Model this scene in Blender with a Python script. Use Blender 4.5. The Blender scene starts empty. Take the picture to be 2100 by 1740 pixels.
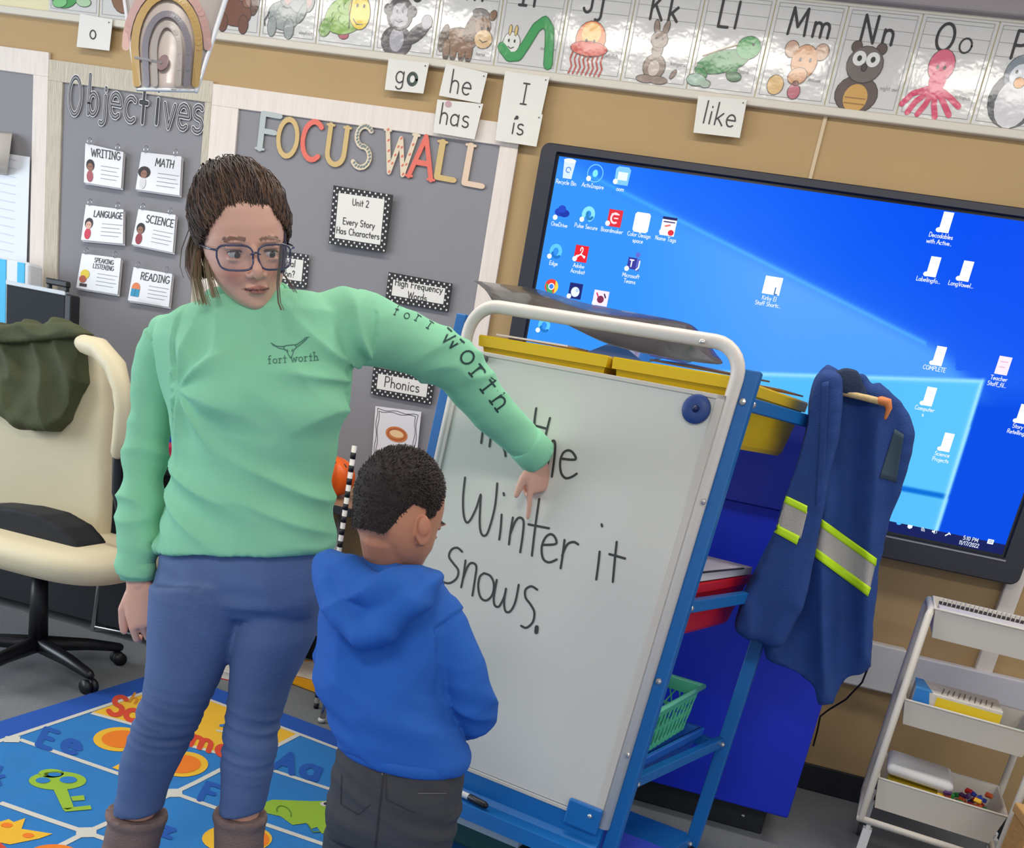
import bpy, bmesh, math, random
import numpy as np
from mathutils import Vector, Matrix, noise
from mathutils.bvhtree import BVHTree
random.seed(7)
COL = bpy.context.scene.collection
SC = bpy.context.scene
# ------------------------------------------------------------------ camera
F, YAW, PIT, ROL = 1842.62, -0.196675, 0.302792, 0.192148
CAMZ = 1.264
PPY = 1400      # optical axis row: the photograph is the upper part of a portrait frame
_fw = Vector((math.sin(YAW)*math.cos(PIT), math.cos(YAW)*math.cos(PIT), -math.sin(PIT)))
_r0 = Vector((math.cos(YAW), -math.sin(YAW), 0)); _u0 = _r0.cross(_fw)
RT = _r0*math.cos(ROL) + _u0*math.sin(ROL)
UP = -_r0*math.sin(ROL) + _u0*math.cos(ROL)
FW = _fw
EYE = Vector((0, 0, CAMZ))
cam_d = bpy.data.cameras.new('camera'); cam = bpy.data.objects.new('camera', cam_d); COL.objects.link(cam)
cam_d.sensor_fit = 'HORIZONTAL'; cam_d.sensor_width = 36; cam_d.lens = F*36/2100; cam_d.clip_start = .02; cam_d.shift_y = (PPY-870)/2100
cam.matrix_world = Matrix(((RT.x, UP.x, -FW.x, 0), (RT.y, UP.y, -FW.y, 0), (RT.z, UP.z, -FW.z, CAMZ), (0, 0, 0, 1)))
SC.camera = cam
# ------------------------------------------------------------------ colour management, world, lights
SC.view_settings.view_transform = 'Standard'; SC.view_settings.look = 'None'
SC.view_settings.gamma = 1; SC.view_settings.exposure = 0.30; SC.view_settings.use_curve_mapping = False
w = bpy.data.worlds.new('World'); SC.world = w; w.use_nodes = True
w.node_tree.nodes['Background'].inputs[0].default_value = (0.86, 0.93, 1.0, 1)
w.node_tree.nodes['Background'].inputs[1].default_value = 0.62
def area(name, loc, size, size_y, power, color, rot=(0, 0, 0)):
    d = bpy.data.lights.new(name, 'AREA'); d.shape = 'RECTANGLE'; d.size = size; d.size_y = size_y
    d.energy = power; d.color = color
    o = bpy.data.objects.new(name, d); o.location = loc; o.rotation_euler = rot; COL.objects.link(o); return o
for _x in (-2.3, -.7, .9): area('ceiling_lamp', (_x, 2.3, 2.90), 1.25, .32, 13, (1, .96, .88))
area('ceiling_lamp', (-0.6, -0.9, 2.90), 1.2, .6, 34, (1, .96, .89))
area('ceiling_lamp', (1.9, -0.9, 2.90), 1.2, .6, 24, (1, .96, .89))
area('window_daylight', (-5.0, 1.2, 1.6), 2.4, 1.5, 70, (.78, .89, 1), (math.radians(90), 0, math.radians(-75)))

def lin(c):
    c = c/255.
    return c/12.92 if c <= .04045 else ((c+.055)/1.055)**2.4
def rgb(*c): return (lin(c[0]), lin(c[1]), lin(c[2]), 1)
# ------------------------------------------------------------------ materials
_M = {}
def mat(c, rough=.55, bump=0, bscale=40, metal=0, spec=.5, coat=0, emit=0, var=0, vscale=8, name=None, alpha=1, stretch=None, coatr=.08, key=None):
    k = (tuple(c), rough, bump, bscale, metal, spec, coat, emit, var, vscale, alpha, stretch, coatr)
    if k in _M: return _M[k]
    m = bpy.data.materials.new(name or 'surface'); m.use_nodes = True
    nt = m.node_tree; b = nt.nodes['Principled BSDF']; col = rgb(*c)
    b.inputs['Base Color'].default_value = col; b.inputs['Roughness'].default_value = rough
    b.inputs['Metallic'].default_value = metal; b.inputs['Specular IOR Level'].default_value = spec
    b.inputs['Coat Weight'].default_value = coat; b.inputs['Coat Roughness'].default_value = coatr
    if alpha < 1: b.inputs['Alpha'].default_value = alpha
    if emit:
        b.inputs['Emission Color'].default_value = col; b.inputs['Emission Strength'].default_value = emit
        b.inputs['Base Color'].default_value = (0, 0, 0, 1); b.inputs['Specular IOR Level'].default_value = .2
    if bump or var:
        tc = nt.nodes.new('ShaderNodeTexCoord'); mp = nt.nodes.new('ShaderNodeMapping')
        nt.links.new(tc.outputs['Object'], mp.inputs[0])
        if stretch: mp.inputs['Scale'].default_value = stretch
    if bump:
        n = nt.nodes.new('ShaderNodeTexNoise'); n.inputs['Scale'].default_value = bscale; n.inputs['Detail'].default_value = 4
        bm = nt.nodes.new('ShaderNodeBump'); bm.inputs['Strength'].default_value = bump; bm.inputs['Distance'].default_value = .01
        nt.links.new(mp.outputs[0], n.inputs[0]); nt.links.new(n.outputs[0], bm.inputs['Height'])
        nt.links.new(bm.outputs[0], b.inputs['Normal'])
        if coat: nt.links.new(bm.outputs[0], b.inputs['Coat Normal'])
    if var:
        n = nt.nodes.new('ShaderNodeTexNoise'); n.inputs['Scale'].default_value = vscale; n.inputs['Detail'].default_value = 5
        cr = nt.nodes.new('ShaderNodeValToRGB'); nt.links.new(mp.outputs[0], n.inputs[0]); nt.links.new(n.outputs[0], cr.inputs[0])
        cr.color_ramp.elements[0].position = .3; cr.color_ramp.elements[1].position = .7
        cr.color_ramp.elements[0].color = tuple(x*(1-var) for x in col[:3])+(1,)
        cr.color_ramp.elements[1].color = tuple(min(1, x*(1+var)) for x in col[:3])+(1,)
        nt.links.new(cr.outputs[0], b.inputs['Base Color'])
    _M[k] = m; return m
def vcol_mat(name, rough=.5, emit=False, bump=0, bscale=60, sub=0, coat=0):
    m = bpy.data.materials.new(name); m.use_nodes = True; nt = m.node_tree; b = nt.nodes['Principled BSDF']
    a = nt.nodes.new('ShaderNodeVertexColor'); a.layer_name = 'Col'
    b.inputs['Roughness'].default_value = rough
    if emit:
        nt.links.new(a.outputs[0], b.inputs['Emission Color']); b.inputs['Emission Strength'].default_value = emit
        b.inputs['Base Color'].default_value = (0, 0, 0, 1); b.inputs['Specular IOR Level'].default_value = .04
    else: nt.links.new(a.outputs[0], b.inputs['Base Color'])
    if sub:
        b.inputs['Subsurface Weight'].default_value = sub; b.inputs['Subsurface Radius'].default_value = (.01, .004, .002)
        b.inputs['Subsurface Scale'].default_value = .5
    if coat: b.inputs['Coat Weight'].default_value = coat
    if bump:
        tc = nt.nodes.new('ShaderNodeTexCoord'); n = nt.nodes.new('ShaderNodeTexNoise'); n.inputs['Scale'].default_value = bscale
        bm = nt.nodes.new('ShaderNodeBump'); bm.inputs['Strength'].default_value = bump; bm.inputs['Distance'].default_value = .01
        nt.links.new(tc.outputs['Object'], n.inputs[0]); nt.links.new(n.outputs[0], bm.inputs['Height']); nt.links.new(bm.outputs[0], b.inputs['Normal'])
    return m
# ------------------------------------------------------------------ pixel helpers (photograph pixel + real depth -> world point)
def ray(x, y): return RT*((x-1050)/F) - UP*((y-PPY)/F) + FW
def PY(x, y, Y): v = ray(x, y); return EYE + v*(Y/v.y)
def PZ(x, y, Z): v = ray(x, y); return EYE + v*((Z-CAMZ)/v.z)
def PD(x, y, d): return EYE + ray(x, y)*d
def pxm(P): return (Vector(P)-EYE).dot(FW)/F     # metres per pixel at P
V = Vector
# ------------------------------------------------------------------ mesh builder
class MB:
    def __init__(s): s.v = []; s.f = []; s.m = []; s.mats = []
    def mi(s, m):
        if m not in s.mats: s.mats.append(m)
        return s.mats.index(m)
    def add(s, vs, fs, m):
        o = len(s.v); k = s.mi(m); s.v += [tuple(p) for p in vs]
        for f in fs: s.f.append([i+o for i in f]); s.m.append(k)
    def poly(s, pts, m, th=None):
        n = len(pts); pts = [V(p) for p in pts]
        if th is None: s.add(pts, [list(range(n))], m); return
        b = [p+V(th) for p in pts]
        s.add(pts+b, [list(range(n)), list(range(2*n-1, n-1, -1))]+[[i, (i+1) % n, n+(i+1) % n, n+i] for i in range(n)], m)
    def box(s, lo, hi, m, M=None):
        x0, y0, z0 = lo; x1, y1, z1 = hi
        vs = [V((x, y, z)) for z in (z0, z1) for y in (y0, y1) for x in (x0, x1)]
        if M: vs = [M(p) for p in vs]
        s.add(vs, [[0, 2, 3, 1], [4, 5, 7, 6], [0, 1, 5, 4], [2, 6, 7, 3], [0, 4, 6, 2], [1, 3, 7, 5]], m)
    def bevbox(s, lo, hi, b, m, M=None):
        # box with chamfered vertical/horizontal edges: loft of rounded rings
        x0, y0, z0 = lo; x1, y1, z1 = hi; rings = []
        for z, e in ((z0, b), (z0+b*.35, b*.35), (z0+b, 0), (z1-b, 0), (z1-b*.35, b*.35), (z1, b)):
            r = []
            for cx, cy, a0 in ((x1-b, y1-b, 0), (x0+b, y1-b, 90), (x0+b, y0+b, 180), (x1-b, y0+b, 270)):
                for k in range(4):
                    a = math.radians(a0+30*k); r.append(V((cx+math.cos(a)*(b-e), cy+math.sin(a)*(b-e), z)))
            rings.append([M(p) if M else p for p in r])
        s.loft(rings, m)
    def loft(s, rings, m, closed=True, cap=True):
        n = len(rings[0]); vs = [p for r in rings for p in r]; fs = []
        for i in range(len(rings)-1):
            for j in range(n if closed else n-1):
                k = (j+1) % n; fs.append([i*n+j, i*n+k, (i+1)*n+k, (i+1)*n+j])
        if cap and closed:
            fs.append(list(range(n-1, -1, -1))); fs.append([(len(rings)-1)*n+j for j in range(n)])
        s.add(vs, fs, m)
    def tube(s, pts, r, m, n=8, round_=True, ax=None, flat=1.0):
        pts = [V(p) for p in pts]; rr = r if isinstance(r, (list, tuple)) else [r]*len(pts); rings = []
        prev = None; P = []; R = []
        for i, p in enumerate(pts):
            P.append(p); R.append(rr[i])
        if round_:
            d0 = (P[0]-P[1]).normalized(); d1 = (P[-1]-P[-2]).normalized(); q = R[0]; q1 = R[-1]
            P = [P[0]+d0*q*.95, P[0]+d0*q*.7]+P+[P[-1]+d1*q1*.7, P[-1]+d1*q1*.95]
            R = [q*.25, q*.7]+R+[q1*.7, q1*.25]
        for i, p in enumerate(P):
            if i == 0: t = P[1]-P[0]
            elif i == len(P)-1: t = P[-1]-P[-2]
            else: t = (P[i+1]-P[i]).normalized()+(P[i]-P[i-1]).normalized()
            t.normalize()
            if prev is None:
                a = V(ax) if ax else (V((0, 0, 1)) if abs(t.z) < .9 else V((1, 0, 0)))
            else: a = prev
            a = (a-t*a.dot(t)).normalized(); prev = a; b = t.cross(a)
            rings.append([p+a*(math.cos(2*math.pi*k/n)*R[i]*flat)+b*(math.sin(2*math.pi*k/n)*R[i]) for k in range(n)])
        s.loft(rings, m)
    def ell(s, c, rx, ry, rz, m, M=None, nu=14, nv=10):
        c = V(c); vs = []; fs = []
        for i in range(nv+1):
            th = math.pi*i/nv
            for j in range(nu):
                a = 2*math.pi*j/nu; p = V((rx*math.sin(th)*math.cos(a), ry*math.sin(th)*math.sin(a), rz*math.cos(th)))
                if M: p = M@p
                vs.append(c+p)
        for i in range(nv):
            for j in range(nu):
                k = (j+1) % nu; fs.append([i*nu+j, i*nu+k, (i+1)*nu+k, (i+1)*nu+j])
        s.add(vs, fs, m)
    def build(s, name, parent=None, smooth=False, **pr):
        me = bpy.data.meshes.new(name); off = V(parent['_o']) if parent and '_o' in parent else V((0, 0, 0))
        me.from_pydata([tuple(V(p)-off) for p in s.v], [], s.f)
        for m in s.mats: me.materials.append(m)
        me.polygons.foreach_set('material_index', s.m)
        if smooth: me.polygons.foreach_set('use_smooth', [True]*len(s.f))
        me.update(); o = bpy.data.objects.new(name, me); COL.objects.link(o)
        if parent: o.parent = parent; o['_o'] = tuple(off)
        for k, v in pr.items(): o[k] = v
        return o
ROOTS = []
def root(name, loc, label, cat, group=None):
    o = bpy.data.objects.new(name, None); o.location = loc; COL.objects.link(o); o['_o'] = tuple(loc)
    o['label'] = label; o['category'] = cat
    if group: o['group'] = group
    o.empty_display_size = .05
    return o
def tag(o, label, cat, group=None):
    o['label'] = label; o['category'] = cat
    if group: o['group'] = group
    return o
# ------------------------------------------------------------------ flat frame: drawing on a surface
class Fr:
    """origin, right, up, outward normal -> 3-D"""
    def __init__(s, o, ex, ez, n): s.o = V(o); s.ex = V(ex); s.ez = V(ez); s.n = V(n)
    def __call__(s, x, z, h=0): return s.o+s.ex*x+s.ez*z+s.n*h
def wallfr(Y): return Fr((0, Y, 0), (1, 0, 0), (0, 0, 1), (0, -1, 0))
def ngon(mb, fr, cx, cz, rx, rz, m, h=.0006, rot=0, n=16, a0=0, a1=360):
    global _CNT
    _CNT = (_CNT+1) % 13; h = h+_CNT*HSTEP*.7
    c, s = math.cos(math.radians(rot)), math.sin(math.radians(rot)); pts = []
    full = abs(a1-a0) >= 360
    for k in range(n if full else n+1):
        a = math.radians(a0+(a1-a0)*k/n); x, z = rx*math.cos(a), rz*math.sin(a)
        pts.append(fr(cx+x*c-z*s, cz+x*s+z*c, h))
    mb.poly(pts, m)
def pol(mb, fr, pts, m, h=.0006, th=None): mb.poly([fr(x, z, h) for x, z in pts], m, th)
def rect(mb, fr, x0, z0, x1, z1, m, h=.0006, th=None): pol(mb, fr, [(x0, z0), (x1, z0), (x1, z1), (x0, z1)], m, h, th)
_CNT = 0
def stroke(mb, fr, pts, w, m, h=.0008, th=0):
    global _CNT
    for i in range(len(pts)-1):
        x0, z0 = pts[i]; x1, z1 = pts[i+1]; dx, dz = x1-x0, z1-z0; L = math.hypot(dx, dz)
        if L < 1e-9: continue
        _CNT = (_CNT+1) % 13; hq = h+_CNT*HSTEP
        dx /= L; dz /= L; a = w/2
        q = []
        for ang in (90, 135, 180, 225, 270):
            t = math.radians(ang); c, s = math.cos(t)*a, math.sin(t)*a; q.append((x0+dx*c-dz*s, z0+dz*c+dx*s))
        for ang in (-90, -45, 0, 45, 90):
            t = math.radians(ang); c, s = math.cos(t)*a, math.sin(t)*a; q.append((x1+dx*c-dz*s, z1+dz*c+dx*s))
        mb.poly([fr(x, z, hq) for x, z in q], m, (fr.n*th) if th else None)
def arc(cx, cy, rx, ry, a0, a1, n=10): return [(cx+rx*math.cos(math.radians(a0+(a1-a0)*k/n)), cy+ry*math.sin(math.radians(a0+(a1-a0)*k/n))) for k in range(n+1)]
HSTEP = .00002
G = {
'a': (.6, [arc(.27, .27, .22, .27, 40, 320), [(.48, .54), (.48, 0)]]), 'b': (.6, [[(.1, 1), (.1, 0)], arc(.3, .27, .2, .27, 180, -180, 14)]),
'c': (.54, [arc(.3, .27, .24, .27, 50, 310)]), 'd': (.6, [arc(.27, .27, .2, .27, 0, 360, 14), [(.48, 1), (.48, 0)]]),
'e': (.58, [[(.06, .29), (.5, .29)]+arc(.28, .27, .22, .27, 5, 310)]), 'f': (.4, [arc(.3, .8, .14, .18, 40, 180, 6)+[(.16, 0)], [(.02, .55), (.34, .55)]]),
'g': (.6, [arc(.27, .27, .22, .27, 40, 320), [(.48, .54), (.48, -.1)]+arc(.28, -.1, .2, .2, 0, -150, 8)]),
'h': (.58, [[(.1, 1), (.1, 0)], [(.1, .3)]+arc(.29, .33, .19, .21, 150, 0, 6)+[(.48, 0)]]), 'i': (.24, [[(.12, .54), (.12, 0)], [(.12, .74), (.12, .78)]]),
'j': (.3, [[(.18, .54), (.18, -.1)]+arc(.02, -.1, .16, .18, 0, -120, 6), [(.18, .74), (.18, .78)]]), 'k': (.54, [[(.1, 1), (.1, 0)], [(.44, .54), (.1, .22)], [(.2, .31), (.48, 0)]]),
'l': (.22, [[(.11, 1), (.11, 0)]]), 'm': (.88, [[(.1, .54), (.1, 0)], [(.1, .3)]+arc(.26, .35, .16, .19, 150, 0, 5)+[(.42, 0)], [(.42, .3)]+arc(.58, .35, .16, .19, 150, 0, 5)+[(.74, 0)]]),
'n': (.58, [[(.1, .54), (.1, 0)], [(.1, .3)]+arc(.28, .33, .19, .21, 150, 0, 6)+[(.47, 0)]]), 'o': (.6, [arc(.3, .27, .24, .27, 0, 360, 14)]),
'p': (.6, [[(.1, .54), (.1, -.3)], arc(.31, .27, .21, .27, 180, -180, 14)]), 'q': (.6, [arc(.27, .27, .21, .27, 0, 360, 14), [(.48, .54), (.48, -.3)]]),
'r': (.42, [[(.1, .54), (.1, 0)], [(.1, .3)]+arc(.28, .36, .17, .18, 150, 50, 5)]),
's': (.5, [arc(.25, .41, .17, .13, 40, 260, 7)+arc(.25, .14, .18, .14, 85, -145, 7)]), 't': (.4, [[(.2, .86), (.2, 0)], [(.03, .55), (.38, .55)]]),
'u': (.58, [[(.09, .54)]+arc(.28, .2, .19, .2, 180, 350, 7), [(.48, .54), (.48, 0)]]), 'v': (.5, [[(.04, .54), (.25, 0), (.46, .54)]]),
'w': (.76, [[(.03, .54), (.2, 0), (.38, .5), (.56, 0), (.73, .54)]]), 'x': (.5, [[(.05, .54), (.45, 0)], [(.45, .54), (.05, 0)]]),
'y': (.52, [[(.05, .54), (.26, .02)], [(.47, .54), (.14, -.28)]]), 'z': (.5, [[(.05, .54), (.45, .54), (.05, 0), (.46, 0)]]),
'A': (.74, [[(.03, 0), (.36, 1), (.7, 0)], [(.15, .36), (.58, .36)]]), 'B': (.66, [[(.1, 0), (.1, 1)]+arc(.34, .76, .22, .24, 90, -90, 7)+[(.1, .52)], [(.34, .52)]+arc(.36, .26, .25, .26, 90, -90, 7)+[(.1, 0)]]),
'C': (.7, [arc(.4, .5, .33, .5, 50, 310, 14)]), 'D': (.74, [[(.1, 0), (.1, 1), (.3, 1)]+arc(.3, .5, .36, .5, 90, -90, 10)+[(.1, 0)]]),
'E': (.6, [[(.54, 1), (.1, 1), (.1, 0), (.55, 0)], [(.1, .52), (.46, .52)]]), 'F': (.58, [[(.54, 1), (.1, 1), (.1, 0)], [(.1, .52), (.45, .52)]]),
'G': (.76, [arc(.4, .5, .33, .5, 50, 350, 14)+[(.72, .44), (.45, .44)]]), 'H': (.7, [[(.1, 1), (.1, 0)], [(.6, 1), (.6, 0)], [(.1, .52), (.6, .52)]]),
'I': (.5, [[(.25, 1), (.25, 0)], [(.08, 1), (.42, 1)], [(.08, 0), (.42, 0)]]), 'J': (.56, [[(.42, 1), (.42, .22)]+arc(.24, .22, .18, .22, 0, -160, 8)]),
'K': (.66, [[(.1, 1), (.1, 0)], [(.58, 1), (.1, .42)], [(.24, .58), (.62, 0)]]), 'L': (.56, [[(.1, 1), (.1, 0), (.52, 0)]]),
'M': (.88, [[(.08, 0), (.14, 1), (.44, .3), (.74, 1), (.8, 0)]]), 'N': (.74, [[(.1, 0), (.1, 1), (.62, 0), (.62, 1)]]),
'O': (.82, [arc(.41, .5, .34, .5, 0, 360, 20)]), 'P': (.64, [[(.1, 0), (.1, 1), (.34, 1)]+arc(.34, .74, .22, .26, 90, -90, 7)+[(.1, .48)]]),
'R': (.68, [[(.1, 0), (.1, 1), (.34, 1)]+arc(.34, .75, .22, .25, 90, -90, 7)+[(.1, .5)], [(.32, .5), (.6, 0)]]),
'S': (.62, [arc(.32, .75, .22, .25, 40, 260, 8)+arc(.3, .26, .25, .26, 80, -145, 8)]), 'T': (.66, [[(.33, 1), (.33, 0)], [(.03, 1), (.63, 1)]]),
'U': (.72, [[(.1, 1), (.1, .3)]+arc(.36, .3, .26, .3, 180, 360, 10)+[(.62, 1)]]), 'V': (.66, [[(.03, 1), (.33, 0), (.63, 1)]]),
'W': (.96, [[(.03, 1), (.26, 0), (.48, .85), (.7, 0), (.93, 1)]]), 'Y': (.62, [[(.03, 1), (.31, .5)], [(.6, 1), (.31, .5), (.31, 0)]]),
'0': (.56, [arc(.28, .5, .22, .5, 0, 360, 12)]), '1': (.34, [[(.06, .8), (.2, 1), (.2, 0)]]), '2': (.56, [arc(.27, .74, .2, .26, 160, -30, 7)+[(.05, 0), (.5, 0)]]),
'5': (.56, [[(.46, 1), (.12, 1), (.1, .58)]+arc(.27, .32, .22, .32, 120, -140, 9)]), '7': (.5, [[(.05, 1), (.47, 1), (.2, 0)]]), '3': (.54, [arc(.25, .75, .18, .25, 140, -80, 7)+arc(.25, .27, .22, .27, 80, -140, 8)]),
'/': (.4, [[(.05, -.05), (.35, 1)]]), ':': (.22, [[(.11, .1), (.11, .14)], [(.11, .5), (.11, .54)]]), '.': (.22, [[(.1, 0), (.12, .03)]]), '-': (.4, [[(.05, .4), (.35, .4)]]), '_': (.5, [[(0, -.05), (.5, -.05)]]), '?': (.5, [arc(.25, .76, .18, .22, 170, -60, 7)+[(.25, .3)], [(.25, .03), (.25, .06)]]),
}
def glyph_lines(ch, serif=0):
    adv, ls = G[ch]; out = [list(l) for l in ls]
    if serif:
        for l in ls:
            for e, q in ((l[0], l[1]), (l[-1], l[-2])):
                if abs(e[1]-q[1]) > .3*max(1e-6, math.hypot(e[0]-q[0], e[1]-q[1])) and (min(abs(e[1]), abs(e[1]-1), abs(e[1]-.54)) < .02):
                    out.append([(e[0]-serif, e[1]), (e[0]+serif, e[1])])
    return adv, out
def text(mb, fr, s, x, z, H, w, m, h=.0009, serif=0, align='l', sp=.06, th=0, slope=0, jit=0):
    tot = sum((G[c][0]+sp) if c in G else .4 for c in s)*H
    if align == 'c': x = x-tot/2
    for c in s:
        if c not in G: x += .4*H; continue
        adv, ls = glyph_lines(c, serif)
        dz = random.uniform(-jit, jit)*H
        for l in ls: stroke(mb, fr, [(x+p[0]*H, z+dz+p[1]*H+slope*(p[0]*H)) for p in l], w, m, h, th)
        x += (adv+sp)*H; z += slope*(adv+sp)*H
    return x
# ------------------------------------------------------------------ organic helpers
def fuse(mb, voxel, smooth=4, fac=.5):
    """union of overlapping closed shapes into one continuous surface"""
    me = bpy.data.meshes.new('t'); me.from_pydata(mb.v, [], mb.f); me.update()
    o = bpy.data.objects.new('t', me); COL.objects.link(o)
    bm = bmesh.new(); bm.from_mesh(me); bmesh.ops.recalc_face_normals(bm, faces=bm.faces); bm.to_mesh(me); bm.free()
    r = o.modifiers.new('r', 'REMESH'); r.mode = 'VOXEL'; r.voxel_size = voxel; r.adaptivity = 0
    if smooth:
        s = o.modifiers.new('s', 'SMOOTH'); s.iterations = smooth; s.factor = fac
    dg = bpy.context.evaluated_depsgraph_get(); ev = o.evaluated_get(dg)
    res = bpy.data.meshes.new_from_object(ev)
    bpy.data.objects.remove(o); bpy.data.meshes.remove(me)
    return res
def put(me, name, m, parent, disp=None, colf=None):
    """displace a fused mesh (world coords) and link it under parent"""
    n = len(me.vertices); co = np.empty(n*3, np.float32); me.vertices.foreach_get('co', co); co = co.reshape(-1, 3)
    if disp:
        no = np.empty(n*3, np.float32); me.vertices.foreach_get('normal', no); no = no.reshape(-1, 3)
        for i in range(n):
            d = disp(co[i], no[i])
            if d: co[i] += no[i]*d
    if colf:
        a = me.color_attributes.new('Col', 'FLOAT_COLOR', 'POINT'); cc = np.ones((n, 4), np.float32)
        for i in range(n): cc[i, :3] = colf(co[i])[:3]
        a.data.foreach_set('color', cc.ravel())
    bvh = BVHTree.FromPolygons([tuple(p) for p in co], [tuple(p.vertices) for p in me.polygons])
    off = np.array(parent['_o'], np.float32); me.vertices.foreach_set('co', (co-off).ravel())
    me.materials.clear(); me.materials.append(m)
    me.polygons.foreach_set('use_smooth', [True]*len(me.polygons)); me.update()
    o = bpy.data.objects.new(name, me); COL.objects.link(o); o.parent = parent; o['_o'] = parent['_o']
    return o, bvh
def ring(L, R, depth, n=24, e=2.3, fwd=None):
    """closed ring through silhouette points L and R, half depth in the view-away direction"""
    L = V(L); R = V(R); c = (L+R)/2; a = (R-L)/2
    f = V(fwd) if fwd else V((0, 1, 0)); f = (f-a*(f.dot(a)/a.length_squared)).normalized()*depth
    out = []
    for k in range(n):
        t = 2*math.pi*k/n; cx, sx = math.cos(t), math.sin(t)
        out.append(c+a*(math.copysign(abs(cx)**(2/e), cx))+f*(math.copysign(abs(sx)**(2/e), sx)))
    return out
def nz(p, s, sx=1, sy=1, sz=1, o=0): return noise.noise(V((p[0]*s*sx+o, p[1]*s*sy, p[2]*s*sz)))
def ridge(x): return 1-min(1, abs(x)*2.2)
def puffy(outline, Y, th, voxel, smooth, bulge=None):
    """outline in photo pixels placed on the plane y=Y, given thickness, fused and rounded"""
    mb = MB(); pts = [PY(x, y, Y) for x, y in outline]
    mb.poly([p-V((0, th/2, 0)) for p in pts], None_, V((0, th, 0)))
    me = bpy.data.meshes.new('t'); bm = bmesh.new()
    vs = [bm.verts.new(v) for v in mb.v]
    for f in mb.f: bm.faces.new([vs[i] for i in f])
    bmesh.ops.triangulate(bm, faces=bm.faces); bm.to_mesh(me); bm.free()
    mm = MB(); mm.v = [tuple(v.co) for v in me.vertices]; mm.f = [list(p.vertices) for p in me.polygons]; mm.m = [0]*len(mm.f)
    return fuse(mm, voxel, smooth, .8)
None_ = mat((128, 128, 128))
class Drape:
    step = 1
    """flat frame in photo pixels around (px,py) rotated by deg, landing on a surface (real geometry lying on it)"""
    def __init__(s, bvh, px, py, deg, sc, off=.0015):
        s.b = bvh; s.px = px; s.py = py; s.c = math.cos(math.radians(deg)); s.s = math.sin(math.radians(deg)); s.k = sc; s.off = off; s.n = V((0, 0, 0))
    def __call__(s, x, z, h=0):
        X, Yy = x*s.k, -z*s.k
        px = s.px+X*s.c-Yy*s.s; py = s.py+X*s.s+Yy*s.c
        d = ray(px, py).normalized(); hit = s.b.ray_cast(EYE, d)
        if hit[0] is None:
            best = None
            for j in range(14):
                q = s.b.find_nearest(EYE+d*(1.2+.14*j))
                if best is None or q[3] < best[3]: best = q
            return best[0]+best[1]*s.off
        s.last = (hit[0]-EYE).length
        return hit[0]-d*(s.off+h)
def fine(pts, k=4):
    o = []
    for i in range(len(pts)-1):
        for j in range(k): t = j/k; o.append((pts[i][0]*(1-t)+pts[i+1][0]*t, pts[i][1]*(1-t)+pts[i+1][1]*t))
    o.append(pts[-1]); return o
# ================================================================== SETTING
WY = 3.57; KS = 1.08
def struct(o, **k): o['kind'] = 'structure'; return o
m_wall = mat((178, 148, 104), .75, .06, 120, var=.03, vscale=3)
m_carpet = mat((136, 139, 141), .95, .7, 420, var=.22, vscale=260)
m_black = mat((22, 24, 30), .5)
m_ceil = mat((168, 158, 158), .9, .1, 200)
b = MB(); b.box((-6, WY, 0), (3.6, WY+.12, 2.95), m_wall); struct(b.build('wall_back'))
b = MB(); b.box((-6, -2.6, -.1), (3.6, WY+.12, 0), m_carpet); struct(b.build('floor'))
b = MB(); b.box((-6, -2.6, 2.95), (3.6, WY+.12, 3.05), m_ceil); struct(b.build('ceiling'))
b = MB(); b.bevbox((-6, WY-.05, 2.662), (3.6, WY, 2.95), .008, mat((160, 150, 150), .8)); struct(b.build('trim_3'))
b = MB(); b.bevbox((-6, WY-.012, 0), (3.6, WY, .11), .004, m_black); struct(b.build('baseboard_back'))
b = MB(); p = PY(1678, 300, WY); b.bevbox((p.x-.006, WY-.006, 2.0), (p.x+.007, WY, 2.345), .002, mat((206, 184, 152), .6)); struct(b.build('trim_2'))
# display rail that carries the alphabet cards
m_rail = mat((214, 206, 190), .55); m_cork = mat((226, 216, 176), .8, .2, 300)
b = MB(); b.box((-6, WY-.012, 2.362), (3.6, WY, 2.66), m_cork)
b.bevbox((-6, WY-.024, 2.338), (3.6, WY, 2.364), .004, m_rail); b.bevbox((-6, WY-.02, 2.652), (3.6, WY, 2.664), .004, m_rail)
struct(b.build('trim_1'))
# ceiling light fixtures (their lamps are set at the top)
for lx, ly in ((-2.3, 2.3), (-.7, 2.3), (.9, 2.3), (-.6, -.9), (1.9, -.9)):
    hw = .18 if ly > 0 else .34
    lr = root('ceiling_light', (lx, ly, 2.95), 'white recessed ceiling light panel, %s' % {(-2.3, 2.3): 'narrow, above the office chair', (-.7, 2.3): 'narrow, above the easel', (.9, 2.3): 'narrow, above the cart', (-.6, -.9): 'behind the viewer on the left', (1.9, -.9): 'behind the viewer on the right'}[(lx, ly)], 'ceiling light', 'ceiling light panels')
    b = MB()
    for x0, y0, x1, y1 in ((-.64, -hw, .64, -hw+.03), (-.64, hw-.03, .64, hw), (-.64, -hw+.03, -.61, hw-.03), (.61, -hw+.03, .64, hw-.03)): b.box((lx+x0, ly+y0, 2.92), (lx+x1, ly+y1, 2.95), m_rail)
    b.build('frame', lr)
    b = MB(); b.box((lx-.61, ly-hw+.03, 2.935), (lx+.61, ly+hw-.03, 2.949), mat((255, 250, 240), .5, emit=3)); b.build('diffuser', lr)

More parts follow.
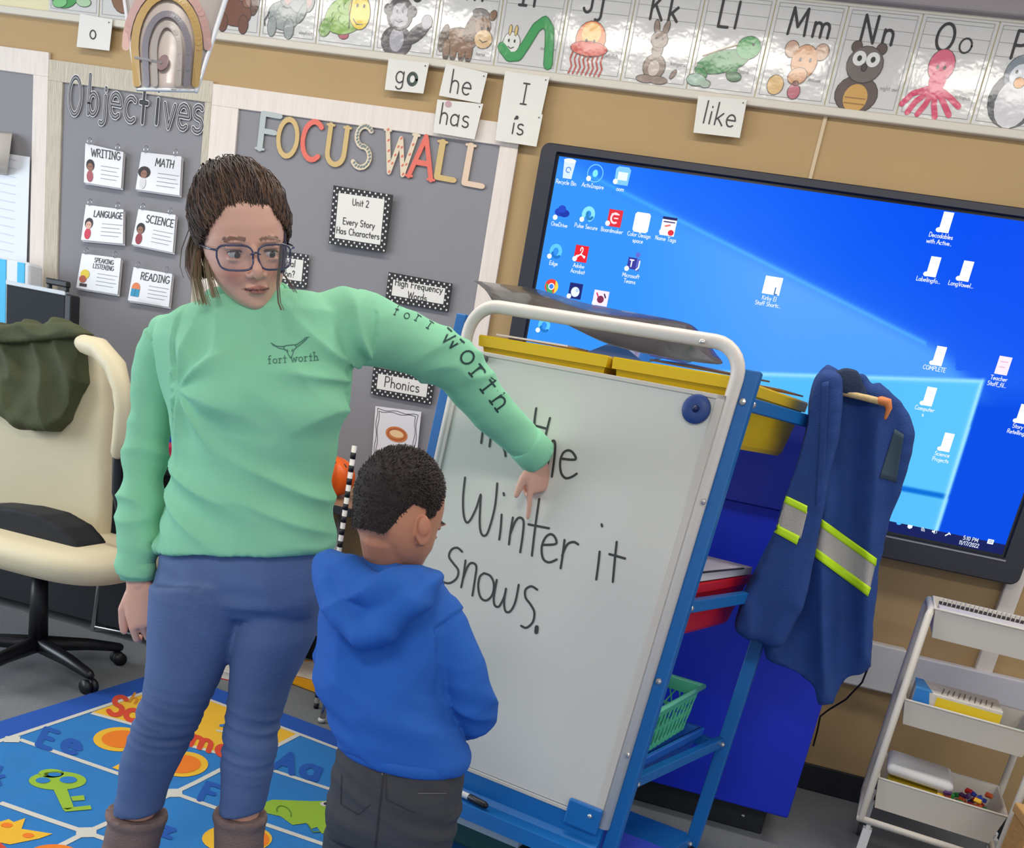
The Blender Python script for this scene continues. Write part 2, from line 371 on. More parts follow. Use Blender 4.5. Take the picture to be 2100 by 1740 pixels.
# ================================================================== ALPHABET CARDS
CARDW = .0654*WY; CX0 = PY(1712, 130, WY-.02).x      # left edge of N
ink = mat((48, 44, 46), .5); gline = mat((150, 146, 140), .6)
def mm(*c): return mat(c, .45, .35, 7, coat=.8, coatr=.12)
def anim(b, fr, kind):
    E_ = lambda cx, cz, rx, rz, c, h=.001, rot=0, ol=True: ((ngon(b, fr, cx, cz, rx+.0022, rz+.0022, mm(*[int(v*.45) for v in c]), h-.0002, rot, 18) if ol else None), ngon(b, fr, cx, cz, rx, rz, mm(*c), h, rot, 18))
    L = lambda pts, w, c, h=.0022: stroke(b, fr, pts, w, mm(*c), h)
    K = (40, 36, 38)
    if kind == 'A':
        E_(.07, .05, .055, .035, (60, 150, 70), .001, 10); E_(.12, .09, .03, .025, (80, 170, 90), .0014); E_(.15, .04, .03, .014, (170, 200, 160), .0016); E_(.05, .03, .03, .015, (120, 190, 120), .0018, 10)
    if kind == 'B':
        E_(.1, .07, .05, .05, (130, 90, 60)); E_(.1, .125, .035, .03, (140, 98, 66), .0014); E_(.072, .15, .012, .012, (130, 90, 60), .0012); E_(.128, .15, .012, .012, (130, 90, 60), .0012)
    if kind == 'C':
        E_(.11, .08, .06, .04, (222, 150, 80)); E_(.06, .12, .032, .03, (228, 160, 90), .0014); E_(.05, .04, .012, .03, (222, 150, 80), .0012); E_(.15, .04, .012, .03, (222, 150, 80), .0012)
    if kind == 'D':
        E_(.115, .062, .062, .04, (112, 62, 38)); E_(.17, .125, .03, .045, (120, 68, 42), .0012, -20); E_(.19, .1, .014, .04, (88, 48, 32), .0016, -10)
        E_(.07, .03, .018, .028, (105, 58, 36), .0012); E_(.15, .03, .018, .028, (105, 58, 36), .0014); E_(.15, .17, .03, .018, (120, 70, 44), .0018); E_(.1, .13, .04, .028, (236, 230, 224), .002, 10, False)
    if kind == 'E':
        g = (140, 146, 142); E_(.085, .07, .058, .042, g, .001, -5); E_(.045, .035, .016, .03, g, .0012); E_(.11, .033, .018, .03, g, .0012)
        E_(.14, .12, .036, .036, (150, 156, 152), .0016); E_(.095, .125, .026, .03, (134, 138, 136), .0014, 15); E_(.095, .125, .015, .02, (188, 150, 148), .0017, 15, False)
        E_(.178, .12, .018, .03, (134, 138, 136), .0018, -10); E_(.178, .12, .01, .02, (188, 150, 148), .002, -10, False); E_(.155, .085, .012, .034, g, .002, -25)
        L([(.03, .075), (.015, .05), (.018, .035)], .004, K); ngon(b, fr, .135, .128, .004, .005, mm(*K), .0024); ngon(b, fr, .155, .128, .004, .005, mm(*K), .0024); L([(.05, .02), (.13, .018)], .003, (120, 118, 110), .0008)
    if kind == 'F':
        E_(.105, .095, .082, .055, (128, 168, 60), .001, 22); E_(.15, .108, .038, .052, (232, 198, 50), .0014, 10)
        E_(.105, .155, .022, .016, (150, 60, 80), .0008, 40); E_(.03, .05, .02, .028, (110, 150, 60), .0012, -25); E_(.1, .035, .018, .012, (170, 80, 90), .0008)
        L([(.12, .145), (.115, .1), (.118, .055)], .003, K); L([(.13, .085), (.145, .07), (.165, .072)], .003, K); ngon(b, fr, .14, .125, .004, .006, mm(*K), .002); ngon(b, fr, .165, .125, .004, .006, mm(*K), .002)
        for x, z in ((.06, .09), (.08, .11), (.085, .08), (.06, .07), (.1, .12)): L(arc(x, z, .01, .01, 120, 260, 4), .002, (70, 110, 40))
    if kind == 'G':
        k = (66, 56, 62); g = (158, 154, 162); E_(.08, .035, .055, .045, k); E_(.15, .065, .05, .02, k, .0012, 40); E_(.18, .1, .018, .02, g, .0016)
        E_(.08, .04, .026, .036, g, .0016, 0, False); E_(.08, .115, .045, .048, k, .0018); E_(.035, .125, .012, .014, k, .0016); E_(.125, .125, .012, .014, k, .0016)
        E_(.08, .122, .027, .024, g, .002, 0, False); E_(.08, .098, .032, .022, g, .0021, 0, False); E_(.08, .165, .008, .014, k, .0016)
        for x in (.07, .09): ngon(b, fr, x, .122, .003, .005, mm(*K), .0026)
        L([(.068, .094), (.08, .09), (.092, .094)], .0025, K, .0026)
    if kind == 'H':
        br = (128, 92, 64); E_(.085, .06, .06, .034, br); E_(.03, .06, .014, .04, (92, 70, 52), .0012, -10)
        for x in (.045, .07, .1, .125): E_(x, .028, .011, .03, br, .0012); ngon(b, fr, x, .006, .01, .006, mm(70, 50, 40), .0016)
        E_(.13, .1, .026, .045, (104, 74, 54), .0014, -25); E_(.16, .105, .026, .03, br, .0018); E_(.168, .07, .03, .026, (216, 178, 130), .002)
        E_(.15, .14, .03, .014, (120, 112, 108), .0019, -10); E_(.19, .14, .01, .014, br, .0018, -20); L([(.155, .068), (.168, .06), (.182, .066)], .0025, K, .0026)
        for x in (.157, .178): ngon(b, fr, x, .1, .004, .005, mm(*K), .0026)
    if kind == 'I':
        g = (50, 150, 78); E_(.05, .07, .028, .03, (226, 224, 214), .0012)
        L([(.02, .055), (.05, .03), (.08, .035), (.1, .07), (.125, .12), (.15, .14), (.17, .12), (.178, .08), (.185, .02)], .032, (36, 110, 54), .001); L([(.02, .055), (.05, .03), (.08, .035), (.1, .07), (.125, .12), (.15, .14), (.17, .12), (.178, .08), (.185, .02)], .026, g, .0014)
        for x in (.04, .06): E_(x, .105, .004, .014, (220, 190, 120), .0016); ngon(b, fr, x, .075, .003, .005, mm(*K), .002)
        L([(.04, .058), (.05, .053), (.06, .058)], .0025, K, .002)
    if kind == 'J':
        E_(.095, .105, .048, .05, (226, 120, 60)); E_(.095, .12, .032, .032, (240, 180, 90), .0014, 0, False); E_(.095, .078, .06, .02, (204, 70, 50), .0018)
        for i in range(8): x = .045+i*.0145; L([(x, .07), (x-.006, .045), (x+.003, .025), (x-.004, .004)], .005, (180, 60, 50), .0012)
        for x in (.082, .108): ngon(b, fr, x, .1, .004, .005, mm(*K), .002)
    if kind == 'K':
        g = (138, 116, 102); E_(.1, .05, .035, .034, g); E_(.1, .1, .016, .03, g, .0012); E_(.1, .125, .026, .022, g, .0016); E_(.085, .158, .008, .02, g, .0014, 12); E_(.115, .158, .008, .02, g, .0014, -12)
        E_(.1, .045, .018, .022, (196, 180, 166), .0016, 0, False); E_(.08, .014, .03, .01, g, .0018); E_(.12, .014, .03, .01, g, .0018); E_(.165, .035, .014, .006, g, .0008, 60)
        for x in (.09, .11): ngon(b, fr, x, .128, .003, .004, mm(*K), .002)
    if kind == 'L':
        g = (44, 128, 60); E_(.095, .085, .08, .03, g, .001, 16); E_(.165, .13, .036, .03, (52, 150, 72), .0014, 10); L([(.03, .095), (.09, .12), (.13, .135)], .003, (150, 120, 60), .0018)
        E_(.035, .05, .022, .012, g, .0014, -30); E_(.13, .06, .018, .01, g, .0014, 40); E_(.025, .028, .03, .016, (150, 178, 158), .0016); E_(.055, .02, .016, .01, (150, 170, 150), .0016); E_(.14, .048, .022, .012, (92, 128, 92), .0016)
        ngon(b, fr, .178, .14, .004, .005, mm(*K), .002)
    if kind == 'M':
        E_(.125, .11, .038, .045, (206, 146, 96)); E_(.08, .14, .02, .022, (196, 156, 130), .0008, 20); E_(.17, .14, .02, .022, (196, 156, 130), .0008, -20); E_(.115, .07, .028, .022, (206, 150, 104), .0014, 20)
        E_(.055, .04, .024, .026, (216, 176, 112), .0014); E_(.115, .028, .018, .02, (186, 96, 110), .0012); E_(.115, .05, .008, .006, (130, 70, 60), .0018)
        for x in (.112, .142): ngon(b, fr, x, .115, .004, .006, mm(*K), .002)
    if kind == 'N':
        k = (92, 76, 68); E_(.085, .04, .062, .05, k); E_(.085, .03, .036, .038, (204, 156, 80), .0014, 0, False); E_(.088, .12, .052, .048, (108, 98, 92), .0018); E_(.052, .165, .014, .014, k, .0016, 20); E_(.125, .165, .014, .014, k, .0016, -20)
        E_(.068, .135, .02, .02, (224, 222, 216), .002, 0, False); E_(.108, .135, .02, .02, (224, 222, 216), .002, 0, False)
        for x in (.068, .108): ngon(b, fr, x, .135, .007, .008, mm(*K), .0024)
        E_(.088, .112, .007, .009, (70, 62, 60), .0026); L([(.055, .03), (.115, .03)], .003, (150, 110, 60), .002); L([(.055, .015), (.115, .015)], .003, (150, 110, 60), .002)
    if kind == 'O':
        g = (208, 44, 92); E_(.09, .14, .036, .042, (218, 92, 122)); E_(.09, .1, .024, .03, g, .0014, 0, False)
        for x1, z1, x2, z2 in ((.03, .06, .008, .03), (.045, .04, .03, .01), (.075, .035, .06, .008), (.1, .035, .112, .006), (.125, .045, .15, .015), (.14, .06, .17, .04)): L([(.09, .085), (x1, z1), (x2, z2)], .016, g, .0012)
        for x in (.08, .1): ngon(b, fr, x, .135, .004, .006, mm(*K), .002)
    if kind == 'P':
        E_(.1, .075, .07, .075, (60, 62, 70)); E_(.1, .14, .046, .05, (120, 130, 140), .0012); E_(.1, .065, .05, .066, (206, 202, 204), .0016, 0, False); E_(.1, .135, .032, .032, (214, 216, 220), .0018, 0, False)
        E_(.1, .118, .014, .013, (214, 140, 50), .0022)
        for x in (.085, .115): ngon(b, fr, x, .145, .004, .005, mm(*K), .0024)
kinds = {'A': 'green alligator', 'B': 'brown bear', 'C': 'ginger cat', 'D': 'brown dog', 'E': 'grey elephant', 'F': 'green and yellow fish', 'G': 'dark waving gorilla', 'H': 'brown horse', 'I': 'green inchworm', 'J': 'orange jellyfish', 'K': 'small brown kangaroo', 'L': 'green lizard', 'M': 'orange-brown mouse', 'N': 'dark owl with yellow belly', 'O': 'pink octopus', 'P': 'grey and white penguin'}
for i, ch in enumerate('ABCDEFGHIJKLMNOP'):
    x0 = CX0+(i-13)*CARDW
    y = WY-.0135
    fr = Fr((x0, y, 2.366), (KS, 0, 0), (0, 0, KS), (0, -1, 0))
    cr = root('alphabet_card', (x0+CARDW/2, y, 2.366), 'laminated alphabet card %s%s with a %s on the display rail' % (ch, ch.lower(), kinds[ch]), 'alphabet card', 'alphabet cards on the display rail')
    b = MB(); lam = mat((206, 203, 199), .35, .35, 7, coat=1, coatr=.10)
    # slightly wavy laminated sheet
    W, Hh = CARDW/KS-.004, .266; nx, nzq = 8, 8; vs = []; fs = []
    for q in range(nzq+1):
        for k in range(nx+1):
            u, v_ = k/nx, q/nzq; h = .0015+.0*noise.noise(V((u*2+i*3.1, v_*2, 0)))
            vs.append(fr(.002+u*W, v_*Hh, h))
    for q in range(nzq):
        for k in range(nx): a = q*(nx+1)+k; fs.append([a, a+1, a+nx+2, a+nx+1])
    b.add(vs, fs, lam); b.build('sheet', cr, smooth=True)
    f2 = Fr(fr(0, 0, .002), fr.ex, fr.ez, fr.n)
    b = MB(); stroke(b, f2, [(.012, .01), (.204, .01), (.204, .258), (.012, .258), (.012, .01)], .0013, gline, .0004)
    for z in (.258, .225, .19): stroke(b, f2, [(.012, z-.01), (.204, z-.01)], .001, gline, .0004)
    if ch in 'ABCDEFGHIJKLMNOP': text(b, f2, {'A': 'alligator', 'B': 'bear', 'C': 'cat', 'D': 'dog', 'E': 'elephant', 'F': 'fish', 'G': 'gorilla', 'H': 'horse', 'I': 'inchworm', 'J': 'jellyfish', 'K': 'kangaroo', 'L': 'lizard', 'M': 'mouse', 'N': 'night owl', 'O': 'octopus', 'P': 'penguin'}[ch], .15, .022 if ch in 'EDH' else .06, .011, .0012, gline, .0004)
    b.build('ruled_lines', cr)
    b = MB(); fl = Fr(f2(0, 0, 0), f2.ex, f2.ez, f2.n)
    xx = text(b, fl, ch, .05, .178, .07, .008, ink, .0006); text(b, fl, ch.lower(), xx+.008, .178, .07, .008 if ch not in 'Oo' else .005, ink, .0006); b.build('letters', cr)
    b = MB(); anim(b, f2, ch); b.build('animal_picture', cr)

# ================================================================== WORD CARDS UNDER THE RAIL
m_card = mat((224, 220, 211), .6, var=.02); m_ink = mat((52, 50, 50), .5)
def quadcard(corners, Y, th=.0015, m=m_card):
    b = MB(); b.poly([PY(x, y, Y) for x, y in corners], m, V((0, th, 0))); return b
def pfr(px, py, Y, slope=0):
    """frame in pixels at local scale: x right along wall, z up, origin at pixel"""
    p = PY(px, py, Y); c, s = math.cos(slope), math.sin(slope)
    return Fr(p, (c*KS, 0, s*KS), (-s*KS, 0, c*KS), (0, -1, 0))
WC = [('go', [(797, 120), (880, 129), (868, 192), (789, 184)], 832, 172, .062, 'go', (0, 0), 'paper word card reading go hanging from the rail'),
      ('he', [(915, 130), (1000, 150), (985, 212), (900, 196)], 944, 193, .068, 'he', (0, 0), 'tilted paper word card reading he above the has card'),
      ('has', [(897, 204), (991, 213), (973, 286), (888, 272)], 931, 258, .062, 'has', (0, 0), 'paper word card reading has below the he card'),
      ('I', [(1036, 146), (1127, 158), (1110, 236), (1024, 226)], 1074, 214, .06, 'I', (0, 0), 'paper word card reading capital I above the is card'),
      ('is', [(1024, 222), (1113, 235), (1100, 301), (1016, 288)], 1061, 276, .058, 'is', (0, 0), 'paper word card reading is below the I card'),
      ('like', [(1432, 196), (1532, 205), (1517, 283), (1422, 272)], 1474, 257, .062, 'like', (0, 0), 'single paper word card reading like above the big display'),
      ('a', [(164, 28), (231, 40), (224, 104), (157, 96)], 191, 80, .05, 'o', (0, 0), 'small paper card with a ring drawn on it below the alligator card')]
for n_, cs, tx, ty, Hh, s, _, lab in WC:
    Y = WY-.03 - (.004 if n_ in ('is', 'he') else 0)
    p = PY(cs[0][0], cs[0][1], Y); r_ = root('word_card', p, lab, 'word card', 'word cards hanging below the alphabet')
    quadcard(cs, Y).build('sheet', r_)
    b = MB(); f_ = pfr(tx, ty, Y, -.02); f_.o = f_.o+V((0, -.0006, 0))
    text(b, f_, s, 0, 0, Hh, .0045, m_ink, .0004, align='c')
    if n_ == 'go': text(b, f_, 'o', .003, 0, Hh, .011, mat((60, 84, 70), .5), .0002)
    if n_ == 'has': ngon(b, f_, -.032, Hh*.98, .012, .01, mat((190, 150, 158), .5), .0002)
    if n_ == 'is': ngon(b, f_, -.012, Hh*.84, .006, .006, m_ink, .0006)
    b.build('lettering', r_)
    c = cs[1]; b = MB(); q = PY(c[0]-8, c[1]+6, Y-.002); b.ell(q, .0022, .002, .0022, mat((70, 70, 75), .3, metal=1), nu=8, nv=5); b.build('pin', r_)

# ================================================================== BULLETIN BOARDS
m_paper = mat((137, 135, 139), .85, .1, 6, var=.03, vscale=2)
def board(name, label, inner, outer, mborder, roughb, segs=True, stripes=True):
    """inner/outer: (x0,z0,x1,z1) wall metres"""
    Y = WY-.006; ix0, iz0, ix1, iz1 = inner; ox0, oz0, ox1, oz1 = outer
    r_ = root('bulletin_board', ((ix0+ix1)/2, WY, iz0), label, 'bulletin board')
    b = MB(); nx, nzq = 24, 24; vs = []; fs = []
    for q in range(nzq+1):
        for k in range(nx+1):
            x = ix0+(ix1-ix0)*k/nx; z = iz0+(iz1-iz0)*q/nzq; e = min(k, nx-k, q, nzq-q)
            vs.append((x, Y-.004*max(0, noise.noise(V((x*3, z*3, 5))))*(1 if e > 0 else 0), z))
    for q in range(nzq):
        for k in range(nx): a = q*(nx+1)+k; fs.append([a, a+1, a+nx+2, a+nx+1])
    b.add(vs, fs, m_paper); b.build('backing_paper', r_, smooth=True)
    for lo, hi in (((ox0, iz1), (ox1, oz1)), ((ox0, oz0), (ix0, iz1)), ((ix1, oz0), (ox1, iz1))):
        if hi[0]-lo[0] < .01 or hi[1]-lo[1] < .01: continue
        b = MB(); b.bevbox((lo[0], Y-.008, lo[1]), (hi[0], WY-.001, hi[1]), .002, mborder); b.build('border_strip', r_)
    return r_
m_white_b = mat((226, 214, 204), .8, .15, 60, var=.05, vscale=30, stretch=(3, 1, .3))
m_twig = mat((196, 186, 168), .85, .5, 50, var=.16, vscale=60, stretch=(4, 1, .25))
m_twigh = m_twig
def WB(x0, y0, x1, y1, zb=.8): a, c = PY(x0, y0, WY), PY(x1, y1, WY); return (a.x, zb, c.x, (a.z+c.z)/2)
foc = board('focus', 'grey paper bulletin board headed FOCUS WALL with white border', WB(493, 223, 1027, 303), WB(441, 173, 1072, 260), m_white_b, 0)
obj_ = board('obj', 'narrow grey bulletin board headed Objectives with woven beige border', WB(133, 170, 424, 213), WB(105, 120, 441, 173), m_twig, 0)
lef = board('left', 'grey bulletin board cut by the left edge of view', WB(-600, 60, 73, 158), WB(-650, 5, 105, 115), m_white_b, 0)
# heading FOCUS WALL : thick serif cut-out letters
hd = root('heading_letters', PY(750, 330, WY-.012), 'multicoloured cut-out letters spelling FOCUS WALL', 'lettering')
pal = {'g': (178, 184, 182), 'y': (206, 176, 118), 'r': (226, 112, 96), 'w': (222, 204, 178), 'p': (224, 196, 170)}
FL = [('F', 525, 304, 'g', 48, 64), ('O', 563, 316, 'y', 50, 66), ('C', 612, 323, 'r', 48, 68), ('U', 662, 333, 'y', 50, 68), ('S', 716, 340, 'w', 46, 74), ('W', 781, 350, 'w', 64, 72), ('A', 836, 360, 'r', 52, 72), ('L', 888, 362, 'y', 46, 62), ('L', 944, 374, 'p', 48, 66)]
for k, (c, px, py, cc, wpx, hpx) in enumerate(FL):
    f_ = pfr(px, py, WY-.013, -.03); f_.n = V((0, -1, 0)); pm = .00178; b = MB(); Hh = hpx*pm; sx = wpx*pm/(G[c][0]*Hh)
    f_.ex = f_.ex*sx
    adv, ls = glyph_lines(c, .1 if c not in 'OCS' else 0)
    base = mat(pal[cc], .7)
    for j, l in enumerate(ls): stroke(b, f_, [(p[0]*Hh, p[1]*Hh) for p in l], (.017 if (j < len(G[c][1])) else .008), base, .001, -.003)
    if c in 'OC': stroke(b, f_, [(p[0]*Hh, p[1]*Hh) for p in arc(.41-.3, .5, .03, .3, 90, 270, 6)], .012, base, .0012, -.003)
    if c in 'SW':
        rc = mat((214, 120, 100), .7)
        for l in G[c][1][0:1]:
            pts = fine(l, 3 if c == 'S' else 8)
            for q in range(0, len(pts)-1, 2): stroke(b, f_, [(pts[q][0]*Hh, pts[q][1]*Hh), (pts[q][0]*Hh+.003, pts[q][1]*Hh+.003)], .007, rc if c == 'W' else mat((120, 130, 126), .7), .0016)
    b.build('letter', hd)
# Objectives heading: outlined letters
ho = root('heading_letters', PY(280, 250, WY-.012), 'black and white outlined letters spelling Objectives', 'lettering')
OL = [('O', 138, 232, 62), ('b', 177, 232, 64), ('j', 208, 234, 56), ('e', 222, 238, 58), ('c', 252, 246, 58), ('t', 284, 250, 60), ('i', 315, 252, 58), ('v', 333, 260, 56), ('e', 360, 262, 58), ('s', 390, 268, 62)]
for c, px, py, hpx in OL:
    f_ = pfr(px, py, WY-.013, -.03); Hh = hpx*.00198*(1.0 if c in 'Objt' else 1.25); b = MB(); f_.ex = f_.ex*.72*(.85 if c == 'O' else 1)
    for wd, m_, h in ((.021, mat((226, 222, 220), .6), .001), (.0155, mat((34, 32, 34), .5), .0016), (.0065 if c not in 'ti' else .0005, mat((142, 138, 142), .6), .0022)):
        for l in G[c][1]: stroke(b, f_, [(p[0]*Hh, p[1]*Hh) for p in l], wd, m_, h)
    b.build('letter', ho)
# Objective cards
def face_icon(b, f_, kind):
    sk = mat((150, 104, 84), .6); hr = mat((44, 34, 34), .6)
    if kind in ('WRITING', 'SCIENCE', 'LANGUAGE', 'MATH'):
        shirt = {'WRITING': (170, 84, 92), 'MATH': (216, 214, 214), 'LANGUAGE': (206, 50, 76), 'SCIENCE': (150, 52, 62)}[kind]
        ngon(b, f_, .026, .024, .014, .02, mat(shirt, .6), .0012); ngon(b, f_, .026, .062, .018 if kind != 'MATH' else .026, .02, hr, .001); ngon(b, f_, .026, .055, .013, .014, sk if kind != 'LANGUAGE' else mat((222, 170, 150), .6), .0014)
        for x in (.021, .031): ngon(b, f_, x, .057, .0016, .002, hr, .0018)
    elif kind == 'READING':
        ngon(b, f_, .026, .05, .018, .02, mat((228, 130, 80), .6), .0012); rect(b, f_, .008, .018, .044, .046, mat((40, 150, 190), .6), .0014); rect(b, f_, .025, .018, .027, .046, mat((20, 90, 120), .6), .0016)
    else:
        ngon(b, f_, .03, .055, .02, .018, mat((232, 206, 60), .6), .0012); ngon(b, f_, .024, .036, .016, .014, mat((180, 90, 60), .6), .0014); rect(b, f_, .014, .008, .046, .02, mat((60, 46, 50), .6), .0013)
OC = [('WRITING', [(175, 294), (253, 312), (248, 386), (172, 374)], 'top left'), ('MATH', [(290, 312), (372, 321), (368, 401), (278, 388)], 'top right'),
      ('LANGUAGE', [(176, 420), (253, 430), (252, 500), (166, 492)], 'middle left'), ('SCIENCE', [(284, 429), (360, 441), (354, 518), (270, 501)], 'middle right'),
      ('SPEAKING', [(168, 520), (248, 530), (241, 604), (156, 590)], 'bottom left'), ('READING', [(274, 548), (353, 562), (346, 630), (262, 616)], 'bottom right')]
m_ring = mat((190, 190, 196), .25, metal=1)
for s, cs, pos in OC:
    Y = WY-.03; p0 = PY(*cs[0], Y)
    r_ = root('subject_card', p0, 'white %s card on two rings, %s of the Objectives board' % ('speaking and listening' if s == 'SPEAKING' else s.lower(), pos), 'card', 'subject cards on the Objectives board')
    for q in range(3): quadcard([(x+q*2, y+q*2) for x, y in cs], Y+.003+q*.004, .0012, mat((216, 214, 216), .5, coat=.3)).build('sheet', r_)
    quadcard(cs, Y, .0012, mat((220, 218, 220), .45, coat=.4)).build('sheet', r_)
    p3 = PY(*cs[3], Y); p2 = PY(*cs[2], Y); p1 = PY(*cs[1], Y)
    ex = (p2-p3).normalized()*KS; ez = (p0-p3).normalized()*KS; W_ = (p2-p3).length/KS; H_ = (p0-p3).length/KS
    f_ = Fr(p3+V((0, -.0004, 0)), ex, ez, (0, -1, 0)); b = MB()
    if s == 'SPEAKING':
        text(b, f_, 'SPEAKING', W_*.55, H_-.024, .016, .0025, ink, .0006, align='c', sp=.02); text(b, f_, 'LISTENING', W_*.56, H_-.046, .016, .0025, ink, .0006, align='c', sp=.02)
    else: text(b, f_, s, W_*.56, H_-.04, .026 if len(s) < 8 else .022, .0036, ink, .0006, align='c', sp=.02)
    for q in range(4): stroke(b, f_, [(W_*.45, .065-q*.014), (W_*(.92-.05*(q % 2)), .065-q*.014)], .002, mat((150, 148, 152), .6), .0006)
    b.build('lettering', r_)
    b = MB(); face_icon(b, f_, s); b.build('picture', r_)
    for t in (.12, .86):
        c = p0.lerp(p1, t)+V((0, -.002, .008)); b = MB(); b.tube([c+V((.003*math.sin(a), .011*math.cos(a), .013*math.sin(a)+.003)) for a in [k*math.pi/6 for k in range(13)]], .0013, m_ring, 6, False); b.build('ring', r_)
# Polka-dot framed cards
def polka(cs, lines, H, label, w_=.1, yoff=.02, lw=.0032, inner=.14, pic=None, name='label_card', group='polka dot framed cards on the FOCUS WALL'):
    Y = WY-yoff; p0, p1, p2, p3 = [PY(*c, Y) for c in cs]
    r_ = root(name, p3, label, 'card', group)
    ex = (p2-p3).normalized()*KS; ez = (p0-p3).normalized()*KS; W_ = (p2-p3).length/KS; H_ = (p0-p3).length/KS; bw = .022
    f_ = Fr(p3+V((0, 0, 0)), ex, ez, (0, -1, 0)); b = MB(); b.poly([p3, p2, p1, p0], mat((30, 28, 30), .5), V((0, .002, 0))); b.build('border', r_)
    b = MB(); rect(b, f_, bw, bw, W_-bw, H_-bw, mat((226, 222, 214), .55), .001, V((0, .0008, 0))); b.build('sheet', r_)
    b = MB(); wd = mat((220, 220, 216), .5); st = .0105
    for a in range(int(W_/st)+1):
        for c in range(int(H_/st)+1):
            x, z = (a+.5)*st, (c+.5)*st
            if (a+c) % 2 or x > W_-.003 or z > H_-.003: continue
            if bw-.002 < x < W_-bw+.002 and bw-.002 < z < H_-bw+.002: continue
            ngon(b, f_, x, z, .0036, .0036, wd, .0008, n=6)
    o = b.build('dots', r_)
    b = MB()
    for k, l in enumerate(lines): text(b, f_, l, W_*.5, H_*.5+((len(lines)-1)/2-k)*H*1.55-H*.4, H, lw, ink, .0018, align='c', sp=.04)
    b.build('lettering', r_); return r_, f_, W_, H_
polka([(684, 380), (806, 400), (790, 518), (674, 500)], ['Unit 2', '', 'Every Story', 'Has Characters'], .021, 'square polka dot framed card reading Unit 2 Every Story Has Characters', yoff=.03, lw=.0028)
polka([(797, 558), (928, 582), (919, 640), (790, 617)], ['High Frequency', 'Words'], .023, 'polka dot framed card reading High Frequency Words', lw=.003)
polka([(766, 752), (892, 778), (884, 830), (760, 808)], ['Phonics'], .036, 'polka dot framed card reading Phonics', lw=.0035)
polka([(530, 508), (633, 523), (628, 592), (524, 577)], ['Essential', 'Question?'], .023, 'polka dot framed card half hidden behind the woman\'s neck', lw=.003)
# pie picture card
Y = WY-.02; cs = [(770, 833), (864, 845), (852, 960), (762, 945)]; p0, p1, p2, p3 = [PY(*c, Y) for c in cs]
r_ = root('picture_card', p3, 'white picture card with an orange drawn mouth below the Phonics card', 'card')
quadcard(cs, Y, .002, mat((226, 222, 224), .55)).build('sheet', r_); f_ = Fr(p3, (p2-p3).normalized(), (p0-p3).normalized(), (0, -1, 0)); b = MB(); W_, H_ = (p2-p3).length, (p0-p3).length
for off in (.01, .017):
    pts = []
    for k in range(41):
        t = k/40*4; s_ = int(min(3, t)); u = t-s_; wv = .003*math.sin(t*math.pi*4+off*200)
        x, z = [(off+wv, off+u*(H_-2*off)), (off+u*(W_-2*off), H_-off+wv), (W_-off+wv, H_-off-u*(H_-2*off)), (W_-off-u*(W_-2*off), off+wv)][s_]; pts.append((x, z))
    stroke(b, f_, pts, .0022, ink, .0006)
b.build('scalloped_frame', r_)
b = MB(); cx, cz = W_*.52, H_*.55
ngon(b, f_, cx, cz, .048, .03, mat((206, 120, 56), .6), .001, -5, 20); ngon(b, f_, cx, cz+.002, .03, .014, mat((236, 200, 150), .6), .0014, -5, 16); stroke(b, f_, arc(cx, cz, .038, .022, 0, 360, 16), .005, mat((170, 86, 40), .6), .0012)
b.build('picture', r_)
b = MB(); text(b, f_, 'l-p', W_*.5, .03, .024, .003, ink, .0008, align='c'); b.build('lettering', r_)
# left-hand charts
r_ = root('wall_chart', PY(60, 320, WY-.02), 'white lined chart pinned at far left edge', 'chart')
quadcard([(-90, 300), (61, 322), (54, 545), (-100, 530)], WY-.02, .002, mat((222, 226, 232), .6)).build('sheet', r_)
b = MB(); f_ = pfr(-60, 520, WY-.0215, -.03)
for k in range(12): stroke(b, f_, [(0, .04+k*.03), (.2, .04+k*.03)], .0014, mat((176, 186, 200), .6))
b.build('lines', r_)
r_ = root('flip_pad', PY(10, 300, WY-.06), 'curled white paper pad above the far left chart', 'paper')
b = MB(); fs = []; rings = [[PY(-90, y+(-.6*0), WY-.02-dy)+V((0, 0, 0)) for dy, y in ((0, 262), (.03, 268), (.05, 300), (.045, 330), (.02, 345), (.0, 350))], [PY(25 - (y-262)*.12, y+10, WY-.02-dy) for dy, y in ((0, 262), (.03, 268), (.05, 300), (.045, 330), (.02, 345), (.0, 350))]]
b.loft(rings, mat((226, 220, 214), .7), closed=True); b.build('sheet', r_, smooth=True)
# ================================================================== INTERACTIVE DISPLAY
TY = WY-.09
def T(px, py): p = PY(px, py, TY); return (p.x, p.z)
tx0, tz1 = T(1112, 290); tx1, tz0 = T(2087, 1203)
sx0, sz1 = T(1146, 319); sx1, sz0 = T(2056, 1139)
tv = root('interactive_display', ((tx0+tx1)/2, TY, tz0), 'large wall-mounted touch display showing a blue desktop of icons', 'display')
m_bez = mat((38, 40, 50), .42)
b = MB()
def rr(x0, z0, x1, z1, r, y):
    o = []
    for cx, cz, a0 in ((x1-r, z1-r, 0), (x0+r, z1-r, 90), (x0+r, z0+r, 180), (x1-r, z0+r, 270)):
        for k in range(6): a = math.radians(a0+18*k); o.append(V((cx+r*math.cos(a), y, cz+r*math.sin(a))))
    return o
ins = .012
rings = [rr(tx0, tz0, tx1, tz1, .03, WY-.02), rr(tx0, tz0, tx1, tz1, .03, TY+.004), rr(tx0+.004, tz0+.004, tx1-.004, tz1-.004, .027, TY),
         rr(sx0-ins, sz0-ins, sx1+ins, sz1+ins, .006, TY-.0), rr(sx0-ins+.004, sz0-ins+.004, sx1+ins-.004, sz1+ins-.004, .004, TY+.012)]
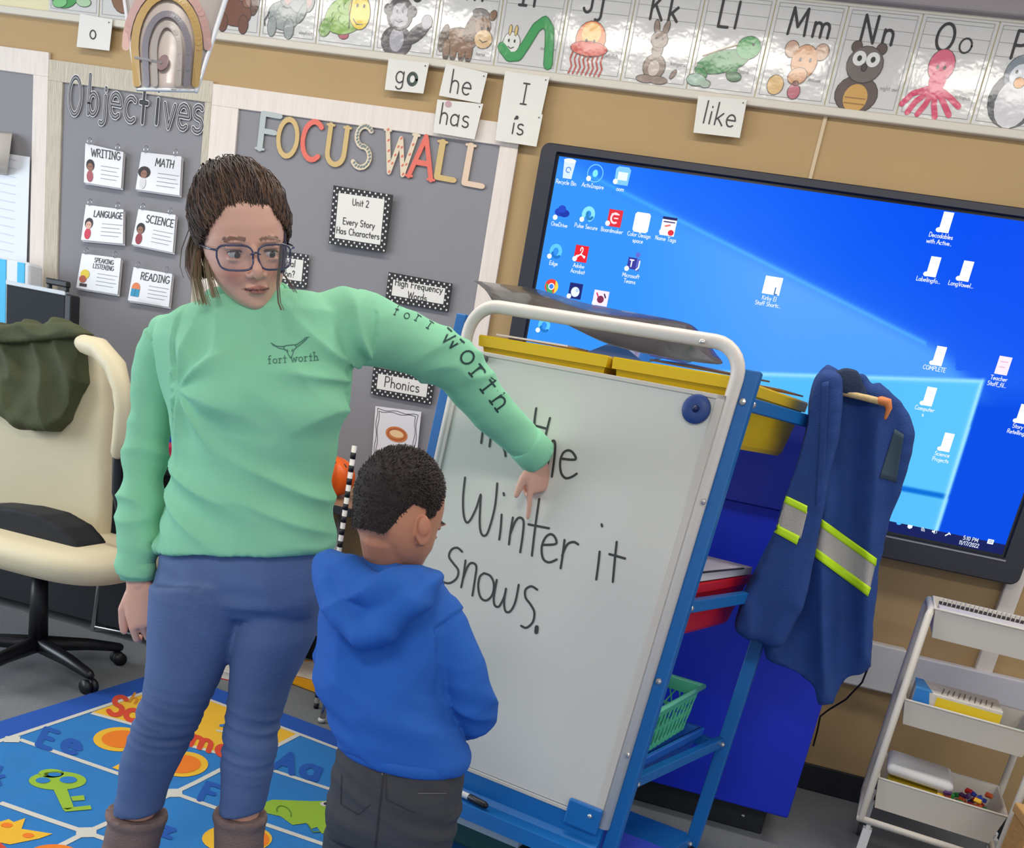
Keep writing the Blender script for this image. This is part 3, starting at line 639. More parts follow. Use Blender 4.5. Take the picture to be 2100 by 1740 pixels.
b.loft(rings, m_bez, cap=False); b.poly(rr(sx0-ins, sz0-ins, sx1+ins, sz1+ins, .004, TY+.0125), mat((14, 14, 20), .25)); b.build('bezel', tv)
b = MB(); b.box((sx0-ins-.004, TY-.002, sz0-ins-.008), (sx1+ins+.004, TY, sz0-ins-.003), mat((150, 150, 160), .3)); b.build('lower_trim', tv)
b = MB(); b.box((.0, WY-.06, tz0+.2), (.6, WY-.02, tz1-.2), m_black); b.build('mount', tv)
# emissive desktop, vertex-coloured grid
SY = TY+.008
def wallc(px, py):
    # colours of the desktop image as functions of photograph position (flat print on the screen)
    def h(c): return np.array(c, float)
    base = h((8, 104, 250))*(1-min(1, max(0, (px-1300)/700)))+h((0, 76, 240))*min(1, max(0, (px-1300)/700))
    lt = h((70, 160, 250)); vx, vy = 2020, 775
    # beam: below the line from (1290,400) to (1900,705)
    ly = 400+(px-1290)*.50; d = (py-ly)
    top = 318+(px-1145)*.135
    k = 1/(1+math.exp(-d/7)) if px < 1920 else 1/(1+math.exp(-(py-(715+(px-1920)*1.0))/10))
    glow = math.exp(-max(0, -d)/150)*.35
    s1 = min(1, max(0, (px-1300)/300)); low = h((56, 150, 252))*(1-s1)+h((92, 166, 252))*s1
    s2 = min(1, max(0, (py-600)/160)); low = low*(1-.4*s2)+h((60, 150, 250))*.4*s2
    c = base*(1-glow)+h((84, 134, 246))*glow
    if px < 1960 or py > 760: c = c*(1-k)+low*k
    if px > 1210 and py < 720: c = c+h((30, 50, 20))*math.exp(-(d/5)**2)*(.7 if px < 1900 else 0)
    # left brighter zone
    a = math.exp(-((px-1150)/160)**2); c = c*(1-a*.35)+h((60, 150, 245))*a*.35
    # window pane area right of line x ~ 2015 - (y-775)*.243
    xr = 2020-(py-778)*.309
    ytop = 762+(px-1530)*.033
    cl = lambda v: min(1, max(0, v)); ax_, ay_ = cl((xr-px)/7+.5), cl((py-ytop)/7+.5)
    t = cl((xr-px)/260); ci = h((92, 196, 252))*(1-t*.25)+h((70, 168, 246))*t*.25
    yb = 1000+(px-1839)*.19; ci = ci+(h((60, 150, 240))-ci)*.1*cl((py-yb)/6)
    ci = ci+(h((10, 110, 215))-ci)*cl(1.6-abs(py-yb)/5)
    ci = ci+(h((165, 230, 255))-ci)*max(math.exp(-((xr-4-px)/5)**2), .8*math.exp(-((py-ytop-4)/5)**2))
    co = c if py < ytop+4 or px < xr else h((6, 78, 232))*.98
    if px >= xr: m_ = cl((py-ytop)/60); co = c*(1-m_)+h((6, 78, 232))*.98*m_
    c = co*(1-ax_*ay_)+ci*ax_*ay_
    # lower left region behind rack
    return c
b = MB(); nx, ny = 440, 250; vs = []; cols = []
for j in range(ny+1):
    for i in range(nx+1):
        P = V((sx0+(sx1-sx0)*i/nx, SY, sz0+(sz1-sz0)*j/ny)); vs.append(P)
        q = P-EYE; z = q.dot(FW); px, py = 1050+F*q.dot(RT)/z, PPY-F*q.dot(UP)/z
        c = wallc(px, py); cols.append([lin(max(0, min(255, v))) for v in c]+[1])
b.add(vs, [[j*(nx+1)+i, j*(nx+1)+i+1, (j+1)*(nx+1)+i+1, (j+1)*(nx+1)+i] for j in range(ny) for i in range(nx)], vcol_mat('screen_light', .25, emit=.86))
o = b.build('screen', tv); at = o.data.color_attributes.new('Col', 'FLOAT_COLOR', 'POINT'); at.data.foreach_set('color', np.array(cols, np.float32).ravel())
scr = o
def em(*c): return mat(c, .4, emit=1.0)
# taskbar
b = MB(); tbh = .036; b.box((sx0, SY-.001, sz0), (sx1, SY-.0004, sz0+tbh), em(8, 22, 84)); tb = b.build('taskbar', tv)
fS = Fr((0, SY-.0012, 0), (1, 0, 0), (0, 0, 1), (0, -1, 0))
def S(px, py): p = PY(px, py, SY); return p.x, p.z
b = MB(); Wt = em(225, 235, 250)
for px, py, k in ((1843, 1074, 0), (1866, 1080, 1), (1892, 1086, 2), (1916, 1091, 3), (1944, 1096, 4)):
    x, z = S(px, py); b = MB()
    if k == 0: ngon(b, fS, x, z, .008, .005, em(70, 170, 240)); ngon(b, fS, x+.004, z+.002, .005, .005, em(70, 170, 240))
    elif k == 1: rect(b, fS, x-.008, z-.005, x+.008, z+.005, Wt); rect(b, fS, x-.004, z-.008, x+.004, z-.005, Wt)
    elif k == 2:
        for q in range(3): stroke(b, fS, arc(x-.005, z-.006, .004+.004*q, .004+.004*q, 0, 90, 4), .0018, Wt)
    elif k == 3: pol(b, fS, [(x-.008, z-.003), (x-.003, z-.003), (x+.002, z-.008), (x+.002, z+.008), (x-.003, z+.003), (x-.008, z+.003)], Wt); stroke(b, fS, arc(x+.003, z, .005, .005, -60, 60, 4), .0015, Wt)
    else: stroke(b, fS, [(x-.007, z-.006), (x+.003, z+.003)], .004, Wt); stroke(b, fS, [(x+.001, z+.006), (x+.008, z)], .003, Wt)
    b.build('tray_icon', tb)
b = MB()
x, z = S(1990, 1108); text(b, fS, '5:10 PM', x, z-.003, .013, .0018, Wt, align='c'); text(b, fS, '11/17/2022', x, z-.021, .013, .0018, Wt, align='c')
b.build('clock_text', tb); b = MB(); x, z = S(2031, 1112); rect(b, fS, x-.01, z-.007, x+.01, z+.009, Wt); stroke(b, fS, [(x-.006, z+.004), (x+.006, z+.004)], .0016, em(8, 22, 84), .0012); stroke(b, fS, [(x-.006, z-.001), (x+.006, z-.001)], .0016, em(8, 22, 84), .0012)
b.build('tray_icon', tb)
def icon(px, py, kind, lines, sc=1.06, lab=None):
    b = MB(); x, z = S(px, py); f = Fr(fS(x, z), (sc, 0, 0), (0, 0, sc), (0, -1, 0)); W = em(240, 246, 255); R_ = em(214, 40, 56); K = em(16, 24, 70)
    short = True
    if kind == 'bin':
        pol(b, f, [(-.02, .028), (.02, .028), (.015, -.026), (-.015, -.026)], em(205, 222, 240)); ngon(b, f, 0, .028, .021, .006, W, .001); stroke(b, f, arc(0, 0, .008, .008, 0, 300, 8), .003, em(70, 130, 220), .0014); short = False
    if kind == 'ring': stroke(b, f, arc(0, 0, .026, .026, 0, 360, 20), .0025, em(120, 200, 240)); ngon(b, f, 0, 0, .009, .011, em(120, 220, 250))
    if kind == 'app': pol(b, f, [(-.022, -.026), (.024, -.026), (.026, .02), (.018, .028), (-.016, .028), (-.024, .02)], em(120, 190, 250)); rect(b, f, -.014, -.012, .018, .012, em(220, 240, 255), .001)
    if kind == 'cloud': ngon(b, f, -.006, 0, .018, .013, em(20, 60, 180)); ngon(b, f, .01, -.002, .018, .012, em(12, 48, 160), .001); ngon(b, f, 0, .01, .014, .012, em(24, 66, 190), .0012); 
    if kind == 'swirl': stroke(b, f, arc(0, 0, .016, .018, -60, 200, 12), .013, em(130, 216, 240)); stroke(b, f, arc(.006, -.002, .01, .012, 150, 330, 8), .009, em(30, 120, 180), .001)
    if kind == 'red': rect(b, f, -.022, -.026, .026, .026, R_); stroke(b, f, arc(.002, 0, .013, .015, 60, 300, 8), .006, em(250, 214, 220), .001); stroke(b, f, [(-.01, .012), (.014, .012)], .004, em(250, 214, 220), .001); stroke(b, f, [(0, 0), (.012, 0)], .004, em(250, 214, 220), .001)
    if kind == 'white': pol(b, f, [(-.026, -.024), (-.02, -.03), (.02, -.03), (.026, -.024), (.026, .024), (.02, .03), (-.02, .03), (-.026, .024)], em(246, 250, 255)); short = False
    if kind == 'name': rect(b, f, -.024, -.028, .024, .028, em(246, 248, 255)); rect(b, f, -.024, .02, .024, .028, em(20, 24, 90), .001); stroke(b, f, [(-.018, .013), (.018, .013)], .004, em(60, 50, 110), .001); ngon(b, f, .012, -.018, .01, .009, R_, .001); stroke(b, f, [(-.01, .0), (.004, .004)], .006, em(220, 120, 110), .001)
    if kind == 'wave': stroke(b, f, arc(0, .0, .016, .018, -40, 190, 12), .012, em(90, 190, 230)); stroke(b, f, arc(.004, -.006, .014, .012, 180, 320, 8), .009, em(20, 110, 190), .001)
    if kind == 'pdf':
        rect(b, f, -.023, -.026, .023, .026, em(222, 24, 40)); t = em(255, 250, 250)
        stroke(b, f, arc(0, .012, .004, .008, 200, -20, 6)+[(.0, .0), (-.013, -.013), (-.016, -.008), (0, -.003), (.015, -.007), (.013, -.012), (0, .0)], .003, t, .001)
    if kind == 'team': rect(b, f, -.02, -.018, .01, .018, em(50, 52, 150)); text(b, f, 'T', -.013, -.01, .02, .004, W, .0012); ngon(b, f, .01, .028, .008, .008, em(90, 100, 200)); rect(b, f, .01, -.022, .022, .016, em(84, 94, 190)); stroke(b, f, [(.013, -.018), (.02, -.01), (.02, .01)], .004, W, .001)
    if kind == 'chrome':
        ngon(b, f, 0, 0, .024, .024, em(226, 60, 50)); ngon(b, f, 0, 0, .024, .024, em(240, 200, 60), .001, a0=-60, a1=60); pol(b, f, [(0, 0), (-.022, .008), (-.012, -.021), (.01, -.022)], em(60, 160, 90), .0012); ngon(b, f, 0, 0, .011, .011, W, .0014); ngon(b, f, 0, 0, .008, .008, em(60, 120, 230), .0016); short = False
    if kind == 'navy': rect(b, f, -.023, -.024, .023, .026, em(18, 30, 110)); ngon(b, f, 0, -.002, .015, .016, em(222, 232, 250), .001); ngon(b, f, .006, .004, .006, .006, em(180, 200, 240), .0012)
    if kind == 'qr': rect(b, f, -.026, -.024, .026, .024, em(236, 220, 236)); ngon(b, f, 0, -.004, .012, .012, em(120, 40, 80), .001); stroke(b, f, [(-.016, .014), (-.01, .004)], .005, em(200, 60, 90), .001); stroke(b, f, [(.01, .014), (.016, .004)], .005, em(60, 40, 80), .001)
    if kind == 'doc': pol(b, f, [(-.012, -.028), (.018, -.028), (.018, .03), (-.012, .03)], em(244, 248, 255)); ngon(b, f, -.012, -.022, .009, .007, em(244, 248, 255), .001); stroke(b, f, [(-.006, .012), (.01, .012)], .002, em(200, 214, 240), .0012); short = False
    if kind == 'page': rect(b, f, -.028, -.026, .028, .028, em(244, 250, 252)); text(b, f, 'L', .01, -.024, .02, .004, em(60, 110, 170), .001); short = False
    if kind == 'note': rect(b, f, -.019, -.026, .019, .028, em(238, 220, 240)); stroke(b, f, [(-.01, .012), (.01, .012)], .003, em(220, 170, 200), .001); stroke(b, f, [(-.01, -.004), (.006, -.004)], .003, em(220, 170, 200), .001); short = False
    if short: ngon(b, f, -.019, -.018, .008, .008, W, .0016)
    H = .0125
    for k, l in enumerate(lines): text(b, f, l, 0, -.044-k*.018, H, .0017, em(226, 232, 250), .0006, align='c', sp=.02)
    b.build('icon', scr)
icon(1166, 349, 'bin', ['Recycle Bin']); icon(1221, 356, 'ring', ['ActivInspire']); icon(1276, 362, 'app', ['Zoom'])
icon(1152, 436, 'cloud', ['OneDrive']); icon(1207, 440, 'swirl', ['Pulse Secure']); icon(1260, 448, 'red', ['Boardmaker']); icon(1316, 457, 'white', ['Color Design', 'space']); icon(1371, 465, 'name', ['Name Tags'])
icon(1140, 516, 'wave', ['Edge']); icon(1192, 521, 'pdf', ['Adobe', 'Acrobat']); icon(1299, 541, 'team', ['Microsoft', 'Teams'])
icon(1131, 588, 'chrome', []); icon(1180, 598, 'navy', []); icon(1232, 612, 'qr', []); icon(1116, 668, 'wave', []); 
icon(1584, 587, 'page', ['Kirby El', 'Staff Shortc..'])
icon(1938, 457, 'doc', ['Decodables', 'with Active..']); icon(1912, 548, 'doc', ['Labelingfo...']); icon(1979, 557, 'doc', ['LongVowel...']); icon(1924, 731, 'doc', ['COMPLETE']); icon(1904, 814, 'doc', ['Computer', 's']); icon(1940, 908, 'doc', ['Science', 'Projects'])
icon(2057, 751, 'note', ['Teacher', 'Staff_fil...']); icon(2096, 850, 'doc', ['Story', 'Retelling']); 

# ================================================================== WALL RACEWAY, CABLE
m_wh = mat((214, 212, 210), .5)
r_ = root('wire_raceway', PY(1742, 1400, WY), 'white wall raceway box running low along the wall behind the cart', 'raceway')
y0 = WY-.06
def X(px, py, Y=y0): return PY(px, py, Y)
a = X(1700, 1300); bb = X(1866, 1418)
zt = X(1745, 1309).z; zb = X(1742, 1405).z; x_a = X(1600, 1300).x; x_b = X(1866, 1380).x
b = MB(); b.bevbox((x_a, y0, zb), (x_b-.03, WY, zt), .006, m_wh); b.build('cover', r_)
b = MB(); b.bevbox((x_b-.035, y0-.006, zb-.01), (x_b+.015, WY, zt-.012), .005, m_wh); b.build('joint', r_)
b = MB(); b.bevbox((x_b+.015, y0+.01, zb+.02), (3.2, WY, zt-.015), .006, mat((204, 202, 210), .5)); b.build('cover', r_)
b = MB(); q = PY(2085, 1200, WY-.03); b.bevbox((q.x-.035, WY-.03, .5), (q.x+.025, WY, q.z+.4), .005, mat((226, 216, 206), .6)); b.build('vertical_cover', r_)
# cable looping from jacket to the wall
b = MB(); pts = [PY(x, y, Y) for x, y, Y in ((1784, 1150, 3.1), (1785, 1230, 3.1), (1787, 1300, 3.1), (1784, 1360, 3.12), (1768, 1400, 3.15), (1735, 1435, 3.2), (1700, 1456, 3.3), (1682, 1470, 3.4), (1676, 1500, 3.5), (1668, 1530, 3.55))]
b.tube(pts, .0035, mat((28, 22, 30), .5), 8); tag(b.build('cable', None, True), 'thin black cable looping down between the blue jacket and the white cart', 'cable')

# ================================================================== BLUE CABINET
cb = root('storage_cabinet', (.1, 3.1, 0), 'tall royal blue cabinet on a black plinth below the display', 'cabinet')
m_cab = mat((6, 38, 186), .45, var=.05, vscale=2); yc = 2.92
pr = PZ(1614, 1684, .1); 
xr = PY(1614, 1684, yc).x
b = MB(); b.bevbox((-.55, yc, .11), (xr, 3.34, PY(1640, 850, yc).z), .006, m_cab); b.build('body', cb)
b = MB(); b.bevbox((-.53, yc+.07, 0), (xr-.06, 3.32, .11), .004, m_black); b.build('plinth', cb)
b = MB(); b.bevbox((-.55, yc-.012, PY(1560, 1040, yc).z), (xr-.004, yc, PY(1640, 855, yc).z), .004, mat((8, 30, 140), .45)); b.build('upper_shade', cb)  # darker blue sheet paints the shade under the tub shelf
b = MB(); b.ell(PY(1524, 1674, yc+.068), .006, .004, .006, mat((180, 180, 180), .3, metal=1)); b.build('screw', cb)

# ================================================================== WHITE CART
CY = 2.94
ct = root('utility_cart', PY(1765, 1740, CY), 'white three tier metal cart on casters beside the wall', 'cart')
ct.location.z = 0; ct['_o'] = (ct.location.x, ct.location.y, 0)
m_cart = mat((222, 214, 202), .45, spec=.5); D_ = .30
xL = PY(1912, 1240, CY).x; xR = PY(2072, 1560+60, CY).x+.0
xR = PY(2060, 1680, CY).x
zT = PY(1915, 1264, CY).z; zB = PY(1772, 1680, CY).z
b = MB()
b.tube([(xL, CY, zB), (xL, CY, zT), (xL+.004, CY+.02, zT+.012), (xL+.004, CY+D_, zT+.012), (xL, CY+D_+.01, zT-.01), (xL, CY+D_+.01, zB)], .0115, m_cart, 10)
b.build('post', ct, True)
b = MB(); b.tube([(xR, CY, zB), (xR, CY, zT), (xR-.004, CY+.02, zT+.012), (xR-.004, CY+D_, zT+.012), (xR, CY+D_+.01, zT-.01), (xR, CY+D_+.01, zB)], .0115, m_cart, 10); b.build('post', ct, True)
b = MB(); b.tube([(xL-.0, CY+D_, zB), (xL-.005, CY+.0, zB-.002), (xR, CY, zB-.002), (xR, CY+D_, zB), (xL, CY+D_, zB)], .012, m_cart, 10); b.build('base_rail', ct, True)
def basket(z0, z1, nm):
    x0, x1, ya, yb = xL+.012, xR-.012, CY+.0, CY+D_; tp = .018; b = MB(); t = .004
    o = [V((x0, ya, z1)), V((x1, ya, z1)), V((x1, yb, z1)), V((x0, yb, z1))]; bo = [V((x0+tp, ya+tp, z0)), V((x1-tp, ya+tp, z0)), V((x1-tp, yb-tp, z0)), V((x0+tp, yb-tp, z0))]
    i1 = [V((x0+t, ya+t, z1)), V((x1-t, ya+t, z1)), V((x1-t, yb-t, z1)), V((x0+t, yb-t, z1))]; i0 = [V((x0+tp+t, ya+tp+t, z0+t)), V((x1-tp-t, ya+tp+t, z0+t)), V((x1-tp-t, yb-tp-t, z0+t)), V((x0+tp+t, yb-tp-t, z0+t))]
    b.loft([bo, o, i1, i0], m_cart); bk = b.build('basket', ct)
    b = MB(); b.tube(o+[o[0]], .004, m_cart, 6, False); b.build('rim', bk, True); return bk
zt1 = PY(1915, 1248, CY).z; zb1 = PY(1905, 1308, CY).z
zt2 = PY(1865, 1437, CY).z; zb2 = PY(1850, 1487, CY).z
zt3 = PY(1808, 1597, CY).z; zb3 = PY(1795, 1660, CY).z
basket(zb1, zt1, 1); basket(zb2, zt2, 2); basket(zb3, zt3, 3)
for x in (xL, xR):
    for y in (CY+.01, CY+D_-.01):
        b = MB(); b.tube([(x+.03, y, zB-.01), (x+.03, y, zB-.04)], .008, mat((230, 230, 230), .4), 8); b.box((x+.016, y-.012, .06), (x+.044, y+.014, zB-.03), mat((225, 225, 225), .4)); cc = b.build('caster', ct)
        b = MB(); b.tube([(x+.02, y+.01, .032), (x+.04, y+.01, .032)], .032, mat((60, 60, 66), .5), 16, False); b.build('wheel', cc)
# cart contents
def cbox(lo, hi, m, b=None):
    b = b or MB(); b.bevbox(lo, hi, .003, m); return b
zz = zb2+.004
cx = root('crayon_box', (xL+.1, CY+.12, zz), 'blue, white and yellow cardboard box lying in the middle tier of the cart', 'box')
b = cbox((xL+.035, CY+.03, zz), (xL+.29, CY+.2, zz+.115), mat((214, 206, 196), .55, var=.1, vscale=60)); b.build('carton', cx)
b = MB(); b.poly([V((xL+.034, CY+.0295, zz+.001)), V((xL+.105, CY+.0295, zz+.001)), V((xL+.075, CY+.0295, zz+.115)), V((xL+.034, CY+.0295, zz+.115))], mat((40, 130, 210), .5), V((0, -.0004, 0))); b.poly([V((xL+.034, CY+.029, zz+.1155)), V((xL+.085, CY+.029, zz+.1155)), V((xL+.06, CY+.201, zz+.1155)), V((xL+.034, CY+.201, zz+.1155))], mat((60, 150, 220), .5), V((0, 0, .0006))); b.build('blue_print', cx)
b = MB(); b.poly([V((xL+.1, CY+.0293, zz+.001)), V((xL+.29, CY+.0293, zz+.001)), V((xL+.29, CY+.0293, zz+.104)), V((xL+.1, CY+.0293, zz+.106))], mat((232, 200, 30), .5), V((0, -.0004, 0))); b.build('yellow_band', cx)
b = MB(); fq = Fr((xL+.11, CY+.035, zz+.1162), (1, 0, 0), (0, 1, 0), (0, 0, 1))
for k in range(10): stroke(b, fq, [(.002+k*.016, .01+.004*(k % 3)), (.012+k*.016, .1-.012*(k % 2))], .003, mat((120, 100, 90), .6), .0004)
b.build('print', cx)
sp = root('green_bottle', (xL+.33, CY+.1, zz), 'green tube with white cap in middle tier of cart', 'bottle')
b = MB(); b.tube([(xL+.315, CY+.09, zz+.033), (xL+.37, CY+.1, zz+.033)], .03, mat((92, 170, 130), .4), 14); b.build('body', sp, True)
b = MB(); b.tube([(xL+.345, CY+.05, zz+.05), (xL+.32, CY+.045, zz+.058)], .009, mat((225, 225, 220), .4), 10); b.build('cap', sp, True)
zz = zb3+.004
yb_ = cbox((xL+.045, CY+.03, zz), (xL+.20, CY+.12, zz+.092), mat((222, 194, 30), .5)).build('yellow_box'); tag(yb_, 'yellow box under the white packet in the bottom tier of the cart', 'box')
b = MB(); mm_ = MB(); mm_.bevbox((xL+.03, CY+.035, zz+.098), (xL+.235, CY+.23, zz+.135), .015, m_wh, M=lambda p: V((p.x, p.y, p.z+.012*math.sin(p.x*30)-.1*(p.x-xL-.1)*.3)))
tag(mm_.build('white_packet', None, True), 'white paper packet lying on the yellow box in the bottom tier of the cart', 'packet')
random.seed(3)
pc = [(40, 150, 70, 'green'), (40, 70, 190, 'blue'), (200, 40, 40, 'red'), (230, 180, 30, 'yellow'), (210, 90, 40, 'orange'), (90, 50, 110, 'purple')]
mk = root('plastic_bricks', (xL+.27, CY+.1, zz), 'heap of small coloured plastic pieces in the bottom tier of the cart', 'toy pieces')
for k in range(70):
    x = xL+.2+random.random()*.17; y = CY+.03+random.random()*.17; z = zz+.03+random.random()*.055*(.5+random.random()); c = pc[k % 6]; b = MB(); a = random.random()*3; q = Matrix.Rotation(a, 3, 'Z') @ Matrix.Rotation(random.random(), 3, 'X')
    b.bevbox((-.011, -.008, -.007), (.011, .008, .007), .002, mat(c[:3], .4), M=lambda p: V((min(x, xR-.045), y, z+.008))+q@p); b.build('piece', mk)
# top tier: spiral notebook + papers
zz = zt1-.02
nb = root('spiral_notebook', (xL+.14, CY+.12, zz), 'spiral bound white pad lying in the top tier of the cart', 'notebook')
b = MB(); b.bevbox((xL+.03, CY+.04, zz), (xR-.03, CY+.22, zz+.012), .002, mat((232, 226, 226), .5)); b.build('pages', nb)
b = MB(); b.box((xL+.03, CY+.2, zz+.014), (xR-.03, CY+.225, zz+.02), mat((60, 54, 54), .5)); b.build('binding', nb)
b = MB()
for k in range(24): x = xL+.04+k*.0135; b.tube([V((x, CY+.205+.011*math.cos(t), zz+.022+.011*math.sin(t))) for t in [j*math.pi/4 for j in range(9)]], .0018, mat((200, 196, 190), .3), 5, False)
b.build('coil', nb)
# wooden crate sliver at lower right
wc = root('wooden_crate', PY(2095, 1640, 2.62), 'sliver of pale wooden crate at the lower right edge', 'crate')
q = PY(2118, 1690, 2.6); b = MB(); b.bevbox((q.x, 2.6, 0.), (q.x+.4, 2.75, q.z-.03), .004, mat((214, 160, 92), .6, var=.15, vscale=30, stretch=(1, 1, 6))); b.build('side_panel', wc)
b = MB(); b.bevbox((q.x-.005, 2.59, q.z-.03), (q.x+.4, 2.76, q.z), .004, mat((224, 172, 104), .6)); b.build('top_board', wc)

# the cart stands slightly turned: its depth runs away from the viewer
_pv = V((xL, CY, 0)); _ra = math.radians(-9); _Rm = Matrix.Translation(_pv) @ Matrix.Rotation(_ra, 4, 'Z') @ Matrix.Translation(-_pv)
bpy.context.view_layer.update()
for o in (ct, cx, sp, mk, nb, bpy.data.objects['yellow_box'], bpy.data.objects['white_packet']): o.matrix_world = _Rm @ o.matrix_world
# ================================================================== TEACHING EASEL
ETL = V((-.7310, 2.2673, 1.3551)); EA = V((.972, -.233, -.007)); EB = V((-.047, -.066, -.997)); EN = V((.232, .970, -.075))
BW, BH = .6765, 1.0386
def EP(s, t, k=0): return ETL+EA*s+EB*t+EN*k
def epx(x, y, k=0):
    q = ray(x, y); M = Matrix((EA, EB, -q)).transposed(); r = M.inverted() @ (EYE-ETL-EN*k); return r.x, r.y
def pix(P): q = V(P)-EYE; z = q.dot(FW); return 1050+F*q.dot(RT)/z, PPY-F*q.dot(UP)/z
def t_at(s, k, py):
    lo, hi = -.6, 2.5
    for _ in range(40):
        m = (lo+hi)/2
        if pix(EP(s, m, k))[1] < py: lo = m
        else: hi = m
    return lo
ez = root('easel', EP(.38, 1.34, .1), 'mobile teaching easel with a large whiteboard, cream tube frame and blue metal stand', 'easel')
m_blue = mat((20, 104, 176), .38, .03, 60); m_cream = mat((222, 212, 202), .42); m_bolt = mat((210, 205, 200), .3, metal=.8)
m_wb = mat((212, 209, 200), .22, coat=.3, coatr=.25)
def ebox(s0, t0, k0, s1, t1, k1, m, b=None, bev=.002):
    b = b or MB(); b.bevbox((s0, t0, k0), (s1, t1, k1), bev, m, M=lambda p: EP(p.x, p.y, p.z)); return b
bd = ebox(0, 0, 0, BW, BH, .014, m_wb, bev=.003).build('whiteboard_panel', ez)
b = MB()
for q in ((0, 0, BW, .010), (0, BH-.01, BW, BH), (0, 0, .010, BH), (BW-.02, 0, BW, BH)): ebox(q[0], q[1], -.004, q[2], q[3], .002, mat((204, 196, 186), .4), b, .0015)
b.build('panel_rim', bd)
tT = epx(1230, 663, .012)[1]
def loop(off, top, bot, r, k):
    pts = [EP(-off, bot, k), EP(-off, top+r, k)]
    for j in range(1, 8): a = math.pi*j/14; pts.append(EP(-off+r-r*math.cos(a), top+r-r*math.sin(a), k))
    s1 = BW+off
    for j in range(0, 8): a = math.pi/2-math.pi*j/14; pts.append(EP(s1-r+r*math.cos(a), top+r-r*math.sin(a), k))
    pts.append(EP(s1, bot, k)); return pts
b = MB(); b.tube(loop(.008, tT, BH+.01, .07, .012), .0155, m_cream, 12, False); b.build('tube_frame', ez, True)
b = MB(); s_, t_ = epx(1441, 702, 0); b.ell(EP(s_, t_, -.004), .007, .004, .005, m_bolt); b.build('bolt', ez)
m_marker = mat((58, 58, 56), .6)
def wline(pts, w=.0058):
    wr = MB(); q = [epx(x, y) for x, y in pts]; stroke(wr, Fr(EP(0, 0, -.0006), EA, EB, -EN), q, w, m_marker, .0004); wr.build('pen_stroke', bd)
W_ = [[(990, 885), (987, 909)], [(1007, 893), (1004, 916)], [(1007, 896), (1022, 905), (1034, 922), (1037, 936)],
      [(1100, 838), (1097, 858), (1096, 875)], [(1128, 858), (1121, 886), (1112, 930), (1109, 962)], [(1092, 872), (1122, 880)],
      [(1133, 905), (1124, 950), (1117, 975)], [(1117, 965), (1124, 930), (1131, 908), (1137, 905), (1139, 918), (1136, 950), (1132, 978)],
      [(1150, 941), (1180, 943), (1176, 930), (1166, 924), (1155, 930), (1149, 948), (1151, 970), (1160, 981), (1172, 979), (1183, 972)],
      [(954, 980), (950, 1020), (951, 1055), (957, 1072), (966, 1065), (978, 1040), (986, 1015), (985, 1040), (984, 1075), (988, 1096), (998, 1097), (1008, 1070), (1016, 1035), (1020, 992)],
      [(1029, 1056), (1027, 1085), (1024, 1107)], [(1033, 1012), (1034, 1016)],
      [(1052, 1062), (1047, 1092), (1044, 1117)], [(1047, 1095), (1057, 1070), (1066, 1062), (1074, 1070), (1072, 1100), (1067, 1133)],
      [(1106, 1024), (1098, 1080), (1091, 1140)], [(1084, 1076), (1126, 1084)],
      [(1113, 1118), (1140, 1116), (1138, 1102), (1129, 1096), (1118, 1104), (1111, 1124), (1114, 1146), (1126, 1154), (1142, 1148)],
      [(1158, 1108), (1154, 1140), (1150, 1166)], [(1153, 1140), (1163, 1118), (1176, 1112), (1186, 1117)],
      [(1230, 1132), (1227, 1160), (1223, 1189)], [(1234, 1076), (1235, 1080)], [(1265, 1112), (1261, 1150), (1257, 1194)], [(1250, 1137), (1268, 1142), (1282, 1146)],
      [(948, 1132), (938, 1124), (926, 1128), (921, 1142), (930, 1156), (940, 1170), (937, 1186), (924, 1196), (911, 1195), (906, 1189)],
      [(955, 1150), (951, 1180), (946, 1205)], [(949, 1190), (958, 1165), (967, 1155), (977, 1162), (974, 1190), (969, 1222)],
      [(993, 1176), (984, 1184), (981, 1205), (986, 1226), (998, 1232), (1010, 1220), (1013, 1198), (1006, 1182), (993, 1176)],
      [(1019, 1190), (1013, 1225), (1015, 1242), (1024, 1244), (1034, 1225), (1038, 1208), (1034, 1235), (1037, 1254), (1047, 1254), (1057, 1235), (1064, 1200)],
      [(1102, 1210), (1090, 1203), (1078, 1210), (1078, 1226), (1088, 1240), (1096, 1256), (1093, 1276), (1080, 1288), (1069, 1284)]]
def smooth_line(p):
    if len(p) < 3: return p
    o = []
    for i in range(len(p)-1):
        p0 = p[max(0, i-1)]; p1 = p[i]; p2 = p[i+1]; p3 = p[min(len(p)-1, i+2)]
        for k in range(4):
            t = k/4; o.append(tuple(.5*((2*p1[a])+(-p0[a]+p2[a])*t+(2*p0[a]-5*p1[a]+4*p2[a]-p3[a])*t*t+(-p0[a]+3*p1[a]-3*p2[a]+p3[a])*t**3) for a in (0, 1)))
    o.append(p[-1]); return o
for l in W_: wline(smooth_line(l))
wline([(1101, 1287), (1100, 1297)], .011)
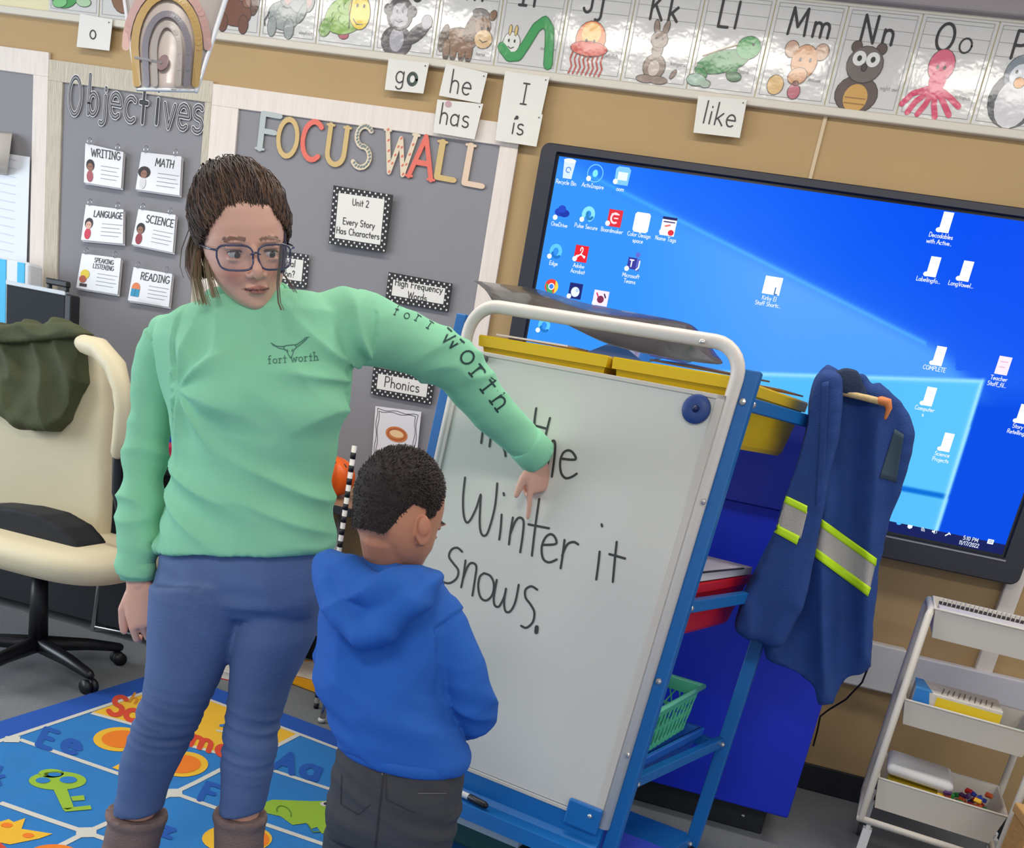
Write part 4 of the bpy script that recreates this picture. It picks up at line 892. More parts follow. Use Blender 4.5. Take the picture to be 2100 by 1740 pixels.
# blue stand
SF = epx(1535, 800, .035)[0]; SR, KR = .80, .62
TFL = lambda s, k: (EP(s, 0, k).z-.07)/.997
tpt = t_at(SF, .035, 762)
ebox(SF-.018, tpt, .02, SF+.018, TFL(SF, .03), .05, m_blue, bev=.003).build('post', ez)
SLp = epx(945, 650, .06)[0]
ebox(SLp-.006, t_at(SLp, .06, 645), .045, SLp+.024, TFL(0, .05), .07, m_blue, bev=.003).build('post', ez)
tr0 = t_at(SR, KR, 880)
ebox(SR-.02, tr0, KR-.012, SR+.02, TFL(SR, KR), KR+.012, m_blue, bev=.003).build('post', ez)
ebox(-.02, tpt+.05, KR-.012, .01, TFL(0, KR), KR+.012, m_blue, bev=.003).build('post', ez)
def corner(z, s, k): t = (EP(s, 0, k).z-z)/.997; return EP(s, t, k)
LT = [t_at(SF, .03, y) for y in (838, 1240, 1585)]
LZ = [EP(SF, t, .03).z for t in LT]
LB = [EP(SR, t_at(SR, KR, y), KR).z for y in (843, 1208, 1532)]
print('levels', LZ, LB)
LZ = [(a+c)/2 for a, c in zip(LZ, LB)]
def bar(z, s0, k0, s1, k1, hh=.03, name='side_rail', bolts=True):
    A, B = corner(z, s0, k0), corner(z, s1, k1); d = (B-A); L = d.length; d.normalize(); o = d.cross(V((0, 0, 1)))
    b = MB(); b.bevbox((0, -.003, -hh), (L, .02, 0), .002, m_blue, M=lambda q: A+d*q.x-o*q.y+V((0, 0, 1))*q.z); r = b.build(name, ez)
    if bolts:
        for t_ in (.03, L-.02): b = MB(); b.ell(A+d*t_+o*.006+V((0, 0, -hh/2)), .008, .008, .008, m_bolt, nu=8, nv=6); b.build('bolt', r)
for z in LZ:
    bar(z, SF-.004, .05, SR-.004, KR-.01); bar(z, SLp+.02, .05, .0, KR-.01)
bar(.1, SF-.004, .05, SR-.004, KR-.01); bar(.1, 0, .05, 0, KR-.01); bar(LZ[2]-.02, 0, KR, SR, KR, bolts=False)
for y in (825, 1398): b = MB(); t_ = t_at(SF, .02, y); b.ell(EP(SF, t_, .017), .008, .006, .008, m_bolt, nu=8, nv=6); b.build('bolt', ez)
def tub(poly, z0, z1, m, label, cat, rim=.014, taper=.03, name='storage_tub', group=None, rm=None):
    c = sum((V(p) for p in poly), V((0, 0, 0)))/len(poly)
    r_ = root(name, (c.x, c.y, z0), label, cat, group)
    def sc(d, z): return [V((p[0]+(c.x-p[0])/((V(p)-c).length)*d, p[1]+(c.y-p[1])/((V(p)-c).length)*d, z)) for p in poly]
    b = MB(); b.loft([sc(taper+.012, z0), sc(taper, z0+.01), sc(.012, z1-.02), sc(.012, z1), sc(.016, z1), sc(taper+.004, z0+.012)], m); b.build('body', r_)
    b = MB(); b.loft([sc(.013, z1-.026), sc(0, z1-.026), sc(-.003, z1-.004), sc(0, z1), sc(.016, z1), sc(.016, z1-.004)], rm or m, cap=False); b.build('rim', r_)
    return r_
m_yel = mat((232, 190, 12), .42); m_red = mat((204, 22, 34), .42); m_tubb = mat((36, 104, 196), .42); m_mint = mat((84, 190, 150), .45)
SI = SF-.035
def poly_r(z, s0, k0=.03, k1=.58, e=0): return [corner(z, s0, k0), corner(z, SI, k0), corner(z, SI+.06, k1), corner(z, s0, k1)]
def zpx(x, y, s, k): return EP(s, t_at(s, k, y), k).z
zy = LZ[0]+.035
tub(poly_r(zy, .385, .025), zy-.15, zy, m_yel, 'right yellow storage tub on the top of the easel', 'storage tub', group='yellow tubs of the easel', taper=.045)
tub([corner(zy, .02, .025), corner(zy, .37, .025), corner(zy, .37, .58), corner(zy, .02, .58)], zy-.15, zy, m_yel, 'left yellow storage tub on the top of the easel behind the whiteboard', 'storage tub', group='yellow tubs of the easel', taper=.045)
zr = LZ[1]+.03
tub(poly_r(zr, .3), zr-.15, zr, m_red, 'red storage tub on the middle level of the easel', 'storage tub', taper=.045)
zb_ = LZ[2]+.02
tub(poly_r(zb_, .25), zb_-.12, zb_, m_tubb, 'blue storage tub on the lower level of the easel', 'storage tub', taper=.045)
pr_ = poly_r(zr+.004, .32, .05, .55); b = MB(); b.poly([p for p in pr_], mat((214, 208, 214), .5), V((0, 0, .02))); tag(b.build('paper_stack'), 'stack of white papers lying on the red tub', 'paper')
pr2 = poly_r(zr+.025, .34, .06, .45); b = MB(); b.poly([p+V((0, 0, .001)) for p in pr2], mat((40, 36, 44), .5), V((0, 0, .003))); b.poly([p*.97+(sum(pr2, V((0, 0, 0)))/4)*.03+V((0, 0, .0045)) for p in pr2], mat((206, 198, 208), .45), V((0, 0, .0015))); tag(b.build('grey_clipboard'), 'grey board with dark edge lying on the papers of the red tub', 'board')
# mint basket
bz = zb_+.002
BO = corner(bz, SI-.16, .08); bx1 = (corner(bz, SI-.0, .08)-BO); by1 = (corner(bz, SI-.14, .5)-BO)
mb_ = root('mint_basket', BO+bx1*.5+by1*.5, 'mint green plastic basket with oval holes on the blue tub', 'basket')
Hb = .13
def BQ(u, v_, h): fl = 1+.12*h/Hb; return BO+bx1*(.5+(v_-.5)*fl)+by1*(.5+(u-.5)*fl)+V((0, 0, h))
b = MB(); b.poly([BQ(0, 0, 0), BQ(1, 0, 0), BQ(1, 1, 0), BQ(0, 1, 0)], m_mint, V((0, 0, .004))); b.build('base', mb_)
def wallgrid(u0, v0, u1, v1, nm, n=10):
    b = MB(); P = lambda t, h: BQ(u0+(u1-u0)*t, v0+(v1-v0)*t, h); th = (BQ(.5, .5, 0)-P(.5, 0)).normalized()*.003
    for h0, h1 in ((0, .014), (.054, .062), (.1, Hb)): b.poly([P(0, h0), P(1, h0), P(1, h1), P(0, h1)], m_mint, th)
    for i in range(n):
        for (h0, h1) in ((.0, .058), (.058, .105)):
            t0 = i/n; t1 = (i+1)/n; b.tube([P(t0+.02, h0), P((t0+t1)/2, (h0+h1)/2), P(t0+.02, h1)], .0024, m_mint, 5, False); b.tube([P(t1-.02, h0), P((t0+t1)/2, (h0+h1)/2), P(t1-.02, h1)], .0024, m_mint, 5, False)
    b.build(nm, mb_)
wallgrid(0, 0, 1, 0, 'side_panel', 14); wallgrid(0, 1, 1, 1, 'side_panel', 14); wallgrid(0, 0, 0, 1, 'end_panel', 6); wallgrid(1, 0, 1, 1, 'end_panel', 6)
b = MB(); rp = [BQ(-.02, -.04, Hb), BQ(1.02, -.04, Hb), BQ(1.02, 1.04, Hb), BQ(-.02, 1.04, Hb)]; b.tube(rp+[rp[0]], .008, mat((110, 206, 168), .45), 8, False); b.build('rim', mb_, True)
b = MB(); b.tube([BQ(.1, .4, .04), BQ(.1, .42, .2)], .03, mat((60, 120, 190), .5), 12); tag(b.build('blue_cup', None, True), 'blue cup standing in the mint basket', 'cup')
# tray
TB = BH
tz = MB(); prof = [(0.0, TB-.012), (0.0, TB+.05), (-.02, TB+.06), (-.07, TB+.06), (-.080, TB+.058), (-.082, TB+.052), (-.09, TB+.052), (-.094, TB+.088), (-.02, TB+.092), (.02, TB+.092), (.02, TB-.012)]
tz.loft([[EP(s, t, k) for k, t in prof] for s in (-.01, BW+.012)], m_blue, cap=True); tz.build('marker_tray', ez)
b = MB(); b.bevbox((BW-.09, TB-.04, -.014), (BW+.002, TB+.03, .0), .006, m_blue, M=lambda p: EP(p.x, p.y, p.z)); br_ = b.build('tray_bracket', ez); b = MB(); b.ell(EP(BW-.025, TB-.015, -.016), .006, .004, .006, m_bolt); b.build('bolt', br_)
mt = TB+.048; sm_, _t = epx(962, 1606, -.045); sm2, _t = epx(1004, 1622, -.05)
mk = root('marker', EP(sm_, mt, -.05), 'black whiteboard marker with white end lying in the blue tray', 'marker')
b = MB(); b.tube([EP(sm_+.012, mt, -.045), EP(sm2, mt, -.055)], .0095, mat((24, 24, 28), .4), 12); b.build('cap', mk, True)
b = MB(); b.tube([EP(sm_-.09, mt, -.04), EP(sm_+.012, mt, -.045)], .0085, mat((226, 226, 224), .4), 12); b.build('barrel', mk, True)
# lowest shelf
zl = .10; sh_ = [corner(zl, .0, .06), corner(zl, SF, .06), corner(zl, SR-.02, KR-.02), corner(zl, .0, KR-.02)]
b = MB(); b.poly(sh_, m_blue, V((0, 0, .012))); b.build('lower_shelf', ez)
zz = zl+.014
tub([corner(zz, .02, -.03), corner(zz, .50, -.03), corner(zz, .50, .42), corner(zz, .02, .42)], zz, zz+.10, mat((38, 66, 56), .5), 'dark green tub with pale rim on the lowest shelf behind the tray', 'storage tub', taper=.03, rm=mat((170, 176, 178), .45))
b = MB()
for k in range(60): b.ell(corner(zz+.05+.035*random.random(), .06+.4*random.random(), .02+.34*random.random()), .016, .016, .013, mat([(60, 140, 60), (80, 170, 70), (40, 100, 50)][k % 3], .5), nu=7, nv=5)
gp = tag(b.build('green_counters'), 'pile of bright green counters in the dark green tub', 'counters'); gp['kind'] = 'stuff'
bx = root('flat_box', corner(zz, .6, .1), 'flat blue box with white edge on the lowest shelf of the easel', 'box')
q4 = lambda z: [corner(z, .52, -.02), corner(z, SF+.12, -.02), corner(z, SF+.12, .33), corner(z, .52, .33)]
b = MB(); b.poly(q4(zz+.001), mat((232, 236, 240), .5), V((0, 0, .03))); b.build('white_edge', bx)
b = MB(); b.poly(q4(zz+.031), mat((60, 80, 200), .5), V((0, 0, .02))); b.build('lid', bx)
for s_, k_ in ((SF, .035), (0, .05), (SR, KR), (0, KR)):
    q = corner(.035, s_, k_); b = MB(); b.tube([q+V((-.012, 0, 0)), q+V((.012, 0, 0))], .035, mat((50, 50, 56), .5), 14, False); b.build('caster', ez)
# magnets
s_, t_ = epx(1429, 840, 0); mg = root('round_magnet', EP(s_, t_, 0), 'round dark blue magnet at the top right corner of the whiteboard', 'magnet')
b = MB(); rg = []
for r, k in ((.032, 0), (.032, -.008), (.029, -.012), (.011, -.010)): rg.append([EP(s_+r*math.cos(a), t_+r*math.sin(a), k) for a in [j*math.pi/14 for j in range(28)]])
b.loft(rg, mat((30, 62, 128), .45)); b.build('disc', mg, True)
b = MB(); b.tube([EP(s_, t_, -.006), EP(s_, t_, -.0115)], .008, mat((18, 34, 80), .4), 14); b.build('hub', mg, True)
s_, t_ = epx(995, 737, 0); b = MB(); b.tube([EP(s_, t_, 0), EP(s_, t_, -.012)], .009, mat((90, 92, 92), .4), 12); tag(b.build('grey_magnet', None, True), 'small grey magnet at the top left of the whiteboard', 'magnet')
for y in (1030, 1545): s_, t_ = epx(1446 if y < 1100 else 1278, y, 0); b = MB(); b.ell(EP(BW+.02, t_, -.006), .006, .005, .008, m_bolt, nu=8, nv=6); b.build('bolt', ez)
# laminated poster lying across the top
pk = lambda x, y, k: EP(*epx(x, y, k), k)
po = root('laminated_poster', pk(1200, 650, .1), 'dark glossy laminated poster lying across the top of the easel frame', 'poster')
top = [(963, 573), (1030, 582), (1110, 590), (1180, 618), (1260, 632), (1330, 645), (1415, 661), (1428, 672), (1442, 688)]
bot = [(1012, 624), (1075, 636), (1130, 652), (1185, 678), (1240, 705), (1300, 722), (1370, 735), (1430, 745), (1490, 752)]
b = MB(); vs = []; n = len(top)
for i in range(n):
    A = pk(*top[i], .30); B = pk(*bot[i], .05)
    for j in range(7):
        t = j/6; P = A.lerp(B, t); P.z += .010*math.sin(t*math.pi)*(1 if i < 6 else .3)+.005*noise.noise(V((i*.7, j*.6, 1))); vs.append(P)
b.add(vs, [[i*7+j, i*7+j+1, (i+1)*7+j+1, (i+1)*7+j] for i in range(n-1) for j in range(6)], mat((34, 32, 34), .3, coat=.5, var=.9, vscale=9))
o = b.build('sheet', po, True); sm = o.modifiers.new('s', 'SOLIDIFY'); sm.thickness = .002; ss = o.modifiers.new('u', 'SUBSURF'); ss.levels = 2; ss.render_levels = 2
def slab(pts, m, name, label, cat='paper', th=.004):
    b = MB(); b.poly(pts, m, V((0, 0, th))); return tag(b.build(name), label, cat)
cz = lambda s, k, h: corner(zy, s, k)+V((0, 0, h))
slab([cz(.05, .05, .006), cz(.25, .05, .006), cz(.27, .25, .012), cz(.05, .25, .018)], mat((236, 226, 222), .5), 'white_papers', 'white papers sticking out of the left yellow tub')
b = MB(); b.loft([[cz(s, k, h) for s, k, h in ((.30, .05, 0), (.45, .05, 0), (.44, .2, .03), (.31, .2, .05))], [cz(s, k, h-.005) for s, k, h in ((.30, .05, 0), (.45, .05, 0), (.44, .2, .03), (.31, .2, .05))]], mat((130, 126, 132), .3, coat=.8)); tag(b.build('plastic_sleeve'), 'grey plastic sleeve between the two yellow tubs', 'plastic sleeve')
slab([cz(.46, .06, .006), cz(SI-.02, .06, .004), cz(SI, .35, .02), cz(.46, .35, .03)], mat((110, 76, 44), .5), 'brown_folder', 'brown folder lying in the right yellow tub', 'folder')
slab([cz(.46, .05, .016), cz(.55, .05, .012), cz(.55, .09, .02), cz(.46, .1, .028)], mat((60, 60, 140), .35, coat=.6), 'blue_card', 'small dark blue card on the brown folder', 'card', .003)
slab([cz(SI-.1, .38, .008), cz(SI+.03, .36, .006), cz(SI+.05, .55, .01), cz(SI-.1, .55, .02)], mat((150, 108, 60), .5), 'tan_folder', 'tan folder at the back of the right yellow tub', 'folder')
# ================================================================== HANGING BLUE JACKET
m_jk = mat((26, 62, 128), .8, .25, 300, var=.08, vscale=20)
jk = root('blue_work_jacket', PY(1760, 800, 2.6), 'blue work jacket with hi-vis reflective bands hanging off the right side of the easel', 'jacket')
def fold(A, s, sx, sy, sz, o): return lambda p, n: A*(1-2*abs(noise.noise(V((p[0]*s*sx+o, p[1]*s*sy, p[2]*s*sz)))))
JY = 2.60
o1 = [(1685, 772), (1720, 765), (1766, 772), (1776, 800), (1815, 812), (1838, 826), (1852, 858), (1856, 890), (1850, 940), (1842, 990), (1832, 1035), (1826, 1050), (1818, 1090), (1812, 1130), (1798, 1170), (1788, 1215), (1780, 1250), (1776, 1275), (1785, 1298), (1781, 1325), (1772, 1345), (1762, 1372), (1738, 1392), (1722, 1420), (1706, 1436), (1690, 1428), (1640, 1392), (1590, 1345), (1560, 1300), (1600, 1200), (1640, 1100), (1660, 1000), (1672, 900)]
me = puffy(o1, JY, .09, .007, 10)
jb, jbv = put(me, 'body', m_jk, jk, lambda p, n: .024*(1-2.5*abs(noise.noise(V((p[0]*9+p[2]*2.5, p[1]*3, p[2]*1.6)))))+.006*noise.noise(V((p[0]*22, p[1]*8, p[2]*9))))
o2 = [(1672, 782), (1690, 765), (1715, 775), (1712, 830), (1708, 900), (1690, 990), (1682, 1060), (1668, 1130), (1655, 1190), (1628, 1250), (1600, 1318), (1560, 1305), (1508, 1288), (1530, 1230), (1556, 1180), (1575, 1130), (1590, 1085), (1604, 1018), (1630, 940), (1650, 870), (1660, 810)]
me = puffy(o2, JY-.085, .08, .007, 10)
js, jsv = put(me, 'sleeve', m_jk, jk, lambda p, n: .017*(1-2.5*abs(noise.noise(V((p[0]*10+p[2]*2, p[1]*3, p[2]*1.5+7)))))+.004*noise.noise(V((p[0]*24, 3, p[2]*9))))
o3 = [(1700, 770), (1730, 755), (1758, 758), (1772, 790), (1782, 812), (1768, 822), (1740, 818), (1712, 800)]
me = puffy(o3, JY-.05, .06, .006, 6); put(me, 'collar', mat((16, 38, 74), .7, .2, 200), jk, lambda p, n: .006*noise.noise(V((p[0]*20, p[1]*20, p[2]*20))))
# green-grey shoulder patch, reflective bands: cloth bands sewn on
def band(bvh, q, m, name, par, nu=16, nv=8, off=.003):
    """quad of photo pixels (TL,TR,BR,BL) laid on the cloth as a real strip"""
    d = Drape(bvh, 0, 0, 0, 1, off); vs = []
    for j in range(nv+1):
        for i in range(nu+1):
            u, v_ = i/nu, j/nv; x = (q[0][0]*(1-u)+q[1][0]*u)*(1-v_)+(q[3][0]*(1-u)+q[2][0]*u)*v_; y = (q[0][1]*(1-u)+q[1][1]*u)*(1-v_)+(q[3][1]*(1-u)+q[2][1]*u)*v_
            vs.append(d(x, -y))
    b = MB(); b.add(vs, [[j*(nu+1)+i, j*(nu+1)+i+1, (j+1)*(nu+1)+i+1, (j+1)*(nu+1)+i] for j in range(nv) for i in range(nu)], m); o = b.build(name, par, True)
    s = o.modifiers.new('s', 'SOLIDIFY'); s.thickness = .0015; s.offset = 0; return o
m_sil = mat((172, 166, 160), .5, .2, 200); m_hv = mat((196, 236, 8), .6)
band(jsv, [(1602, 1024), (1656, 1050), (1642, 1106), (1588, 1080)], m_sil, 'reflective_band', js)
band(jsv, [(1606, 1014), (1656, 1038), (1654, 1054), (1602, 1028)], m_hv, 'yellow_stripe', js, nv=3, off=.0045); band(jsv, [(1588, 1074), (1640, 1100), (1634, 1118), (1584, 1090)], m_hv, 'yellow_stripe', js, nv=3, off=.0045)
band(jbv, [(1650, 1060), (1683, 1062), (1669, 1132), (1634, 1126)], m_sil, 'reflective_band', jb, 8, 8, .03)
band(jbv, [(1684, 1074), (1796, 1154), (1782, 1218), (1668, 1132)], m_sil, 'reflective_band', jb)
band(jbv, [(1684, 1064), (1798, 1146), (1796, 1162), (1682, 1080)], m_hv, 'yellow_stripe', jb, nv=3, off=.0045); band(jbv, [(1670, 1122), (1786, 1206), (1780, 1224), (1667, 1140)], m_hv, 'yellow_stripe', jb, nv=3, off=.0045)
band(jbv, [(1835, 880), (1854, 892), (1838, 990), (1804, 980)], mat((54, 74, 88), .8), 'shoulder_patch', jb, 10, 10, .002)
band(jsv, [(1686, 700+85), (1700, 782), (1690, 1000), (1672, 1040)], m_jk, 'front_placket', js, 4, 20, .002)
# hook stick through the collar
hk = root('wooden_stick', PY(1760, 812, JY-.07), 'pale wooden stick with orange hooked end poking out of the jacket collar', 'stick')
b = MB(); b.tube([PY(1716, 802, JY-.07), PY(1770, 815, JY-.075), PY(1812, 826, JY-.08)], .0085, mat((206, 176, 124), .6, var=.15, vscale=40), 10); b.build('shaft', hk, True)
b = MB(); b.tube([PY(1806, 822, JY-.08), PY(1820, 826, JY-.08), PY(1823, 838, JY-.08), PY(1816, 858, JY-.08)], [.011, .012, .008, .004], mat((222, 130, 70), .5), 10); b.build('hook', hk, True)
lab = Drape(jbv, 1742, 790, 10, 900, .05)
# ================================================================== LEFT: DESK, MONITOR, CHAIR
DYF, DYB = 3.08, WY-.02; DZ = PY(722, 1043, DYF).z
dk = root('desk', (-2.9, 3.3, 0), 'long desk with pale top and black edge along the wall behind the woman', 'desk')
m_top = mat((150, 118, 90), .5, var=.08, vscale=20)
xd = PY(722, 1040, DYF).x
b = MB(); b.bevbox((-5.4, DYF+.002, DZ-.03), (xd-.003, DYB, DZ), .003, m_top); b.build('desktop', dk)
b = MB(); b.bevbox((-5.4, DYF-.006, DZ-.034), (xd, DYF+.002, DZ-.002), .002, m_black); b.build('edge_band', dk)
b = MB(); b.bevbox((-5.4, DYF+.12, .04), (PY(560, 1200, 3.2).x, DYF+.14, DZ-.03), .003, mat((14, 16, 26), .6)); b.build('underdesk_dark', dk)  # near-black sheet added to stand for the darkness under the desk
for x in (xd-.06, -5.3, -3.4):
    for y in (DYF+.05, DYB-.06): b = MB(); b.tube([(x, y, 0), (x, y, DZ-.03)], .014, mat((170, 170, 172), .3, metal=.9), 10, False); b.build('leg', dk, True)
# monitor
MY = 3.25
mo = root('monitor', PY(80, 640, MY), 'black computer monitor with webcam on the desk at the left', 'monitor')
q = [PY(x, y, MY) for x, y in ((13, 576), (134, 601), (134, 700), (13, 690))]
x0, x1, z1 = q[0].x, q[1].x, (q[0].z+q[1].z)/2
b = MB(); b.bevbox((x0, MY, DZ+.10), (x1, MY+.02, z1), .004, mat((40, 44, 50), .7, spec=.2)); b.build('screen_panel', mo)
b = MB(); b.bevbox((x0, MY-.004, z1-.012), (x1+.002, MY+.016, z1+.004), .002, mat((190, 196, 202), .4)); b.build('top_bezel', mo)
b = MB(); b.bevbox((x1, MY-.003, DZ+.1), (x1+.03, MY+.05, z1-.004), .006, m_black); b.build('side_bezel', mo)
b = MB(); b.bevbox(((x0+x1)/2-.03, MY+.02, DZ+.01), ((x0+x1)/2+.03, MY+.05, DZ+.3), .005, m_black); b.bevbox(((x0+x1)/2-.12, MY-.05, DZ), ((x0+x1)/2+.12, MY+.12, DZ+.012), .004, m_black); b.build('stand', mo)
wc_ = root('webcam', PY(115, 590, MY), 'small black webcam clipped on top of the monitor', 'webcam')
p = PY(96, 596, MY); p2 = PY(140, 600, MY); b = MB(); b.bevbox((p.x, MY-.01, z1+.018), (p2.x, MY+.015, z1+.042), .005, m_black); b.build('body', wc_)
b = MB(); b.bevbox((p.x+.004, MY-.006, z1+.004), (p.x+.016, MY+.012, z1+.019), .002, m_black); b.bevbox((p2.x-.016, MY-.006, z1+.004), (p2.x-.004, MY+.012, z1+.019), .002, m_black); b.build('clip', wc_)
# striped bag
sb_ = root('striped_bag', PY(20, 560, 3.38), 'white and cyan striped paper bag behind the monitor', 'bag')
x0 = PY(-60, 560, 3.38).x; x1 = PY(60, 540, 3.38).x; zt_ = PY(30, 533, 3.38).z; b = MB(); b.bevbox((x0, 3.38, DZ), (x1, 3.46, zt_), .012, mat((222, 226, 230), .6)); b.build('body', sb_)
b = MB()
for k in range(3):
    xa = x1-.02-k*.09; b.bevbox((xa-.035, 3.377, DZ+.01), (xa, 3.381, zt_-.006), .001, mat((60, 180, 228), .6))
b.build('stripes', sb_)
# small desk items seen between arm and body
def bx_(name, px0, py0, px1, py1, Y, d, m, label, cat):
    a = PY(px0, py0, Y); c = PY(px1, py1, Y); b = MB(); b.bevbox((a.x, Y, c.z), (c.x, Y+d, a.z), .004, m); return tag(b.build(name), label, cat)
bx_('blue_binder', 338, 868, 374, 945, 3.2, .06, mat((30, 80, 200), .5), 'blue binder standing on the desk behind the woman\'s arm', 'binder')
b = MB(); q = PY(350, 965, 3.12); b.bevbox((q.x-.06, 3.1, DZ), (q.x+.06, 3.18, DZ+.08), .01, mat((190, 40, 80), .5)); pb = tag(b.build('pink_pouch'), 'pink pouch on the desk behind the woman\'s arm', 'pouch')
# pumpkin
pc_ = PY(668, 985, 3.24); pk_ = root('pumpkin', (pc_.x, 3.24, DZ), 'bright orange plastic pumpkin on the desk behind the woman', 'pumpkin')
b = MB(); hz_ = (PY(690, 934, 3.24).z-DZ)/2; vs = []; fs = []; nu, nv = 64, 20
R_ = PY(722, 985, 3.24).x-pc_.x
for i in range(nv+1):
    th = math.pi*i/nv
    for j in range(nu):
        a = 2*math.pi*j/nu; r = R_*(math.sin(th)**.8 if math.sin(th) > 0 else 0)*(1-.07*abs(math.cos(a*4.5))**6*1.0-.03*math.cos(a*9)); vs.append((pc_.x+r*math.cos(a), 3.24+r*math.sin(a), DZ+hz_+hz_*math.cos(th)*(1-.12*math.exp(-(th*3)**2))))
for i in range(nv):
    for j in range(nu): k = (j+1) % nu; fs.append([i*nu+j, i*nu+k, (i+1)*nu+k, (i+1)*nu+j])
b.add(vs, fs, mat((250, 104, 14), .4, emit=0)); b.build('shell', pk_, True)
b = MB(); b.tube([(pc_.x, 3.24, DZ+hz_*1.9), (pc_.x+.01, 3.235, DZ+hz_*2.25)], [.013, .009], mat((90, 110, 50), .6), 8); b.build('stem', pk_, True)
b = MB(); fP = pfr(708, 958, 3.24-R_*.93); 
for s_ in (-1, 1): stroke(b, fP, [(-.02+s_*.016, .008), (-.02+s_*.024, .0)], .004, ink, 0, )
b.build('face_marks', pk_)
# striped pole
sp_ = root('striped_pole', PY(733, 1140, 3.03), 'thin black and white striped pole beside the desk end above the boy', 'pole')
p0 = PY(727, 915, 3.03); p1 = V((p0.x-.02, 3.03, 0)); n = 44; b = MB(); b.tube([p1, p0], .009, mat((226, 220, 210), .5), 12, False); b.build('shaft', sp_, True)
for k in range(n):
    if k % 2: continue
    a = p1.lerp(p0, k/n); c = p1.lerp(p0, (k+1)/n); b = MB(); sh = V((0, 0, .008)); b.tube([a, c], .0096, m_black, 12, False); b.build('stripe', sp_, True)
# office chair
ch = root('office_chair', (-2.35, 2.5, 0), 'cream office chair on a black five-star base at the left', 'chair')
m_cr = mat((222, 208, 172), .55, .06, 60); hub = PZ(78, 1320, .10); c1_ = PZ(160, 1412, 0); ang0 = math.atan2(c1_.y-hub.y, c1_.x-hub.x); print('hub', hub, c1_, math.degrees(ang0), (c1_-hub).length); BY = hub.y+.16; SYF = hub.y-.24; zs = PY(125, 1172, SYF).z; sxr = PY(250, 1140, hub.y-.1).x; scx = sxr-.29; print('seat z', zs, sxr)
me = puffy([(-150, 690), (0, 672), (120, 676), (178, 690), (206, 720), (222, 780), (226, 860), (224, 960), (222, 1060), (215, 1120), (120, 1130), (-150, 1100)], BY, .07, .01, 10)
put(me, 'backrest', m_cr, ch)
b = MB()
me_ = MB(); rings = []
for z, k in ((-.055, .75), (-.045, .92), (-.01, 1.0), (.02, .99), (.045, .93), (.055, .75)):
    rings.append([V((scx+.29*k*math.copysign(abs(math.cos(a))**.6, math.cos(a)), hub.y-.01+.25*k*math.copysign(abs(math.sin(a))**.6, math.sin(a)), zs+z)) for a in [j*math.pi/24 for j in range(48)]])
me_.loft(rings, m_cr); me_.build('seat', ch, True)
b = MB(); b.bevbox((hub.x-.16, hub.y-.12, zs-.09), (hub.x+.16, hub.y+.12, zs-.05), .02, m_black); b.build('seat_plate', ch)
b = MB(); b.tube([(hub.x, hub.y, .09), (hub.x, hub.y, zs-.07)], [.034, .026], mat((20, 20, 24), .4), 16, False); b.build('column', ch, True)
for k in range(5):
    a = ang0+math.radians(72*k); d = V((math.cos(a), math.sin(a), 0)); b = MB(); L = .29
    b.tube([hub, hub+d*L*.6+V((0, 0, -.012)), hub+d*L+V((0, 0, -.03))], [.032, .024, .018], mat((24, 24, 28), .35), 8); lg_ = b.build('leg', ch, True)
    b = MB(); q = hub+d*L; n_ = V((-d.y, d.x, 0))
    for s_ in (-1, 1): b.tube([V((q.x, q.y, .026))+n_*(.006*s_), V((q.x, q.y, .026))+n_*(.022*s_)], .026, mat((26, 26, 30), .45), 14, False)
    b.build('caster', lg_, True)
b = MB(); AY = hub.y+.02
b.tube([PY(172, 706, AY), PY(205, 716, AY-.02), PY(236, 752, AY-.04), PY(250, 800, AY-.06), PY(252, 840, AY-.06), PY(246, 900, AY-.06), PY(240, 930, AY-.05)], [.03, .036, .036, .03, .026, .024, .02], m_cr, 14); b.build('armrest', ch, True)
b = MB(); b.tube([PY(240, 925, AY-.04), PY(238, 1010, AY-.02), (sxr-.02, hub.y, zs-.03)], .014, m_black, 10); b.tube([(sxr-.02, hub.y, zs-.03), (sxr-.2, hub.y, zs-.06)], .014, m_black, 8); b.build('armrest_support', ch, True)
# dark cushion
me = puffy([(-150, 1040), (0, 1033), (60, 1040), (115, 1054), (160, 1080), (188, 1112), (197, 1138), (160, 1142), (80, 1140), (0, 1130), (-150, 1130)], hub.y-.04, .16, .008, 8)
cu, _b = put(me, 'cushion', mat((20, 22, 28), .75, .1, 200), root('seat_cushion', PY(80, 1138, hub.y-.04), 'black cushion lying on the cream office chair seat', 'cushion'), None)
# olive jacket
oj = root('olive_jacket', PY(80, 670, BY-.06), 'olive green quilted jacket draped over the back of the cream office chair', 'jacket')
m_ol = mat((76, 80, 50), .85, .15, 120, var=.1, vscale=14)
me = puffy([(-150, 680), (0, 672), (60, 666), (140, 664), (185, 686), (172, 730), (162, 790), (154, 840), (140, 862), (112, 876), (85, 878), (45, 868), (10, 840), (-60, 810), (-150, 800)], BY-.065, .07, .0065, 8)
put(me, 'jacket_body', m_ol, oj, lambda p, n: .020*(1-2.6*abs(noise.noise(V((p[0]*7+p[2]*3.5, 1, p[2]*4)))))+.005*noise.noise(V((p[0]*20, 3, p[2]*12))))
me = puffy([(-150, 690), (0, 672), (50, 664), (110, 661), (150, 666), (188, 686), (140, 695), (80, 700), (0, 705), (-150, 715)], BY-.105, .05, .0065, 6)
put(me, 'jacket_hood', m_ol, oj, lambda p, n: .006*(1-2.6*abs(noise.noise(V((p[0]*7, 1, p[2]*16))))))
